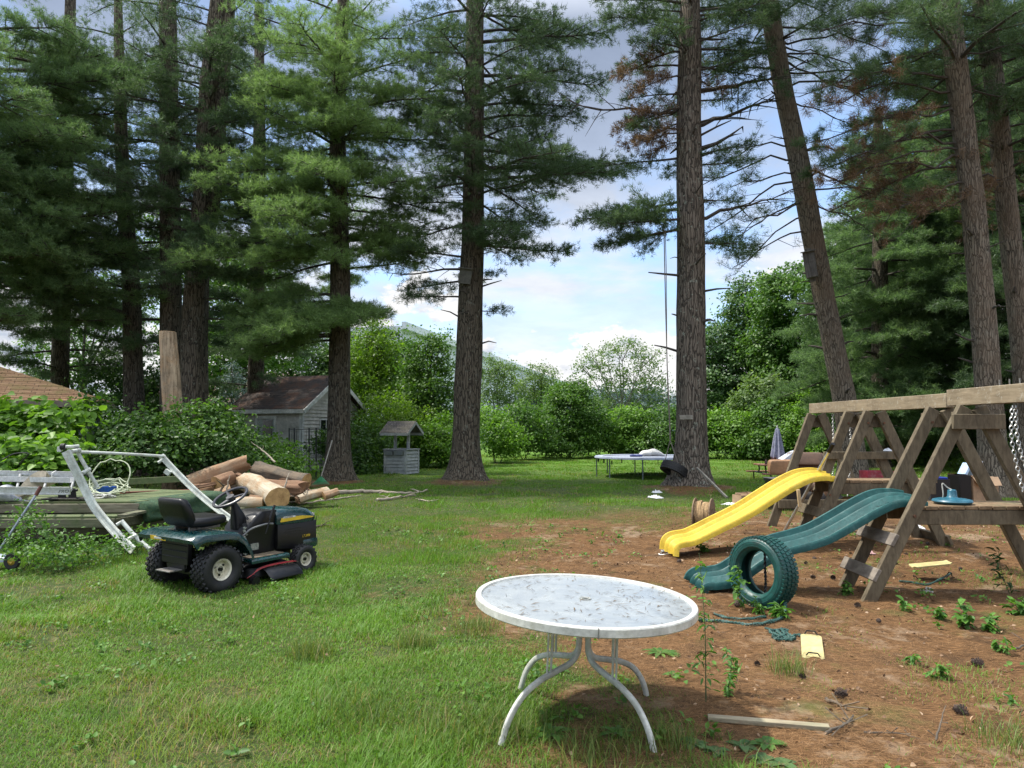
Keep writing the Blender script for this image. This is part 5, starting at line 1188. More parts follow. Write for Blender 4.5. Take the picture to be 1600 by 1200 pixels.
strip([W(103, 705, 9.6), W(118, 735, 9.6), W(132, 763, 9.6), W(146, 790, 9.55), W(168, 818, 9.45), W(190, 842, 9.3), W(208, 860, 9.15)], .098, .045, 'rail')
strip([W(252, 712, 10.6), W(270, 732, 10.55), W(300, 762, 10.4), (W(330, 788, 10.2)), W(362, 812, 9.9)], .078, .04, 'rail')
def ftube(pts, r, name='tube'): MB().tube([Vector(p) - o for p in smooth_path(pts, 5)], r, 10).build(name, FR, fr)
ftube([W(122, 706, 9.9), W(190, 709, 10.2), W(258, 713, 10.6)], .022, 'crossbar')
ftube([W(121, 706, 9.9), W(136, 733, 9.95), W(153, 762, 10.0)], .026, 'strut')
ftube([W(102, 698, 9.7), W(112, 698, 9.75), W(122, 697, 9.9)], .024, 'top_tube')
ftube([W(128, 740, 9.75), W(140, 733, 9.9)], .028, 'brace'); ftube([W(112, 706, 9.65), W(124, 703, 9.9)], .03, 'brace')
ftube([W(190, 814, 9.4), W(212, 839, 9.35), W(234, 858, 9.3)], .028, 'strut'); ftube([W(182, 820, 9.35), W(192, 814, 9.4)], .02, 'brace'); ftube([W(200, 843, 9.3), W(214, 836, 9.35)], .028, 'brace')
ftube([W(247, 723, 10.55), W(256, 717, 10.6)], .022, 'stub'); MB().box(Vector(W(262, 738, 10.5)) - o, (.09, .05, .07), (0, .6, 0)).build('bracket', FR, fr, bevel=.004)
MB().cyl(Vector(W(96, 698, 9.7)) - o, Vector(W(102, 698, 9.7)) - o, .045).build('black_cap', M('black_rubber', (.015, .015, .015), .7), fr)
MB().box(Vector(W(93, 702, 9.7)) - o, (.05, .03, .07)).build('label_plate', WHT, fr, bevel=.002)

# small push edger/trimmer at the left edge: long handle and a yellow-hubbed wheel
tr = thing('push_trimmer', 'wheeled push trimmer with long grey handle and yellow hubbed wheel at the left edge', 'trimmer', G(16, 888)); o = Vector(tr.location)
Yt = o.y
MB().cyl(Vector(W(0, 858, Yt)) - o, Vector(W(57, 772, Yt + .3)) - o, .014).build('handle', M('grey_tube', (.25, .28, .32), .4, .6), tr)
MB().cyl(Vector(W(56, 774, Yt + .3)) - o, Vector(W(64, 760, Yt + .33)) - o, .022).build('grip', M('brown_grip', (.10, .03, .02), .6), tr)
wcn = Vector(W(19, 877, Yt)) - o
MB().lathe([(.045, -.02), (.085, -.022), (.095, -.012), (.095, .012), (.085, .022), (.045, .02)], 28, wcn, 'Y', closed=True).build('tyre', M('rubber_small', (.02, .02, .02), .8), tr)
MB().lathe([(.0, -.018), (.02, -.03), (.05, -.012), (.062, -.02), (.062, .02), (.0, .02)], 24, wcn, 'Y').build('hub', M('yellow_hub', (.42, .27, .03), .5, dirt=(.10, .07, .03, .8)), tr)
secs = []
for x, w_, z0_, z1_ in ((-.75, .16, .02, .10), (-.5, .2, .02, .14), (-.2, .16, .03, .12), (-.03, .08, .05, .09)):
    secs.append([tuple(wcn + Vector((x, .06 + y, z - .05))) for y, z in ((-w_ / 2, z0_), (w_ / 2, z0_), (w_ / 2, z1_ * .8), (w_ / 4, z1_), (-w_ / 4, z1_), (-w_ / 2, z1_ * .8))])
MB().loft(secs).build('deck', M('grey_blue_deck', (.35, .42, .50), .5), tr)

# rake against the pale pine, wire fence, dark log box
rk = thing('leaf_rake', 'green fan leaf rake leaning on the foot of the pale pine', 'rake', G(500, 758)); o = Vector(rk.location)
pt = Vector(W(519, 688, 20.75)) - o; pb = Vector(W(502, 744, 20.4)) - o
MB().cyl(pb, pt, .018).build('handle', M('rake_handle', (.32, .30, .26), .6), rk)
fan = MB(); 
for k in range(15):
    a = (k - 7) * .085; e = pb + Vector((math.sin(a) * .42, -.05, -.27 * math.cos(a))); fan.tube([pb, pb.lerp(e, .6), e, e + Vector((0, -.05, -.02))], .008, 4)
fan.beam(pb + Vector((-.15, -.03, -.15)), pb + Vector((.15, -.03, -.15)), .01, .03); fan.build('rake_head', M('green_plastic_rake', (.05, .28, .12), .5), rk)
fc = thing('wire_fence', 'dark wire mesh garden fence standing before the shed', 'fence', G(455, 744)); o = Vector(fc.location); FM = M('fence_metal', (.05, .055, .05), .6, .5)
xs_ = [(452, 21.8), (460, 21.9), (483, 22.2), (494, 22.3)]
for px, Y in xs_:
    MB().cyl(Vector(W(px, 746, Y)) - o, Vector(W(px, 669, Y)) - o, .022).build('post', FM, fc)
wm = MB()
for yy in (671, 692, 711, 730):
    wm.cyl(Vector(W(452, yy, 21.8)) - o, Vector(W(540, yy, 22.8)) - o, .009, n=5)
for k in range(12): wm.cyl(Vector(W(456 + k * 7.5, 671, 21.9 + k * .085)) - o, Vector(W(456 + k * 7.5, 742, 21.9 + k * .085)) - o, .006, n=4)
wm.build('wire_mesh', FM, fc)

# ------------------------------------------------------------------ vines and bushes on the left
def vine(label, base, bl, size, seed, mat=LF_VINE, cat='shrub', name='vine_shrub', per=9, cl=.26, dens=22, **kw):
    return leafy(name, label, cat, base, bl, mat, LIMB, size, seed, per=per, cl=cl, dens=dens, fold=True, flat=.62, asp=.72, stems=4, sr=.02, group='shrubs round the garage and the logs', **kw)
vine('large leaved vine mounded in front of the garage roof at the left edge', gp(20, 14.5), [blob(-40, 665, 14.8, 1.0, .8, .45), blob(20, 660, 14.8, .85, .7, .38), blob(75, 654, 14.7, .7, .6, .28), blob(96, 690, 14.6, .3, .4, .25), blob(-10, 690, 14.5, .9, .7, .5), blob(55, 680, 14.6, .6, .5, .40), blob(128, 640, 15.6, .3, .3, .12)], .165, 500, LF_HEDGE, per=9, dens=13, cl=.3)
vine('bright large leaved plant in front of the vine mound at the left edge', gp(25, 13.4), [blob(10, 705, 13.5, .75, .6, .28), blob(60, 712, 13.4, .6, .5, .26), blob(100, 700, 13.6, .35, .3, .2), blob(-50, 712, 13.5, .7, .6, .4), blob(40, 735, 13.3, .9, .6, .3)], .165, 501, LF_HEDGE, per=10, dens=12, cl=.26)
vine('vine trailing down the right corner of the garage', gp(165, 15.6), [blob(166, 640, 16.1, .25, .3, .16), blob(182, 668, 15.8, .38, .4, .30), blob(190, 690, 15.6, .5, .5, .4), blob(160, 715, 15.3, .6, .5, .4), blob(148, 628, 16.1, .3, .3, .12)], .10, 502)
vine('dark leafy shrub behind the white frame', gp(225, 15.2), [blob(205, 680, 15.4, .7, .6, .45), blob(240, 665, 15.6, .6, .6, .45), blob(235, 700, 15.0, .8, .6, .5), blob(200, 720, 14.8, .8, .6, .45), blob(255, 690, 15.2, .6, .5, .5)], .085, 503)
vine('dark leafy shrub at the foot of the pale snag', gp(300, 15.8), [blob(300, 665, 16.2, .65, .6, .5), blob(330, 650, 16.4, .55, .5, .4), blob(290, 700, 15.8, .8, .6, .6), blob(330, 690, 16.0, .8, .6, .55), blob(270, 712, 15.4, .6, .5, .4)], .085, 504)
vine('dark leafy shrub between the snag and the shed door', gp(375, 17.5), [blob(362, 676, 17.8, .55, .5, .38), blob(376, 692, 18.2, .45, .5, .32), blob(350, 690, 17.5, .8, .6, .6), blob(390, 712, 17.8, .55, .6, .34), blob(410, 712, 18, .5, .5, .35), blob(365, 715, 17.2, .9, .6, .4)], .085, 505)
vine('light green weedy shrub right of the barked log, by the fence', gp(445, 19), [blob(440, 715, 19.2, .6, .5, .4), blob(455, 730, 18.8, .5, .5, .3), blob(428, 700, 19.4, .4, .4, .35)], .09, 506, LF_HEDGE)
vine('low dark shrubs behind the log pile', gp(380, 16.4), [blob(350, 735, 16.4, .9, .6, .4), blob(410, 735, 16.6, .9, .6, .4)], .08, 507)
vine('small dark shrub beside the shed window', gp(505, 23.5), [blob(500, 700, 23.5, .4, .4, .5), blob(508, 690, 23.5, .35, .35, .4)], .09, 508)
def weedpatch(label, px, Y, bl, seed, size=.045, mat=None):
    return leafy('weed_clump', label, 'weeds', gp(px, Y), [blob(*b) for b in bl], mat or LF_HEDGE, LIMB, size, seed, per=26, cl=.12, dens=12, fold=True, flat=.6, asp=.6, stems=4, sr=.01, group='weed clumps along the deck stack', inner=.6)
LF_WEED = leafmat('weed_green', (.04, .10, .018), (.075, .165, .028), (.12, .235, .045), 2.5, .4)
weedpatch('tall nettle like weeds before the left end of the deck stack', 55, 8.6, [(35, 825, 8.6, .22, .2, .22), (62, 835, 8.5, .22, .2, .20), (20, 850, 8.4, .25, .2, .15), (60, 868, 8.2, .35, .2, .12), (30, 815, 8.8, .14, .14, .15), (48, 800, 8.9, .08, .08, .14), (95, 850, 8.5, .25, .2, .15)], 520, mat=LF_WEED)
weedpatch('low leafy weeds at the corner of the deck stack', 130, 8.7, [(110, 868, 8.4, .3, .2, .10), (140, 862, 8.6, .3, .2, .12), (165, 855, 8.8, .25, .2, .10), (125, 848, 8.8, .2, .2, .12), (90, 875, 8.2, .2, .15, .08)], 521, mat=LF_WEED)
weedpatch('low weeds along the foot of the deck stack behind the mower', 215, 9.2, [(190, 858, 9.2, .25, .2, .08), (225, 840, 9.6, .25, .2, .12), (245, 835, 9.7, .25, .2, .10), (200, 845, 9.5, .2, .2, .10)], 522, mat=LF_WEED)
# ------------------------------------------------------------------ riding mower
GRN = M('dark_green_paint', (.004, .034, .036), .26, var=.2, scale=4, dirt=(.03, .045, .04, .3), spec=.5, coat=.4, bmp=.03)
BLK = M('black_plastic', (.006, .006, .007), .38, scale=8, dirt=(.014, .013, .012, .5), bmp=.1, spec=.38)
RUB = M('rubber', (.009, .009, .010), .65, scale=10, dirt=(.035, .03, .022, .4))
CRM = M('cream_rim', (.60, .56, .44), .4, scale=6, dirt=(.25, .20, .13, .4))
YEL = M('yellow_decal', (.62, .42, .03), .4, var=.1)
WHD = M('white_decal', (.62, .62, .60), .4, var=.08)
GRY = M('grey_steel', (.22, .215, .20), .55, .5, scale=8, dirt=(.10, .07, .05, .6))
TH = 58.0
mw = thing('riding_mower', 'dark green and black riding lawn mower parked on the grass', 'lawn mower', (-3.31, 7.5, -.025), R(TH))
def wheel(x, y, r, w, rim, name='wheel', lug=26, rows=5):
    wh_ = MB(); c = (x, y, r); hw = w / 2
    prof = [(rim, -hw * .62), (rim + .02, -hw * .95), (r * .72, -hw * 1.06), (r * .90, -hw * 1.0), (r * .965, -hw * .80), (r * .985, 0), (r * .965, hw * .80), (r * .90, hw * 1.0), (r * .72, hw * 1.06), (rim + .02, hw * .95), (rim, hw * .62)]
    wh_.lathe(prof, 44, c, 'Y'); t = wh_.build(name, RUB, mw, ang=60)
    tr_ = MB()
    for i in range(lug):
        for j in range(rows):
            yy = (j - (rows - 1) / 2) * w * .205; a = 2 * PI * (i + (.5 if j % 2 else 0)) / lug; rr = r * (.975 if abs(yy) > w * .35 else .995)
            q = Matrix.Rotation(-a, 3, 'Y') @ Matrix.Rotation(.55 * (1 if j % 2 else -1), 3, 'X').to_3x3() if False else Matrix.Rotation(-a, 3, 'Y')
            p = Vector((c[0] + rr * math.cos(a), y + yy, c[2] + rr * math.sin(a)))
            tr_.box(p, (.016, w * .17, 2 * PI * r / lug * .42), q @ Matrix.Rotation(.5 * (1 if j % 2 else -1), 3, 'X'))
    tr_.build('tread', RUB, t, smooth=False)
    s = -1 if y < 0 else 1
    rm = MB(); rm.lathe([(.0, hw * .30), (.032, hw * .30), (.034, hw * .46), (.04, hw * .46), (.045, hw * .20), (rim * .80, hw * .12), (rim * .86, hw * .70), (rim * 1.02, hw * .80), (rim * 1.03, hw * .60), (rim * .9, -hw * .6), (0, -hw * .6)], 32, (0, 0, 0), 'Y')
    rm.v = [(x + a, y + s * b, r + c_) for a, b, c_ in rm.v]; rm.build('rim', CRM, t)
    cp_ = MB().cyl((x, y + s * hw * .3, r), (x, y + s * hw * .62, r), .018); 
    for k in range(3): a = 2.1 * k + .6; cp_.cyl((x + rim * .55 * math.cos(a), y + s * hw * .20, r + rim * .55 * math.sin(a)), (x + rim * .55 * math.cos(a), y + s * hw * .28, r + rim * .55 * math.sin(a)), .012, n=10)
    cp_.build('hub_cap', BLK, t); return t
wheel(0, -.385, .240, .20, .107); wheel(0, .385, .240, .20, .107)
wheel(1.15, -.345, .160, .13, .075, lug=20, rows=4); wheel(1.15, .345, .160, .13, .075, lug=20, rows=4)
MB().cyl((0, -.33, .237), (0, .33, .237), .03).box((0, 0, .26), (.22, .20, .18)).build('rear_axle', BLK, mw)
MB().beam((1.15, -.30, .17), (1.15, .30, .17), .05, .05).cyl((1.15, -.28, .12), (1.15, -.28, .24), .022).cyl((1.15, .28, .12), (1.15, .28, .24), .022).box((1.12, 0, .24), (.12, .2, .14)).build('front_axle', BLK, mw)
# fenders: one pressed skin, arches over the wheels, steps to the footrests
def fsec(y, dz=0.0, dx=0.0):
    return [(-.335 + dx, y, .535 + dz), (-.345 + dx, y, .570 + dz), (-.305 + dx, y, .602 + dz), (-.20, y, .618 + dz), (.05, y, .612 + dz), (.18, y, .588 + dz), (.27, y, .525 + dz), (.33, y, .43 + dz), (.37, y, .34 + dz),
            (.345, y, .34 + dz), (.30, y, .43 + dz), (.245, y, .505 + dz), (.165, y, .560 + dz), (.05, y, .585 + dz), (-.20, y, .590 + dz), (-.29 + dx, y, .575 + dz), (-.315 + dx, y, .535 + dz)]
ys = [(-.485, -.05, .03), (-.475, -.015, .01), (-.44, .0, 0), (-.30, .0, 0), (-.24, .004, 0), (0, .006, -.01), (.24, .004, 0), (.30, 0, 0), (.44, 0, 0), (.475, -.015, .01), (.485, -.05, .03)]
MB().loft([fsec(*q) for q in ys]).build('fender', GRN, mw, ang=50)
for s in (-1, 1): MB().loft([[(x, s * y_, z) for y_, z in ((.24, .25), (.24, .285), (.46, .285), (.485, .27), (.485, .235), (.46, .25))] for x in (.34, .45, .75, .84)]).build('footrest', GRN, mw, bevel=.006)
for s in (-1, 1): MB().loft([[(x, s * y_, z) for y_, z in ((.27, .2865), (.27, .293), (.44, .293), (.44, .2865))] for x in (.38, .80)]).build('foot_mat', M('foot_mat', (.10, .075, .05), .9, scale=12), mw)
MB().box((-.345, .10, .556), (.004, .26, .040), (0, -.12, 0)).build('fender_decal', YEL, mw, smooth=False)
MB().box((-.349, .10, .556), (.003, .12, .018), (0, -.12, 0)).build('decal_print', WHD, mw, smooth=False)
tp_ = MB().box((-.20, 0, .43), (.05, .44, .28)); tp_.box((-.15, 0, .27), (.12, .30, .12))
for z in (.36, .42, .48): tp_.box((-.228, 0, z), (.012, .40, .012))
tp_.build('rear_panel', BLK, mw, bevel=.006)
MB().box((-.27, 0, .235), (.16, .24, .014)).box((-.20, 0, .255), (.012, .28, .06)).build('hitch', GRY, mw, bevel=.003)
MB().beam((-.2, -.16, .30), (1.25, -.16, .30), .02, .10).beam((-.2, .16, .30), (1.25, .16, .30), .02, .10).build('chassis', BLK, mw)
# seat
def ssec(x, z, w, t_, r=.04): return [(x, a, z + b) for a, b in rrect(w, t_, min(r, t_ * .45), 3)]
MB().loft([ssec(-.20, .700, .36, .05), ssec(-.16, .700, .45, .09), ssec(-.02, .695, .47, .10), ssec(.12, .70, .46, .10), ssec(.22, .705, .40, .09), ssec(.25, .70, .34, .05)]).build('seat', BLK, mw, ang=60)
def bsec(z, w, t_, x): return [(x + b, a, z) for a, b in rrect(w, t_, t_ * .42, 3)]
MB().loft([bsec(.66, .36, .06, -.14), bsec(.70, .44, .11, -.17), bsec(.78, .475, .12, -.205), bsec(.88, .455, .105, -.24), bsec(.935, .42, .09, -.262), bsec(.955, .36, .05, -.27)]).build('backrest', BLK, mw, ang=60)
MB().loft([[(x - .068 + (0), a, z) for a, z in rrect(.36, .19, .04, 3, 0, .83)] for x in (-.222, -.228)]).build('back_panel', M('seat_shell', (.02, .02, .021), .6), mw) if False else None
MB().beam((-.15, -.12, .635), (.20, -.12, .635), .03, .03).beam((-.15, .12, .635), (.20, .12, .635), .03, .03).cyl((-.05, -.14, .63), (-.05, -.14, .67), .03).cyl((-.05, .14, .63), (-.05, .14, .67), .03).cyl((.18, .0, .61), (.18, .0, .67), .02).build('seat_mount', GRY, mw)
# tower, dash, steering
def tsec(z, x0, x1, w): cx_ = (x0 + x1) / 2; return [(cx_ + a, b, z) for a, b in rrect(x1 - x0, w, .04, 3)]
MB().loft([tsec(.24, .44, .90, .36), tsec(.45, .46, .90, .36), tsec(.56, .48, .90, .40), tsec(.68, .58, .90, .42), tsec(.735, .66, .90, .40)]).build('dash', BLK, mw, ang=50)
MB().loft([tsec(.55, .46, .62, .15), tsec(.70, .45, .58, .13), tsec(.80, .44, .52, .09), tsec(.86, .43, .48, .06)]).build('steering_column', BLK, mw, ang=50)
sw = MB(); cW = Vector((.415, 0, .905)); tl = Matrix.Rotation(R(-30), 3, 'Y'); ring = [cW + tl @ Vector((.185 * math.cos(a), .185 * math.sin(a), 0)) for a in np.linspace(0, 2 * PI, 33)]
sw.tube(ring, .0165, 8, cap=False)
for a in (PI, PI / 2 - .5, -PI / 2 + .5): sw.tube([cW + tl @ Vector((0, 0, -.015)), cW + tl @ Vector((.18 * math.cos(a), .18 * math.sin(a), 0))], [.028, .014], 8, flat=.6)
sw.cyl(cW + tl @ Vector((0, 0, -.05)), cW + tl @ Vector((0, 0, .012)), .045).build('steering_wheel', M('steering_plastic', (.035, .035, .042), .35), mw)
MB().cyl((.50, -.13, .60), (.49, -.155, .605), .022).cyl((.53, -.15, .67), (.51, -.17, .68), .014).build('knob', WHD if False else BLK, mw)
MB().tube(smooth_path([(.44, -.20, .50), (.52, -.24, .57), (.70, -.25, .60), (.80, -.24, .59)], 4), .011, 6).build('fuel_strap', M('greyish_tube', (.15, .15, .15), .5), mw)
MB().cyl((.68, -.27, .50), (.74, -.27, .66), .008).cyl((.735, -.27, .655), (.79, -.275, .80), .016, .013).build('lift_lever', BLK, mw)
# hood
def hsec(x, w, top, bot, r): 
    pts = [(-w / 2, bot), (-w / 2 - .006, bot + .05), (-w / 2, top - r * 1.1), (-w / 2 + r * .35, top - r * .35), (-w / 2 + r, top - .004), (-w / 4, top + .004), (0, top + .008)]
    pts = pts + [(-a, b) for a, b in pts[-2::-1]]; return [(x, a, b) for a, b in pts]
MB().loft([hsec(.86, .455, .725, .575, .06), hsec(.90, .46, .745, .570, .06), hsec(1.05, .465, .742, .565, .06), hsec(1.22, .46, .728, .560, .065), hsec(1.36, .44, .705, .56, .07), hsec(1.43, .40, .672, .565, .07), hsec(1.475, .34, .625, .57, .05)]).build('hood', GRN, mw, ang=45)
MB().loft([hsec(.88, .450, .572, .30, .01), hsec(1.10, .452, .566, .27, .01), hsec(1.30, .45, .562, .255, .01), hsec(1.46, .43, .562, .26, .01)]).build('engine_panel', BLK, mw, ang=45)
MB().loft([hsec(1.25, .462, .36, .25, .01), hsec(1.44, .46, .36, .25, .02), hsec(1.50, .40, .35, .26, .02)]).build('front_bumper', GRN, mw, bevel=.004)
gr_ = MB()
for k in range(7): gr_.loft([hsec(1.455, .42, .560 - k * .028, .545 - k * .028, .004), hsec(1.495 - .0015 * k, .36, .558 - k * .028, .547 - k * .028, .004)])
gr_.box((1.46, 0, .46), (.02, .38, .19)).build('grille', BLK, mw, smooth=False)
for s in (-1, 1): MB().loft([hsec(1.462, .34, .65, .60, .02)[:], [(x + .028, y_, z) for x, y_, z in hsec(1.462, .30, .635, .60, .02)]]).build('headlight', M('lamp_lens', (.55, .56, .55), .15, spec=.8), mw) if s == 1 else None
dc = []
for i in range(13):
    f = i / 12; x = .92 + f * .47; dc.append((x, .612 + .003 * f + .028 * (1 - (max(0, f - .45) / .55) ** 2) * (0.9 + .1 * f)))
poly = [(.905, .592)] + [(x, z + 0.0) for x, z in dc] + [(1.40, .605), (1.20, .598)]
MB().prism(poly, -.2385, -.2345, 'XZ').build('yellow_stripe', YEL, mw, smooth=False)
MB().prism([(.94, .632), (.955, .652), (1.12, .650), (1.12, .634)], -.2405, -.2365, 'XZ').build('name_plate', WHD, mw, smooth=False)
text_mesh('lettering', 'CRAFTSMAN', .020, TXT, mw, (.952, -.2412, .6355), (PI / 2, 0, 0), .0004, sx=1.15)
text_mesh('lettering', 'LT 2000', .038, YEL, mw, (1.235, -.231, .385), (PI / 2, 0, 0), .001, sx=.9, shear=.25)
# cutting deck
dk = MB(); 
def dsec(z, grow): return [(.66 + a, b, z) for a, b in rrect(.62 + grow, .86 + grow, .20, 5)]
dk.loft([dsec(.075, .02), dsec(.10, .02), dsec(.17, -.02), dsec(.195, -.12)]).build('cutting_deck', BLK, mw, ang=45)
ch = MB(); secs = []
for y_, w_, z_ in ((-.40, .42, .185), (-.52, .44, .17), (-.60, .44, .11), (-.62, .44, .075)): secs.append([(.70 + a * w_ / 2, y_, z_ + b) for a, b in ((-1, -.02), (-.8, .0), (.8, .0), (1, -.02), (.8, -.015), (-.8, -.015))])
ch.loft(secs).build('discharge_chute', BLK, mw, bevel=.004)
rl = MB(); RED = M('red_cord', (.35, .02, .025), .5)
for k in range(3): rl.tube(smooth_path([(.30 + k * .04, -.46, .10 + k * .01), (.45, -.50 + k * .02, .18), (.65, -.53 + k * .03, .200), (.90, -.52 + k * .03, .190)], 5), .0032, 5)
rl.build('red_line', RED, mw)
MB().lathe([(0, .03), (.05, .03), (.055, 0), (.05, -.03), (0, -.03)], 16, (.36, -.50, .06), 'Y').lathe([(0, .03), (.05, .03), (.055, 0), (.05, -.03), (0, -.03)], 16, (.98, .42, .06), 'Y').build('gauge_wheel', BLK, mw)
bat = MB(); 
for k in range(9): bat.box((.46 + .05 * random.random(), -.19, .30 + .035 * k), (.02, .03, .02), (random.random(), random.random(), 0))
bat.box((.60, -.185, .36), (.10, .02, .07)).build('wiring', M('engine_bits', (.25, .27, .22), .6, scale=30, dirt=(.02, .02, .02, .9)), mw)

g = np.random.default_rng(444); n = 260; P = np.concatenate([np.stack([g.uniform(-.25, .15, 90), g.uniform(-.46, .46, 90), np.full(90, .622)], 1), np.stack([g.uniform(.38, .8, 90), -g.uniform(.27, .46, 90), np.full(90, .295)], 1), np.stack([g.uniform(.52, .9, 80), -g.uniform(.42, .58, 80), np.full(80, .192)], 1)])
a = g.uniform(0, PI, n); l = g.uniform(.008, .03, n)[:, None]; d_ = np.stack([np.cos(a), np.sin(a), 0 * a], 1) * l; s_ = np.stack([-np.sin(a), np.cos(a), 0 * a], 1) * .002
mesh_np('grass_clippings', np.stack([P - s_, P + s_, P + d_ + [0, 0, .004]], 1).reshape(-1, 3), np.arange(n * 3).reshape(-1, 3), M('dry_clippings', (.16, .15, .06), .9, var=.5), mw)['kind'] = 'stuff'
MB().beam((.98, -.2275, .50), (1.22, -.2275, .50), .004, .008).beam((.98, -.2275, .47), (1.22, -.2275, .47), .004, .008).beam((.98, -.2275, .44), (1.22, -.2275, .44), .004, .008).build('louvre', BM, mw, smooth=False)
# ------------------------------------------------------------------ patio table
TWH = M('table_white', (.52, .52, .47), .35, scale=7, dirt=(.36, .35, .25, .45), coat=.1)
TT_ = W(905, 929, 4.1); tb = thing('patio_table', 'round white metal patio table with frosted glass top, littered with pine needles', 'table', (.385, 4.1, -.005), rot=(R(.3), R(2.6), 0))
TR, TZ = .622, .692
MB().lathe([(TR - .035, TZ - .012), (TR - .03, TZ), (TR - .004, TZ), (TR, TZ - .006), (TR, TZ - .042), (TR - .006, TZ - .048), (TR - .022, TZ - .046), (TR - .022, TZ - .016)], 96, closed=True).build('rim', TWH, tb, ang=30)
MB().box((.0, -TR + .0, TZ - .024), (.004, .012, .05)).build('rim_joint', M('joint_dark', (.15, .15, .13), .6), tb, smooth=False)
def glassmat(nt, b):
    v = geo(nt); n = noise(nt, v, 3.5, 7, .7, .6); n2 = noise(nt, v, 22, 6, .7); n3 = noise(nt, v, 180, 3, .6)
    c = mix(nt, ramp(nt, n, [(.36, 0.0), (.66, 1.0)]), (.20, .22, .225), (.30, .32, .32)); c = mix(nt, ramp(nt, n2, [(.58, 0.0), (.74, .25)]), c, (.22, .23, .20))
    nt.links.new(c, b.inputs['Base Color']); nt.links.new(ramp(nt, mth(nt, 'ADD', mth(nt, 'MULTIPLY', n, .7), mth(nt, 'MULTIPLY', n2, .3)), [(.35, .07), (.62, .30)]), b.inputs['Roughness']); b.inputs['Specular IOR Level'].default_value = .7
    bump(nt, b, n3, .25, .002)
MB().lathe([(.024, TZ - .010), (TR - .03, TZ - .010), (TR - .03, TZ - .016), (.024, TZ - .016)], 96, closed=True).build('glass_top', pmat('frosted_glass', glassmat), tb, ang=20)
MB().lathe([(.021, TZ - .020), (.034, TZ - .006), (.030, TZ - .004), (.020, TZ - .008)], 24, closed=True).build('parasol_ring', M('ring_grey', (.25, .26, .24), .5), tb)
MB().lathe([(0, TZ - .06), (.02, TZ - .06), (.02, TZ - .02)], 16).build('hole_cup', BLK, tb)
for k, a in enumerate((35, 125, 215, 305)):
    a = R(a + 2); ca, sa = math.cos(a), math.sin(a)
    P = smooth_path([(r_ * ca, r_ * sa, z) for r_, z in ((.036, TZ - .05), (.036, .45), (.046, .385), (.095, .340), (.20, .312), (.31, .282), (.42, .225), (.505, .125), (.555, .0))], 6)
    lg = MB(); secs = []
    sd_ = Vector((-sa, ca, 0))
    for i, p in enumerate(P):
        d_ = (P[min(i + 1, len(P) - 1)] - P[max(i - 1, 0)]).normalized(); u_ = d_.cross(sd_).normalized()
        secs.append([tuple(p + sd_ * x_ + u_ * y_) for x_, y_ in rrect(.024, .034, .009, 2)])
    l = lg.loft(secs).build('leg', TWH, tb, ang=50)
    MB().cyl((.235 * ca, .235 * sa, .305), (.235 * ca, .235 * sa, TZ - .045), .0065, n=8).cyl((.262 * ca, .262 * sa, .295), (.262 * ca, .262 * sa, TZ - .045), .0055, n=8).build('rod', TWH, l)
MB().beam((-.6, 0, TZ - .032), (.6, 0, TZ - .032), .025, .022).beam((0, -.6, TZ - .033), (0, .6, TZ - .033), .025, .022).build('cross_support', TWH, tb)
g = np.random.default_rng(61); n = 260; rr = TR * np.sqrt(g.random(n)) * .93; aa = g.uniform(0, 2 * PI, n); bb = g.uniform(0, PI, n)
side = g.random(n) < .35; aa = np.where(side, g.normal(size=n) * .6 - .1, aa); P = np.stack([rr * np.cos(aa), rr * np.sin(aa), np.full(n, TZ - .0065)], 1)
l = g.uniform(.02, .075, n)[:, None]; d_ = np.stack([np.cos(bb), np.sin(bb), g.normal(size=n) * .03], 1) * l; s_ = np.stack([-np.sin(bb), np.cos(bb), 0 * bb], 1) * .0010; up_ = np.array([0, 0, .002])
V = np.stack([P - s_, P + s_, P + d_ * .5 + s_ + up_ + s_ * g.normal(size=(n, 1)) * 4, P + d_ + up_], 1).reshape(-1, 3)
o = mesh_np('pine_needles', V, np.arange(n * 4).reshape(-1, 4), M('dry_needle', (.085, .055, .025), .8, var=.5, scale=8)); o.location = tb.location; o.rotation_euler = tb.rotation_euler
tag(o, 'dry needles scattered over the frosted glass table top', 'pine needles', kind='stuff')

# ------------------------------------------------------------------ swing set
SWW = woodmat('playset_timber', (.070, .054, .034), (.175, .140, .090), .8, worn=(.12, .10, .064), ax=(9, 9, 2.2), chip=None)
SWL = woodmat('playset_beam', (.17, .132, .085), (.30, .24, .16), .75, worn=(.20, .165, .11), ax=(8, 1, 8), chip=(.36, .34, .28))
SWD = woodmat('playset_deck', (.13, .085, .045), (.27, .185, .11), .8, worn=(.10, .10, .055), ax=(8, 1, 8))
ss = thing('swing_set', 'brown weathered timber swing set with two platforms and two wave slides', 'swing set', (4.4, 8.0, 0)); SO = Vector(ss.location)
def sb(name, p0, p1, w, h, up=(0, 1, 0), mat=SWW, label=None, par=ss, bevel=.006, ext=0):
    o = MB().beam(Vector(p0) - SO, Vector(p1) - SO, w, h, up, ext).build(name, mat, par, bevel=bevel)
    if label: o['label'] = label
    return o
def frame(Y, xa, xl, xr, zt=1.84, plate=True, zl=-.06):
    sb('leg', (xl, Y, zl), (xa - .07, Y, zt), .125, .062); sb('leg', (xr, Y, zl), (xa + .07, Y + .002, zt), .125, .062)
    if plate: sb('gusset', (xa - .16, Y + .052, zt - .12), (xa + .20, Y + .052, zt - .12), .15, .038)
frame(10.75, 4.60, 3.80, 5.5); frame(9.55, 4.60, 3.72, 5.50); frame(9.02, 4.60, 3.66, 5.52); frame(7.48, 4.50, 3.43, 5.50); frame(6.88, 4.45, 3.37, 5.47); frame(4.55, 4.42, 3.42, 5.45)
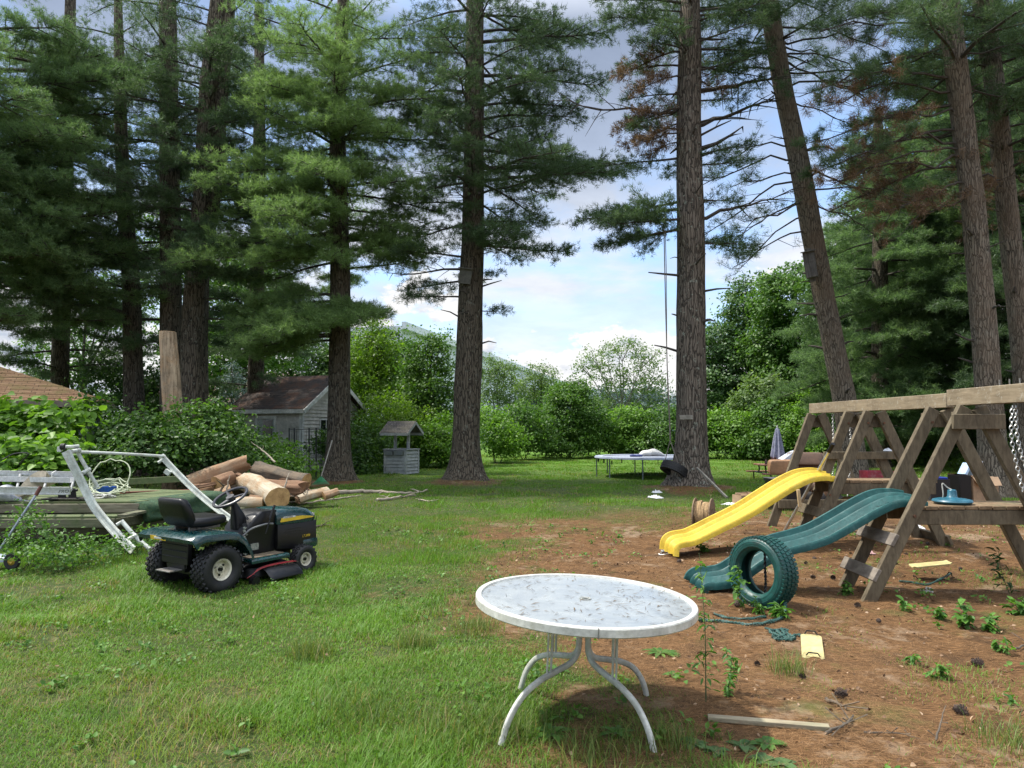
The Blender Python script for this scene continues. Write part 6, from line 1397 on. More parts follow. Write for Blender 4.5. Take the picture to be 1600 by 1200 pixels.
sb('beam', (4.57, 7.40, 1.925), (4.60, 10.9, 1.93), .09, .15, (0, 0, 1), SWL, 'far top beam of pale brown timber with flaking paint')
sb('beam', (4.42, 4.4, 1.945), (4.49, 7.26, 1.945), .09, .165, (0, 0, 1), SWL, 'near top beam of pale brown timber with flaking paint')
sb('gusset', (4.22, 6.86 - .045, 1.70), (4.72, 6.86 - .045, 1.70), .145, .038)
sb('crossbar', (4.15, 9.50, 1.27), (5.12, 9.50, 1.27), .10, .04); sb('crossbar', (3.98, 10.70, .50), (5.3, 10.70, .50), .13, .04)
for k, z in enumerate((.24, .57)):
    for (Ya, Yb, xl, xa, xo) in ((6.84, 7.53, 3.40, 4.40, -1), (8.94, 9.64, 3.68, 4.52, -1), (8.94, 9.64, 5.50, 4.68, 1)):
        x = xl + (xa - xl) * z / 1.84 + xo * .062
        q = MB(); dirv = Vector((xa - xl, 0, 1.84)).normalized(); nrm_ = Vector((-dirv.z, 0, dirv.x)) * 1
        c = Vector((x, (Ya + Yb) / 2, z)) - SO; m = Matrix((Vector((0, 1, 0)), dirv, nrm_)).transposed()
        q.box(c, (Yb - Ya, .125, .04), m).build('rung', woodmat('rung_wood%d' % 1, (.12, .10, .08), (.26, .225, .185), ax=(5, 2, 5)) if k == 0 and Ya < 7 and xo < 0 else SWW if Ya > 7 else bpy.data.materials['rung_wood1'], ss, bevel=.006)
def deck(x0, x1, y0, y1, z, nb, seed):
    g = np.random.default_rng(seed); w = (x1 - x0) / nb
    for k in range(nb):
        x = x0 + w * (k + .5); MB().box(Vector((x, (y0 + y1) / 2, z - .018 + g.uniform(-.002, .002))) - SO, (w - .008, y1 - y0 + g.uniform(0, .02), .036)).build('deck_board', SWD, ss, bevel=.004)
    sb('joist', (x0 + .02, y0 + .02, z - .11), (x1 - .02, y0 + .02, z - .11), .14, .038, (0, 1, 0)); sb('joist', (x0 + .02, y1 - .02, z - .11), (x1 - .02, y1 - .02, z - .11), .14, .038, (0, 1, 0))
deck(3.86, 5.30, 6.93, 7.43, .885, 11, 1); deck(4.0, 5.40, 9.07, 9.50, .975, 10, 2)
def slide(label, prof, yc0, yc1, mat, w=.46, seed=1):
    P = smooth_path([(x, 0, z) for x, z in prof], 7); secs = []; n = len(P)
    cs = [(-.5, -.03), (-.5, .022), (-.475, .040), (-.44, .040), (-.40, .015), (-.36, -.006), (-.22, -.006), (-.18, .004), (-.13, .052), (-.10, .062), (-.06, .056), (-.02, .008), (.06, .004), (.12, .075), (.15, .085), (.19, .078), (.24, .010), (.36, .004), (.41, .060), (.44, .105), (.475, .110), (.5, .09), (.5, -.03),
          (.49, -.03), (.49, .08), (.45, .085), (.39, -.010), (.22, -.010), (.15, .06), (-.0, -.01), (-.10, .04), (-.20, -.018), (-.39, -.018), (-.45, .028), (-.49, .015), (-.49, -.03)]
    for i, p in enumerate(P):
        d_ = (P[min(i + 1, n - 1)] - P[max(i - 1, 0)]).normalized(); u_ = Vector((-d_.z, 0, d_.x)); u_ = u_ if u_.z > 0 else -u_
        f = i / (n - 1); yc = yc0 + (yc1 - yc0) * f; secs.append([tuple(Vector((p.x, yc + a * w, p.z)) + u_ * b_ - SO) for a, b_ in cs])
    o = MB().loft(secs).build('slide', mat, ss, ang=42); o['label'] = label; return o
YP = M('yellow_slide_plastic', (.56, .39, .028), .5, var=.14, scale=6, dirt=(.50, .39, .07, .5), spec=.45)
GP = M('green_slide_plastic', (.007, .066, .062), .46, var=.25, scale=6, dirt=(.08, .16, .15, .45), spec=.4)
slide('yellow plastic wave slide of the far platform', [(4.10, .985), (3.95, 1.0), (3.76, .975), (3.52, .865), (3.28, .725), (3.04, .58), (2.82, .465), (2.62, .375), (2.44, .29), (2.26, .215), (2.10, .19), (2.035, .15), (2.02, .06)], 9.28, 9.08, YP, .50)
slide('dark green plastic wave slide of the near platform', [(4.03, .885), (3.90, .905), (3.74, .89), (3.55, .80), (3.32, .665), (3.10, .545), (2.90, .475), (2.70, .42), (2.50, .325), (2.32, .20), (2.18, .115), (2.04, .085), (1.93, .075), (1.90, .02)], 7.18, 7.34, GP, .48)
for Y_, xa_ in ((6.88, 4.45), (7.48, 4.5), (9.02, 4.6), (9.55, 4.6)):
    for dx_, dz_ in ((-.10, 1.70), (.10, 1.70), (-.62, .80), (.62, .80)):
        c_ = Vector((xa_ + dx_ * (1.0 if dz_ > 1 else .98), Y_ - .034 - (.033 if Y_ < 7 and dz_ > 1 else 0), dz_)) - SO; MB().cyl(c_, c_ + Vector((0, -.012, 0)), .014, n=8).build('bolt', M('rusty_bolt', (.14, .07, .04), .7, .4) if 'rusty_bolt' not in bpy.data.materials else bpy.data.materials['rusty_bolt'], ss)
for k in range(3): MB().cyl(Vector((4.47, 6.5 - k * .13, 2.02)) - SO, Vector((4.47, 6.5 - k * .13, 2.08)) - SO, .006, n=6).build('bolt', GRY, ss)

CH = M('galvanised_chain', (.45, .45, .43), .4, .8, scale=20)
def chain(pts, r=.0035, L=.036, w=.012):
    """real links threaded along a path"""
    P = smooth_path(pts, 6); cum = [0]
    for i in range(1, len(P)): cum.append(cum[-1] + (P[i] - P[i - 1]).length)
    n = int(cum[-1] / (L * .78)); b_ = MB(); A = np.array([list(p) for p in P])
    for k in range(n):
        s = (k + .5) * cum[-1] / n; c = Vector([float(np.interp(s, cum, A[:, j])) for j in range(3)]); c2 = Vector([float(np.interp(s + .01, cum, A[:, j])) for j in range(3)]); d_ = (c2 - c).normalized()
        if d_.length < .5: continue
        a_ = d_.cross(Vector((.3, 1, .2))).normalized(); e_ = d_.cross(a_); u_ = a_ if k % 2 else e_
        rg = [c + d_ * (L / 2 * math.cos(q)) + u_ * (w * math.sin(q)) for q in np.linspace(0, 2 * PI, 9)]
        b_.tube(rg, r, 4, cap=False)
    return b_
BLU = M('blue_plastic_seat', (.02, .10, .42), .4)
w1 = thing('chain_swing', 'galvanised chain looped with blue plastic, hanging at the right edge', 'swing', (4.45, 6.3, 1.86)); o = Vector(w1.location)
chain([(0, .02, -.02), (-.01, .03, -.3), (.02, .02, -.55), (.05, .0, -.78)], r=.005, L=.045, w=.015).build('chain', CH, w1)
chain([(.012, .0, -.02), (.02, .0, -.3), (.06, -.03, -.55), (.11, -.08, -.66)], r=.005, L=.045, w=.015).build('chain', CH, w1)
MB().tube(smooth_path([(.11, -.08, -.62), (.16, -.12, -.70), (.20, -.30, -.74), (.14, -.5, -.70), (.08, -.56, -.60)], 5), .022, 8, flat=.6).build('blue_grip', BLU, w1)
chain([(.0, -.62, -.02), (.04, -.6, -.3), (.08, -.56, -.6)], r=.005, L=.045, w=.015).build('chain', CH, w1)
MB().cyl((.005, .01, .0), (.005, .01, -.04), .006, n=6).cyl((.0, -.62, .0), (.0, -.62, -.04), .006, n=6).build('hook', GRY, w1)
w2 = thing('chain_swing', 'swing on thin chains hanging under the far top beam', 'swing', (4.6, 10.0, 1.86)); 
chain([(0, .20, 0), (.0, .2, -.4), (-.02, .2, -.85), (-.03, .2, -1.16)], r=.004).build('chain', CH, w2); chain([(0, -.28, 0), (.02, -.28, -.4), (0, -.26, -.85), (-.03, -.24, -1.16)], r=.004).build('chain', CH, w2)
MB().loft([[(a, y_, z_ + b_) for a, b_ in rrect(.16, .012, .005, 2)] for y_, z_ in ((-.26, -1.16), (-.15, -1.20), (0, -1.21), (.12, -1.20), (.22, -1.16))]).build('seat', BLK, w2)
ds = thing('disc_swing_seat', 'round blue green plastic disc swing seat lying on the near platform', 'swing seat', (W(1490, 784, 7.1).x, 7.12, .885))
MB().lathe([(0, .008), (.12, .0), (.165, .012), (.180, .028), (.172, .045), (.13, .055), (.060, .064), (.045, .075), (.040, .13), (.034, .142), (.012, .145), (.0, .14)], 40).build('disc', M('teal_disc', (.015, .10, .15), .35, dirt=(.10, .20, .24, .3)), ds, ang=60)
MB().tube(smooth_path([(.0, .0, .14), (-.03, .02, .16), (-.075, .03, .20), (-.07, .03, .10), (-.07, .04, .055)], 5), .006, 6).build('rope', M('white_rope', (.5, .5, .45), .7), ds)
pp = thing('metal_pole', 'silver metal pole with black tip leaning along the far ladder', 'pole', onG(1224, 833)); o = Vector(pp.location)
pt = Vector(W(1295, 706, 9.15)) - o; MB().cyl((0, 0, 0), pt, .02).build('tube', M('silver', (.55, .56, .57), .35, .8), pp); MB().cyl(pt, pt * 1.09, .027).build('grip', BLK, pp)
tag(MB().beam(W(1247, 765, 8.75), W(1250, 792, 8.75), .035, .035).build('wooden_stake', M('fresh_wood', (.45, .32, .17), .7), None, bevel=.003), 'short pale wooden stake standing under the yellow slide', 'stake')

# ------------------------------------------------------------------ tyres and things on the ground by the playset
def tyre(name, label, mat, loc, axis, R0, w, group=None, lug=52):
    t = thing(name, label, 'tyre', loc, rot=Vector(axis).to_track_quat('Z', 'Y').to_euler(), group=group); hw = w / 2
    MB().lathe([(R0 * .60, -hw * .55), (R0 * .62, -hw * .75), (R0 * .74, -hw * 1.02), (R0 * .88, -hw * 1.0), (R0 * .955, -hw * .84), (R0 * .975, -hw * .4), (R0 * .98, 0), (R0 * .975, hw * .4), (R0 * .955, hw * .84), (R0 * .88, hw * 1.0), (R0 * .74, hw * 1.02), (R0 * .62, hw * .75), (R0 * .60, hw * .55), (R0 * .63, hw * .5), (R0 * .86, hw * .86), (R0 * .93, 0), (R0 * .86, -hw * .86), (R0 * .63, -hw * .5)], 72, closed=True).build('carcass', mat, t, ang=50)
    tr_ = MB()
    for k in range(lug):
        a = 2 * PI * k / lug; ca, sa = math.cos(a), math.sin(a)
        for j, (zc, zl, off) in enumerate(((-hw * .74, hw * .42, 0), (-hw * .24, hw * .36, .5), (hw * .24, hw * .36, 0), (hw * .74, hw * .42, .5))):
            a2 = a + off * 2 * PI / lug; r_ = R0 * (.965 if abs(zc) > hw * .5 else .982); tr_.box((r_ * math.cos(a2), r_ * math.sin(a2), zc), (.018, 2 * PI * R0 / lug * .68, zl), Matrix.Rotation(a2, 3, 'Z') @ Matrix.Rotation(.25, 3, 'X'))
    tr_.build('tread', mat, t, smooth=False)
    MB().lathe([(R0 * .70, hw * 1.005), (R0 * .72, hw * 1.035), (R0 * .74, hw * 1.03)], 60).lathe([(R0 * .83, hw * 1.01), (R0 * .84, hw * 1.03), (R0 * .85, hw * 1.01)], 60).build('sidewall_ribs', mat, t)
    return t
TYG = M('green_painted_rubber', (.006, .058, .050), .45, scale=7, dirt=(.02, .03, .028, .7), bmp=.3, bd=.006)
tl_ = onG(1198, 950); TYR = .325
ty = tyre('painted_tyre', 'dark green painted tyre standing upright at the foot of the green slide', TYG, (tl_.x, tl_.y + .10, TYR - .012), (-.86, -.50, .06), TYR, .21)
g = np.random.default_rng(71)
GRP = M('green_black_rope', (.020, .075, .060), .6, scale=40, dirt=(.01, .012, .012, .9), bmp=.4)
def rope(name, label, pts, r, mat, strands=2, amp=.6, cat='rope', tw=26):
    P = smooth_path(pts, 8); b_ = MB(); n = len(P)
    for s in range(strands):
        q = []
        for i, p in enumerate(P):
            d_ = (P[min(i + 1, n - 1)] - P[max(i - 1, 0)]).normalized(); a_ = d_.cross(Vector((0, 0, 1))); a_ = a_.normalized() if a_.length > .01 else Vector((1, 0, 0)); e_ = d_.cross(a_)
            ph = i * tw / 10 + s * 2 * PI / strands; q.append(p + a_ * math.cos(ph) * r * amp + e_ * math.sin(ph) * r * amp)
        b_.tube(q, r * .8, 6)
    return tag(b_.build(name, mat, None), label, cat)
T0 = Vector(ty.location)
rope('plastic_chain', 'green plastic coated chain running from the tyre over the needles towards the table', [T0 + Vector((.16, -.10, .12)), T0 + Vector((.18, -.16, -.05)), T0 + Vector((.14, -.18, -.22)), onG(1225, 966, .02), onG(1200, 976, .02), onG(1170, 979, .015), onG(1130, 974, .015), onG(1092, 972, .015)], .014, GRP, 2, .7)
rope('plastic_chain', 'short length of dark chain lying just behind the long green one', [onG(1196, 965, .01), onG(1170, 969, .012), onG(1140, 968, .012), onG(1115, 961, .012)], .011, GRP, 2, .7)
g = np.random.default_rng(72); pts = [onG(1196, 984, .015), onG(1212, 992, .02)] + [onG(1222 + g.normal() * 14, 999 + g.normal() * 5, .02 + .01 * (i % 3)) for i in range(14)] + [onG(1245, 996, .02), onG(1258, 1001, .03)]
rope('plastic_chain', 'tangle of green chain beside the yellow swing seat', pts, .010, GRP, 2, .7)
rope('strap', 'black strap hanging through the green painted tyre', [T0 + Vector((.02, -.03, .20)), T0 + Vector((.015, -.035, .05)), T0 + Vector((.02, -.03, -.08)), T0 + Vector((.01, -.04, -.2))], .010, BLK, 2, .7, 'strap', tw=14)
PY = M('faded_yellow_plastic', (.48, .42, .19), .45, scale=8, dirt=(.40, .34, .16, .5))
def seat(name, label, c, L, w, ang, tilt=.0, curve=.0, roll=0):
    t = thing(name, label, 'swing seat', c, rot=(tilt, roll, ang), group='yellow plank swing seats on the ground')
    o = MB().loft([[(a, b_, z + curve * (b_ / L * 2) ** 2 * .1 + curve * (a / w * 2) ** 2 * .05) for a, b_ in rrect(w, L, .035, 4)] for z in (.0, .012)]).build('plank', PY, t, bevel=.003, ang=40)
    for s in (-1, 1): MB().tube([(-w * .3, s * (L / 2 - .03), .02), (-w * .2, s * (L / 2 - .02), .045), (w * .2, s * (L / 2 - .02), .045), (w * .3, s * (L / 2 - .03), .02)], .005, 6).build('end_bracket', BLK, t)
    return t
c = onG(1269, 1015, .015); seat('fallen_swing', 'faded yellow swing seat lying on the needles beside the tangled chain', c, .50, .15, R(-21), tilt=R(4))
c = onG(1458, 906, .015); seat('fallen_swing', 'curled yellow swing seat lying under the near platform', c, .40, .17, R(80), tilt=R(-8), curve=1.2)
rope('plastic_chain', 'dark chain crossing the curled yellow seat under the platform', [onG(1405, 910, .015), onG(1425, 912, .015), onG(1450, 916, .02), onG(1475, 908, .04), onG(1486, 900, .03)], .010, GRP, 2, .7)
rope('metal_chain', 'little heap of silver chain on the needles under the platform', [onG(1450 + g.normal() * 8, 925 + g.normal() * 3, .015) for _ in range(9)], .007, CH, 2, .7, 'chain')
rope('metal_chain', 'little heap of silver chain at the lower end of the yellow slide', [onG(1046 + g.normal() * 8, 864 + g.normal() * 3, .015) for _ in range(9)], .007, CH, 2, .7, 'chain')
PLK = woodmat('old_batten', (.16, .13, .085), (.34, .29, .20), .85, worn=(.20, .19, .12))
p0, p1 = onG(1106, 1127, .02), onG(1296, 1143, .02); pl = MB().beam(Vector((0, 0, 0)), p1 - p0, .05, .025).build('wooden_batten', PLK, None, bevel=.003); pl.location = p0; tag(pl, 'weathered wooden batten lying on the needles right of the table', 'batten')
branch('forked dark twig at the right end of the batten', [onG(1290, 1150, .01), onG(1310, 1145, .03), onG(1328, 1132, .02), onG(1334, 1122, .02)], .010, seed=31, twigs=6, mat=LG_DARK)
branch('dark stick beyond the batten, near the pine cone', [onG(1290, 1096, .015), onG(1308, 1104, .02), onG(1324, 1112, .015)], .012, seed=32, twigs=2, mat=LG_DARK)
branch('thin dark twig standing in the litter at the lower right', [onG(1462, 1160, .01), onG(1470, 1143, .05), onG(1478, 1128, .09)], .006, seed=33, twigs=2, mat=LG_DARK)
branch('long thin twig among dead leaves, lower right', [onG(1350, 1148, .01), onG(1400, 1150, .015), onG(1440, 1158, .01)], .005, seed=34, twigs=4, mat=LG_DARK)
branch('dark stick at the right edge under the weeds', [onG(1584, 1018, .01), onG(1600, 1012, .02), onG(1625, 1004, .01)], .010, seed=35, twigs=1, mat=LG_DARK)
# rope spool
SPW = woodmat('spool_ply', (.13, .085, .05), (.27, .185, .115), .85, worn=(.14, .12, .09))
sp0 = onG(1103, 821); sr_ = .275; sp_t = thing('cable_spool', 'wooden cable spool wound with tan rope beside the stout pine', 'spool', (sp0.x, sp0.y + .12, sr_ - .01), rot=Vector((.90, -.43, 0)).to_track_quat('Z', 'Y').to_euler())
for z in (-.125, .125):
    f_ = MB().lathe([(0, z - .010), (sr_ - .004, z - .010), (sr_, z - .006), (sr_, z + .006), (sr_ - .004, z + .010), (0, z + .010)], 48).build('flange', SPW, sp_t, ang=30)
    bb = MB()
    for k in range(4): a = k * PI / 2 + .4; bb.cyl((.11 * math.cos(a), .11 * math.sin(a), z + (.010 if z > 0 else -.010)), (.11 * math.cos(a), .11 * math.sin(a), z + (.017 if z > 0 else -.017)), .012, n=8)
    bb.cyl((0, 0, z + .0095), (0, 0, z + .0125), .03).build('bolt', BLK, f_)
rp = MB(); g = np.random.default_rng(81); R_ = .175
pts = []
for i in range(24 * 34):
    q = 2 * PI * i / 24; tt2 = i / (24 * 17); z_ = .105 * (1 - 4 * abs((tt2 + .25) % 1 - .5)) ; lay = .012 * (i // (24 * 8)); pts.append(((R_ + lay + .01 * math.sin(i * .013)) * math.cos(q), (R_ + lay + .01 * math.sin(i * .017)) * math.sin(q), max(-.108, min(.108, z_ + .012 * math.sin(i * .021)))))
rp.tube(pts, .0115, 6); rp.build('rope', M('tan_rope', (.30, .20, .10), .9, var=.35, scale=30, bmp=.4), sp_t)
for k in range(3): pass
lo = [(( .20 + .012 * k) * math.cos(3.6 + .1 * k), (.20 + .012 * k) * math.sin(3.6 + .1 * k), -.05 + .03 * k) for k in range(5)]
MB().tube([(.215 * math.cos(a), .215 * math.sin(a), -.09 + .05 * math.sin(a * 2) + .02 * k) for k in range(3) for a in np.linspace(0, 2 * PI, 25)], .012, 6).build('loose_rope', bpy.data.materials['tan_rope'], sp_t)

# ------------------------------------------------------------------ trampoline, tyre swing, boxes on trees
tp0 = thing('trampoline', 'round trampoline with faded blue grey mat behind the stout pine', 'trampoline', (4.55, 24.0, 0)); TRr, TZ2 = 1.72, .64
tmz = TZ2
MB().lathe([(TRr - .04, tmz), (TRr, tmz + .02), (TRr + .02, tmz), (TRr, tmz - .03), (TRr - .03, tmz - .03)], 56, closed=True).build('frame_ring', GRY, tp0)
MB().lathe([(0, tmz - .02), (1.0, tmz - .005), (TRr - .05, tmz + .01)], 48).build('mat', M('faded_mat', (.26, .29, .36), .75, scale=1.5, dirt=(.14, .12, .11, .6)), tp0)
MB().lathe([(TRr - .22, tmz + .022), (TRr + .03, tmz + .03), (TRr + .045, tmz - .02)], 48).build('edge_pad', M('faded_pad', (.33, .38, .47), .7, scale=2, dirt=(.2, .17, .16, .6)), tp0)
for k in range(9):
    a = 2 * PI * k / 9 + .25; x, y = TRr * .985 * math.cos(a), TRr * .985 * math.sin(a); MB().cyl((x, y, -.02), (x, y, tmz - .01), .022, n=10).build('leg', M('tramp_leg', (.12, .15, .15), .5, .5) if k == 0 else bpy.data.materials['tramp_leg'], tp0)
for k in range(7):
    a = PI + .25 + k * .22; x, y = (TRr + .03) * math.cos(a), (TRr + .03) * math.sin(a); MB().box((x, y, tmz - .07 - .03 * (k % 3)), (.05, .01, .13), (0, 0, a)).build('strap', BLK, tp0)
pb_ = W(1018, 712, 23.6); secs = []
for i in range(11):
    f = i / 10; h_ = .15 * math.sin(f * PI) ** .45 + .015 * math.sin(f * 13); secs.append([(pb_.x - .45 + f * .9, 23.6 + .26 * math.cos(q) * (.6 + .4 * math.sin(f * PI)), tmz + .03 + h_ * (1 + math.sin(q)) * .85) for q in np.linspace(0, 2 * PI, 12, endpoint=False)])
tag(MB().loft(secs).build('filled_sack', M('white_sack', (.62, .61, .58), .8, scale=6, dirt=(.28, .26, .24, .6)), None, sub=1), 'plump white sack lying on the trampoline', 'sack')
bl = W(994, 715, 23.3); tag(MB().loft([[(bl.x - .22 + .11 * i, 23.3 + .12 * math.cos(q), tmz + .03 + (.035 + .02 * (i % 2)) * (1 + math.sin(q))) for q in np.linspace(0, 2 * PI, 8, endpoint=False)] for i in range(5)]).build('blue_cloth', M('navy_cloth', (.04, .05, .16), .8), None, sub=1), 'crumpled dark blue cloth on the trampoline left of the sack', 'cloth')
rx_, ry_ = W(1047, 690, 18.5).x, 18.5
RPM = M('weathered_rope', (.15, .13, .11), .9, scale=30)
ts = tyre('tyre_swing', 'black tyre hanging on a rope left of the stout pine', RUB, (rx_ + .10, ry_, .54), (.46, .22, .86), .36, .22, lug=40)
tz = Vector(ts.location)
top_ = W(1037, 340, 18.5); knot = W(1047, 688, 18.5)
inv = ts.matrix_basis if False else None
def child_world(mb, name, mat, par):
    m = Matrix.LocRotScale(par.location, par.rotation_euler, None).inverted(); mb.v = [tuple(m @ Vector(v)) for v in mb.v]; return mb.build(name, mat, par)
b_ = MB(); b_.tube([top_, W(1040, 480, 18.5), W(1043, 590, 18.5), knot], .014, 6).tube([top_ + Vector((.03, 0, .1)), W(1041, 420, 18.5), W(1042, 560, 18.52), knot + Vector((.02, 0, .02))], .010, 5)
for dx, dy, dz in ((-.26, .0, .20), (.10, -.18, .10), (.16, .20, .26)): b_.tube([knot, tz + Vector((dx, dy, dz - .05))], .012, 5)
child_world(b_, 'rope', RPM, ts)
WDG = woodmat('grey_board', (.13, .12, .10), (.28, .26, .22), ax=(2, 8, 8))
tag(MB().box(W(1072, 652, 18.28), (.34, .04, .11)).build('small_board', WDG, None, bevel=.004), 'small grey board nailed across the stout pine', 'board')
nb = thing('nest_plaque', 'tilted wooden plaque nailed high on the middle pine', 'plaque', W(727, 432, 21.05), rot=(0, R(10), R(-15)))
MB().box((0, 0, 0), (.40, .05, .44)).build('board', M('plaque_wood', (.10, .095, .08), .9, scale=8, dirt=(.16, .17, .13, .5)), nb, bevel=.004); MB().box((0, -.04, .24), (.46, .14, .03), (.2, 0, 0)).build('ledge', bpy.data.materials['plaque_wood'], nb, bevel=.004)
bx = thing('bat_box', 'dark wooden bat box fixed on the leaning pine', 'bat box', W(1266, 414, 19.45), rot=(0, R(-7), R(-28)))
BXW = woodmat('bat_box_wood', (.05, .045, .04), (.14, .13, .115), ax=(8, 8, 1))
MB().box((0, 0, 0), (.30, .16, .72)).build('body', BXW, bx, bevel=.005)
MB().box((0, -.02, .39), (.38, .26, .03), (.25, 0, 0)).build('roof', BXW, bx, bevel=.004); MB().box((.0, .10, .02), (.16, .03, .95)).build('mounting_board', BXW, bx, bevel=.004)
st = MB(); 
for x in (-.07, .03): st.box((x, -.083, -.02), (.006, .006, .66))
st.box((0, -.085, .10), (.28, .012, .05)).build('batten', BXW, bx, smooth=False)
p0, p1 = onG(1136, 779, .02), W(1089, 731, 18.15); k_ = MB().beam(Vector((0, 0, 0)), p1 - p0, .04, .05).build('leaning_pole', WDG, None, bevel=.004); k_.location = p0; tag(k_, 'thin grey pole leaning on the right foot of the stout pine', 'pole')

# ------------------------------------------------------------------ picnic corner and clutter behind the slides
PT = thing('picnic_table', 'low picnic table with reddish boards and curved black legs', 'picnic table', (W(1215, 740, 22).x, 22.0, 0)); RDW = M('red_brown_board', (.26, .105, .065), .7, scale=5, dirt=(.15, .10, .07, .6))
for k in range(4): MB().box((0, -.30 + k * .2, .49), (1.25, .185, .035)).build('tabletop_board', RDW, PT, bevel=.004)
for s in (-1, 1):
    bn = MB().box((-.08, s * .72, .245), (1.25, .22, .035)).build('bench', RDW, PT, bevel=.004)
for x in (-.48, .40):
    MB().tube(smooth_path([(x, -.74, .0), (x, -.74, .22), (x, -.40, .235), (x, 0, .24), (x, .40, .235), (x, .74, .22), (x, .74, 0)], 4), .02, 8).tube(smooth_path([(x, -.35, .235), (x + .02, -.28, .34), (x - .0, -.30, .47)], 4), .022, 8).tube(smooth_path([(x, .35, .235), (x + .02, .28, .34), (x - .0, .30, .47)], 4), .022, 8).build('leg', BLK, PT)
tag(MB().lathe([(0, 0), (.04, 0), (.042, .10), (.018, .14), (.016, .17), (0, .17)], 14, (PT.location.x - .42, 21.8, .508)).build('bottle', M('dark_bottle', (.06, .03, .02), .3), None), 'small dark bottle standing on the left end of the picnic table', 'bottle')
um = thing('closed_parasol', 'closed grey blue parasol standing in the picnic table', 'parasol', (W(1217, 700, 22.0).x, 22.1, 0))
MB().cyl((0, 0, 0), (0, 0, 1.60), .018).build('pole', M('pole_white', (.5, .5, .48), .5), um)
secs = []
for i, (z, r) in enumerate(((1.62, .02), (1.58, .05), (1.4, .09), (1.15, .13), (.9, .165), (.75, .19), (.68, .18))):
    secs.append([((r * (1 + .22 * math.cos(8 * q + i * .15))) * math.cos(q), (r * (1 + .22 * math.cos(8 * q + i * .15))) * math.sin(q), z + (.05 * math.cos(8 * q) if i == 6 else 0)) for q in np.linspace(0, 2 * PI, 64, endpoint=False)])
MB().loft(secs).build('canopy', M('parasol_cloth', (.26, .27, .36), .9, scale=8, var=.35, bmp=.3), um, ang=60)
MB().lathe([(0, 1.70), (.015, 1.69), (.025, 1.66), (.015, 1.62), (0, 1.62)], 12).build('finial', M('finial_white', (.6, .6, .58), .5), um)
DBR = M('brown_leather', (.11, .062, .036), .5, scale=5, dirt=(.05, .03, .02, .6)); CBD = M('cardboard', (.36, .24, .145), .85, scale=4, dirt=(.25, .16, .09, .5)); DKF = M('dark_fabric', (.015, .013, .013), .85, scale=6)
ac = thing('armchair', 'battered brown recliner standing behind the yellow slide', 'armchair', (W(1262, 760, 13.6).x, 13.7, 0), R(-20))
def cush(c, sz, nm, mat=DBR, rot=None, par=ac):
    sx, sy, sz_ = sz; b_ = MB(); secs = []
    for f, k in ((-.5, .80), (-.46, .95), (-.3, 1), (0, 1.03), (.3, 1), (.46, .95), (.5, .80)): secs.append([(a * k, b2 * k, f * sz_) for a, b2 in rrect(sx, sy, min(sx, sy) * .2, 3)])
    b_.loft(secs); m = Euler(rot).to_matrix() if rot else Matrix.Identity(3); b_.v = [tuple(m @ Vector(v) + Vector(c)) for v in b_.v]; return b_.build(nm, mat, par, sub=1)
cush((0, 0, .26), (.85, .8, .36), 'base', DKF); cush((0, .05, .52), (.6, .62, .18), 'seat'); cush((.02, .34, .84), (.72, .24, .62), 'backrest', DBR, (-.2, 0, 0)); cush((-.40, 0, .48), (.2, .75, .42), 'armrest'); cush((.40, 0, .48), (.2, .75, .42), 'armrest')
cush((.02, .22, 1.02), (.60, .16, .26), 'headrest', DBR, (-.25, 0, 0))
cb = thing('storage_bin', 'tall black plastic bin beside the brown recliner', 'bin', (W(1226, 750, 13.1).x, 13.1, 0), R(8))
MB().loft([[(a, b2, z) for a, b2 in rrect(w, d_, .04, 3)] for z, w, d_ in ((0, .46, .4), (.66, .56, .46), (.66, .60, .50), (.70, .60, .50), (.70, .54, .44), (.08, .42, .36))]).build('bin_body', BLK, cb, ang=40); MB().box((0, 0, .71), (.60, .50, .015)).build('lid', M('dusty_lid', (.06, .06, .065), .6), cb, bevel=.004)
bp = thing('brown_cushion', 'tan brown cushion propped on the black bin and picnic table side', 'cushion', (W(1228, 736, 13.6).x, 13.75, .88)); cush((0, 0, 0), (.55, .16, .28), 'cover', M('tan_leather', (.27, .145, .07), .6, scale=4), (.1, 0, 0), bp)
cush((0, .0, .0), (.2, .05, .10), 'piping', DBR, None, bp)
tag(MB().add([(0, 0, 0), (.34, .05, .0), (.30, .02, .22), (.03, .35, .02), (.3, .38, .0), (.28, .32, .17)], [(0, 1, 2), (3, 5, 4), (0, 2, 5, 3), (1, 4, 5, 2), (0, 3, 4, 1)]).build('folded_tarp', M('pale_tarp', (.42, .46, .52), .6), None, bevel=.01, loc=(W(1226, 727, 13.8).x, 13.9, 1.0)), 'pale grey folded tarp peaking up behind the brown recliner', 'tarp')
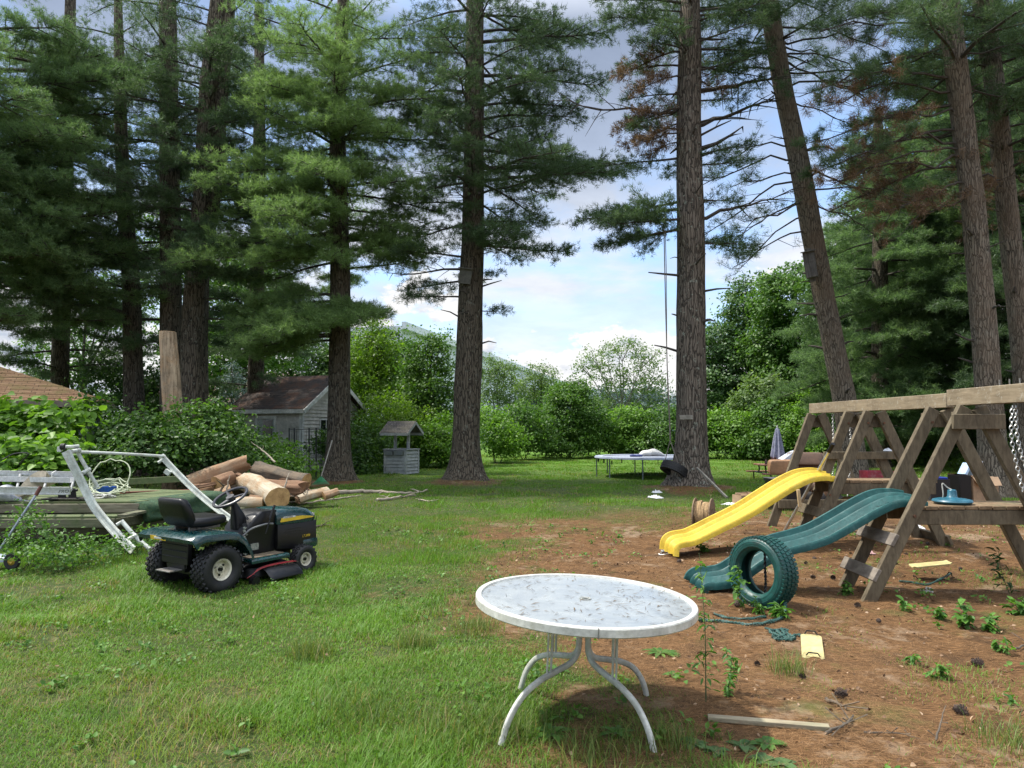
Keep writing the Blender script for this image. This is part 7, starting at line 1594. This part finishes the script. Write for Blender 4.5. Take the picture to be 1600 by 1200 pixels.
def cbox(label, px, py, Y, sz, rz=0.0, mat=CBD, z=None, name='cardboard_box', flaps=True, group='cardboard boxes', cat='box'):
    p = W(px, py, Y); t = thing(name, label, cat, (p.x, Y, float(gz(p.x, Y)) if z is None else z), rz, group=group); w, d_, h = sz
    b_ = MB(); tk = .008
    for c, s_ in (((0, -d_ / 2, h / 2), (w, tk, h)), ((0, d_ / 2, h / 2), (w, tk, h)), ((-w / 2, 0, h / 2), (tk, d_ - tk, h)), ((w / 2, 0, h / 2), (tk, d_ - tk, h)), ((0, 0, tk), (w - tk, d_ - tk, tk))): b_.box(c, s_)
    b_.build('carton', mat, t, bevel=.002)
    if flaps:
        MB().add([(-w / 2, -d_ / 2, h), (w / 2, -d_ / 2, h), (w / 2 - .02, -d_ / 2 - .10, h - .14), (-w / 2 + .02, -d_ / 2 - .10, h - .13), (-w / 2, -d_ / 2 - .006, h + .006), (w / 2, -d_ / 2 - .006, h + .006)], [(0, 1, 2, 3), (4, 5, 2, 3), (0, 4, 3), (1, 2, 5)]).build('flap', mat, t, smooth=False)
        MB().add([(-w / 2, d_ / 2, h), (-w / 2, -d_ / 2, h), (-w / 2 - .13, -d_ / 2 + .02, h + .06), (-w / 2 - .13, d_ / 2 - .02, h + .05), (-w / 2, d_ / 2, h + .005), (-w / 2, -d_ / 2, h + .005)], [(0, 1, 2, 3), (4, 3, 2, 5)]).build('flap', mat, t, smooth=False)
    return t
cbox('large open cardboard box standing behind the near platform', 1523, 760, 12.6, (.52, .45, .62), R(12))
cbox('flattened brown cardboard box on the grass left of the yellow slide', 1172, 780, 15.6, (.42, .45, .22), R(35), flaps=False)
cbox('small cardboard box at the left end of the flattened one', 1158, 783, 15.3, (.22, .3, .20), R(20), flaps=False)
cbox('brown cardboard box lying behind the yellow slide', 1196, 790, 14.0, (.30, .3, .16), R(-15), flaps=False)
tw_ = thing('toy_playhouse', 'pale blue and white plastic toy peaked over the cardboard box', 'toy', (W(1517, 735, 12.9).x, 12.95, .62)); LB = M('pale_blue_plastic', (.38, .52, .68), .4)
MB().prism([(-.28, .0), (-.04, .45), (.0, .45), (-.14, .12), (.22, .10), (.22, .0)], -.1, .12, 'XZ').build('roof_panel', LB, tw_, bevel=.01); MB().box((.12, .02, .28), (.20, .16, .40)).build('wall', M('white_plastic', (.6, .62, .64), .4), tw_, bevel=.01)
tw_.location.z = .55
cbox('black plastic crate left of the open cardboard box', 1499, 760, 12.4, (.20, .30, .66), R(5), BLK, name='plastic_crate', flaps=False, group=None, cat='crate')
cbox('dark blue plastic bin seen between the two A-frames', 1464, 762, 12.2, (.30, .28, .60), R(-10), DKF, name='plastic_bin', flaps=False, group=None, cat='bin')
q = W(1462, 745, 12.2); tag(MB().loft([[(a, b2, z) for a, b2 in rrect(w, w * .8, .03, 3)] for z, w in ((0, .26), (.13, .30), (.14, .26), (.02, .22))]).build('blue_tub', M('dark_blue_plastic', (.012, .03, .22), .35), None, loc=(q.x, 12.2, .66)), 'shiny dark blue tub standing on the bin between the A-frames', 'tub')
cbox('dark red plastic crate on the lawn seen under the crossbar', 1370, 745, 16.5, (.62, .40, .22), 0, M('red_plastic', (.22, .015, .03), .5, dirt=(.3, .28, .28, .4)), name='plastic_crate', flaps=False, group=None, cat='crate', z=.42)
cbox('grey plywood box carrying the dark red crate', 1372, 760, 16.6, (.70, .45, .41), 0, WDG, name='plywood_box', flaps=False, group=None, cat='box')
def rag(name, label, px, py, sz, h, mat, seed, z=None, cat='cloth'):
    c = onG(px, py); g = np.random.default_rng(seed); n = 9; xs = np.linspace(-.5, .5, n); X, Y_ = np.meshgrid(xs, xs); Z = np.abs(g.normal(size=(n, n))) * h * .45 * (1 - (2 * np.maximum(abs(X), abs(Y_))) ** 3) + .008
    X = X * sz[0] * (1 + .15 * g.normal(size=(n, n)) * .5); Y_ = Y_ * sz[1]; V = np.stack([X, Y_, Z], 2).reshape(-1, 3); V2 = V.copy(); V2[:, 2] -= .004
    i = np.arange(n - 1)[:, None] * n; k = np.arange(n - 1)[None]; F = np.stack([i + k, i + k + 1, i + n + k + 1, i + n + k], 2).reshape(-1, 4)
    o = mesh_np(name, np.concatenate([V, V2]), np.concatenate([F, F[:, ::-1] + n * n]), mat, smooth=True); o.location = (c.x, c.y, c.z if z is None else z); o.rotation_euler = (0, 0, g.uniform(0, 3)); return tag(o, label, cat)
WPP = M('white_litter', (.62, .63, .65), .6); RWC = M('red_white_cloth', (.50, .30, .30), .8, var=.6, scale=9, dirt=(.40, .02, .03, .9))
rag('white_sheet', 'white sheet of plastic on the ground left of the cardboard boxes', 1142, 788, (.5, .3), .05, WPP, 1); rag('white_rubbish', 'crumpled white rubbish on the left rim of the needle mound', 1024, 778, (.35, .22), .09, WPP, 2)
rag('white_rubbish', 'smaller grey white scrap just behind the crumpled one by the mound', 1027, 770, (.25, .2), .08, WPP, 3); rag('patterned_cloth', 'red and white cloth on the ground between the slides', 1316, 806, (.55, .4), .10, RWC, 4)
rag('white_paper', 'stiff white paper standing on the ground under the near platform', 1434, 828, (.22, .16), .12, WPP, 5); rag('white_bag', 'white plastic bag heaped on the far platform', 1392, 760, (.35, .3), .10, WPP, 6, z=.985)
rag('dirty_cloth', 'dark crumpled cloth by the foot of the near ladder', 1352, 864, (.22, .18), .07, RWC, 7)

# ------------------------------------------------------------------ pine cones
CONE = M('pine_cone', (.060, .040, .030), .8, var=.5, scale=20)
cn = MB(); g = np.random.default_rng(91)
for k in range(84):
    f = k / 84; a = k * 2.39996; z = f * .085; r = .030 * math.sin(min(1, f * 1.25 + .15) * PI * .86) + .004; t_ = .35 + .5 * f
    p = Vector((r * .45 * math.cos(a), r * .45 * math.sin(a), z)); d_ = Vector((math.cos(a), math.sin(a), t_)).normalized(); s_ = Vector((-math.sin(a), math.cos(a), 0)) * .008; u_ = d_.cross(s_).normalized() * .003
    e_ = p + d_ * (.010 + r * .8); cn.add([p - s_ * .4, p + s_ * .4, e_ + s_, e_ - s_, e_ + d_ * .005 + u_], [(0, 1, 2, 3), (3, 2, 4), (0, 4, 1), (0, 3, 4), (1, 4, 2)])
cn.tube([(0, 0, 0), (0, 0, .08)], [.010, .004], 6); cone0 = cn.build('pine_cone', CONE, None, smooth=False)
spots = [(1537, 1043, 'dark open pine cone on bare soil near the right edge', 1.25), (1511, 1121, 'dark pine cone among the litter at the lower right', 1.25), (1304, 1090, 'pine cone lying by the dark stick beyond the batten', 1.2), (1148, 948, 'dark pine cone beside the left foot of the painted tyre', 1.3)]
small = [(1058, 880), (1106, 900), (1172, 862), (1262, 882), (1275, 905), (1270, 876), (1400, 884), (1436, 886), (1300, 905), (1360, 862), (1352, 870), (1322, 830), (1450, 852), (1330, 868), (1380, 905), (1240, 905), (1228, 870), (1280, 856), (1420, 870), (1345, 950), (1372, 975), (1250, 1060), (1180, 1040), (1500, 892), (1560, 905), (1590, 880)]
for i, (px, py, *r_) in enumerate(spots + small):
    o = cone0 if i == 0 else cone0.copy()
    if i: C.objects.link(o)
    o.location = onG(px, py, .022); o.rotation_euler = (R(80 + 20 * random.random()), R(360 * random.random()), R(360 * random.random())); k = (r_[1] * .62) if r_ else .40 + .2 * random.random(); o.scale = (k, k, k)
    tag(o, r_[0] if r_ else 'small dark pine cone lying on the brown needles around the slides', 'pine cone', 'pine cones scattered on the needles')

# ------------------------------------------------------------------ single weeds
WLEAF = leafmat('sapling_leaf', (.045, .12, .020), (.085, .20, .035), (.14, .28, .05), 3, .4); STEM = M('green_stem', (.07, .10, .035), .7)
DLEAF = leafmat('dark_sapling_leaf', (.020, .055, .015), (.04, .09, .022), (.07, .13, .03), 3, .3)
def weed(label, px, py, h, n, size, seed, lean=(0, 0), asp=.45, mat=None, spread=.25, name='weed', z=None, stems=1, cat='weed'):
    g = np.random.default_rng(seed); c = onG(px, py, -.01); t = thing(name, label, cat, c, group='weeds growing through the needles'); P = []; N = []; st = MB()
    for s in range(stems):
        a = g.uniform(0, 6.28); l = Vector((lean[0] + (g.normal() * .15 if stems > 1 else 0), lean[1] + (g.normal() * .15 if stems > 1 else 0), 1)) * h * (1 if s == 0 else g.uniform(.5, .95))
        q = [Vector((0, 0, 0)), l * .5 + Vector((g.normal() * .02, g.normal() * .02, 0)), l]; S = smooth_path(q, 6); st.tube(S, [.0045 * h ** .3 * (1 - .7 * i / 12) for i in range(13)], 5)
        for k in range(n):
            f = .15 + .85 * (k + .5) / n; p = S[int(f * 12)]; b_ = k * 2.4 + g.normal() * .3; d_ = np.array([math.cos(b_), math.sin(b_), .35]); e = np.array(p) + d_ * spread * size * (1.1 if f < .8 else .6)
            st.tube([p, e], [.0015, .001], 3, cap=False); m_ = 2
            for _ in range(m_): P.append(e + g.normal(size=3) * size * .12); N.append(d_ * -.2 + np.array([0, 0, .9]) + g.normal(size=3) * .25)
    st.build('stem', STEM, t, fix=False); P = np.array(P); N = np.array(N); g2 = np.random.default_rng(seed + 1)
    # leaves point away from the stem
    n_ = unit(N); out_ = P.copy(); out_[:, 2] = -.15; a_ = unit(out_ - n_ * (out_ * n_).sum(1, keepdims=True) + g2.normal(size=P.shape) * .02); b_ = np.cross(n_, a_); s_ = (size * g2.uniform(.6, 1.2, len(P)))[:, None]; u_ = n_ * s_ * .08
    V = np.stack([P, P + a_ * s_ * .25 + b_ * s_ * asp * .5 + u_, P + a_ * s_ * .65 + b_ * s_ * asp * .38 + u_, P + a_ * s_ - u_, P + a_ * s_ * .65 - b_ * s_ * asp * .38 + u_, P + a_ * s_ * .25 - b_ * s_ * asp * .5 + u_], 1).reshape(-1, 3); i = np.arange(len(P))[:, None] * 6
    mesh_np('leaves', V, np.concatenate([i + [0, 1, 2, 3], i + [0, 3, 4, 5]], 0), mat or WLEAF, t)
    return t
weed('tall thin weed rising right beside the patio table', 1103, 1096, .88, 34, .060, 1, (-.03, .0), .38, spread=.5)
weed('leafy seedling climbing the left side of the painted tyre', 1160, 952, .42, 16, .095, 2, (-.06, 0), .65, spread=.4)
weed('weed tuft sprouting at the bottom of the painted tyre', 1222, 966, .13, 16, .09, 3, (0, 0), .22, stems=3)
weed('weed tuft just right of the painted tyre foot', 1182, 958, .14, 10, .07, 4, (0, 0), .4, stems=2)
weed('dark drooping sapling at the right edge before the swing set', 1578, 928, .46, 26, .080, 5, (-.22, 0), .36, mat=DLEAF, spread=.5)
weed('bright broadleaf sprout left of the two leafy clumps', 1401, 952, .14, 7, .085, 6, (0, 0), .7, stems=1)
weed('bright leafy clump of sprouts below the near platform', 1466, 968, .13, 7, .06, 7, (0, 0), .65, stems=4)
weed('tallest bright broadleaf plant in the clumps at right', 1508, 980, .26, 9, .075, 8, (0, 0), .7, stems=3)
weed('bright leafy plant at the right edge of the yard', 1592, 962, .18, 8, .075, 9, (0, 0), .7, stems=4)
weed('short leafy sprouts at the foot of the near ladder, left leg', 1325, 930, .15, 10, .06, 10, (0, 0), .6, stems=3)
weed('short leafy sprouts at the foot of the near ladder, right leg', 1362, 936, .17, 10, .06, 11, (0, 0), .5, stems=3)
weed('small fernlike weed right of the tall thin one', 1132, 1088, .26, 14, .05, 12, (.1, 0), .4, stems=3)
weed('small sprig of weed before the yellow seat chain', 1152, 1050, .16, 9, .05, 13, (0, 0), .4, stems=2)
weed('low weed in the open needles at right centre', 1470, 1062, .12, 9, .05, 14, (0, 0), .45, stems=4)
weed('little sprig near the middle of the bare soil', 1425, 1040, .10, 6, .05, 15, (0, 0), .5, stems=3)
weed('leafy weed among the clumps near the right edge', 1545, 985, .14, 9, .07, 16, (0, 0), .55, stems=4)
weed('sparse sprig at the far right of the bare soil', 1570, 1020, .12, 8, .06, 17, (0, 0), .45, stems=3)
weed('small leafy weed on the needles in front of the yellow slide', 1100, 862, .12, 8, .07, 18, (0, 0), .6, stems=3)
def rosette(label, px, py, r, n, seed, asp=.42, mat=None, up=.5):
    g = np.random.default_rng(seed); c = onG(px, py); t = thing('rosette_plant', label, 'plant', c, group='leafy rosettes at ground level'); VV = []; FF = []
    for k in range(n):
        a = k * 2.4 + g.normal() * .2; L = r * g.uniform(.55, 1.1); u0 = up * g.uniform(.4, 1.2); w = L * asp; ca, sa = math.cos(a), math.sin(a); m_ = 5
        for j in range(m_ + 1):
            f = j / m_; x = L * f; z = L * (u0 * f - u0 * .9 * f * f) + .006; ww = w * math.sin(min(1, f * .92 + .06) * PI) ** .8 * .5
            VV += [(x * ca - ww * sa, x * sa + ww * ca, z + ww * .25), (x * ca, x * sa, z), (x * ca + ww * sa, x * sa - ww * ca, z + ww * .25)]
        b0 = k * (m_ + 1) * 3
        for j in range(m_): i = b0 + j * 3; FF += [(i, i + 1, i + 4, i + 3), (i + 1, i + 2, i + 5, i + 4)]
    mesh_np('leaves', VV, FF, mat or WLEAF, t, smooth=True); MB().lathe([(0, .015), (.008, .01), (.010, -.01)], 8).build('crown_base', STEM, t)
FZ = leafmat('fuzzy_leaf', (.05, .10, .035), (.085, .155, .055), (.13, .21, .08), 4, .3, .95)
rosette('star shaped green rosette at the bottom edge below the batten', 1198, 1166, .105, 12, 1, .5); rosette('flat green rosette on the needles right of the table', 1032, 1022, .14, 22, 2, .24, up=.35); rosette('rosette on the needles nearer the table leg', 1052, 1056, .09, 12, 3, .35, up=.3)
for i, (px, py, lab) in enumerate([(1160, 1168, 'fuzzy leaved plant at the bottom, left of the star rosette'), (1120, 1178, 'fuzzy leaved plant at the bottom by the table leg'), (1195, 1192, 'fuzzy leaved plant at the bottom edge under the star rosette'), (1085, 1165, 'fuzzy leaved plant nearest the right table foot'), (1225, 1198, 'fuzzy leaved plant at the bottom edge, rightmost of its kind')]): rosette(lab, px, py, .085, 12, 20 + i, .5, FZ, .6)
rosette('plantain rosette under the table, left of centre', 868, 1050, .12, 12, 30, .3); rosette('rosette in the grass in front of the left table foot', 862, 1150, .13, 14, 31, .28); rosette('rosette in the grass left of the right table foot', 962, 1148, .11, 12, 32, .3)
# grass tussocks on the needles and under the table
def tussock(label, px, py, n, h, sp, seed):
    g = np.random.default_rng(seed); c = onG(px, py); a = g.uniform(0, 2 * PI, n); q = np.clip(g.normal(size=(n, 2)), -1.9, 1.9) * sp * .85; P = np.stack([q[:, 0], q[:, 1], np.full(n, -.005)], 1); H = (h * g.uniform(.4, 1.2, n))[:, None]; l = g.uniform(.1, .7, n)
    d_ = np.stack([np.cos(a) * l, np.sin(a) * l, np.ones(n)], 1); s_ = np.stack([-np.sin(a), np.cos(a), 0 * a], 1) * .0020; m_ = P + d_ * H * .6; e = P + d_ * H + np.stack([np.cos(a), np.sin(a), -.4 + 0 * a], 1) * H * .25
    V = np.stack([P - s_, P + s_, m_ + s_ * .8, m_ - s_ * .8, e], 1).reshape(-1, 3); i = np.arange(n)[:, None] * 5; k = g.random((n, 1)); cc = np.array([.06, .12, .02]) * (1 - k) + np.array([.17, .22, .05]) * k; cc = np.where(g.random((n, 1)) < .08, np.array([[.3, .24, .11]]), cc)
    o = mesh_np('grass_tussock', V, np.concatenate([i + [0, 1, 2], i + [0, 2, 3], i + [3, 2, 4]], 0), BLADE, col=np.repeat(cc, 5, 0)); o.location = c; tag(o, label, 'grass tussock', 'grass tussocks')
for i, a in enumerate([('dark green tussock in the lawn left of the table', 485, 1024, 420, .15, .11), ('wispy tussock left of the yellow seat', 1232, 1052, 160, .16, .08), ('dark tussock in the lawn nearer the table', 648, 1010, 300, .16, .09), ('bright tussock beside the left table foot', 800, 1148, 300, .14, .12), ('bright tussock at the right table foot', 1040, 1165, 300, .13, .12),
    ('thin tussock at the lower right edge', 1585, 1165, 260, .13, .12), ('sparse tussock beyond the table on the needles', 745, 985, 300, .15, .14), ('tussock at the bottom edge below the table', 930, 1185, 340, .13, .16), ('tall tussock at the bottom left of the table', 700, 1150, 380, .15, .18), ('lush tussock in the lawn centre foreground', 560, 1120, 420, .15, .2)]): tussock(*a, 200 + i)

# fallen needles lying on slides, platforms and mower
g = np.random.default_rng(333); n = 420; P = []
dg_ = None
def on_slide(prof, yc, w, k):
    xs = np.array([p[0] for p in prof][::-1]); zs = np.array([p[1] for p in prof][::-1])
    x = g.uniform(xs[2], xs[-1], k); y = yc + w * g.choice([-.29, .03, .30], k) + g.normal(size=k) * .012; P.append(np.stack([x, y, np.interp(x, xs, zs) + .014], 1))
on_slide([(4.10, .985), (3.95, 1.0), (3.76, .975), (3.52, .865), (3.28, .725), (3.04, .58), (2.82, .465), (2.62, .375), (2.44, .29), (2.26, .215), (2.10, .19)], 9.18, .5, 120)
on_slide([(4.03, .885), (3.90, .905), (3.74, .89), (3.55, .80), (3.32, .665), (3.10, .545), (2.90, .475), (2.70, .42), (2.50, .325), (2.32, .20), (2.18, .115)], 7.25, .48, 150)
P.append(np.stack([g.uniform(3.9, 5.25, 150), g.uniform(6.96, 7.4, 150), np.full(150, .890)], 1))
P = np.concatenate(P); n = len(P); a = g.uniform(0, PI, n); l = g.uniform(.03, .08, n)[:, None]; d_ = np.stack([np.cos(a), np.sin(a), g.normal(size=n) * .05], 1) * l; s_ = np.stack([-np.sin(a), np.cos(a), 0 * a], 1) * .0018
V = np.stack([P - s_, P + s_, P + d_ + [0, 0, .004]], 1).reshape(-1, 3)
tag(mesh_np('fallen_needles', V, np.arange(n * 3).reshape(-1, 3), bpy.data.materials['dry_needle']), 'brown needles fallen on the slides and the near platform', 'pine needles', kind='stuff')
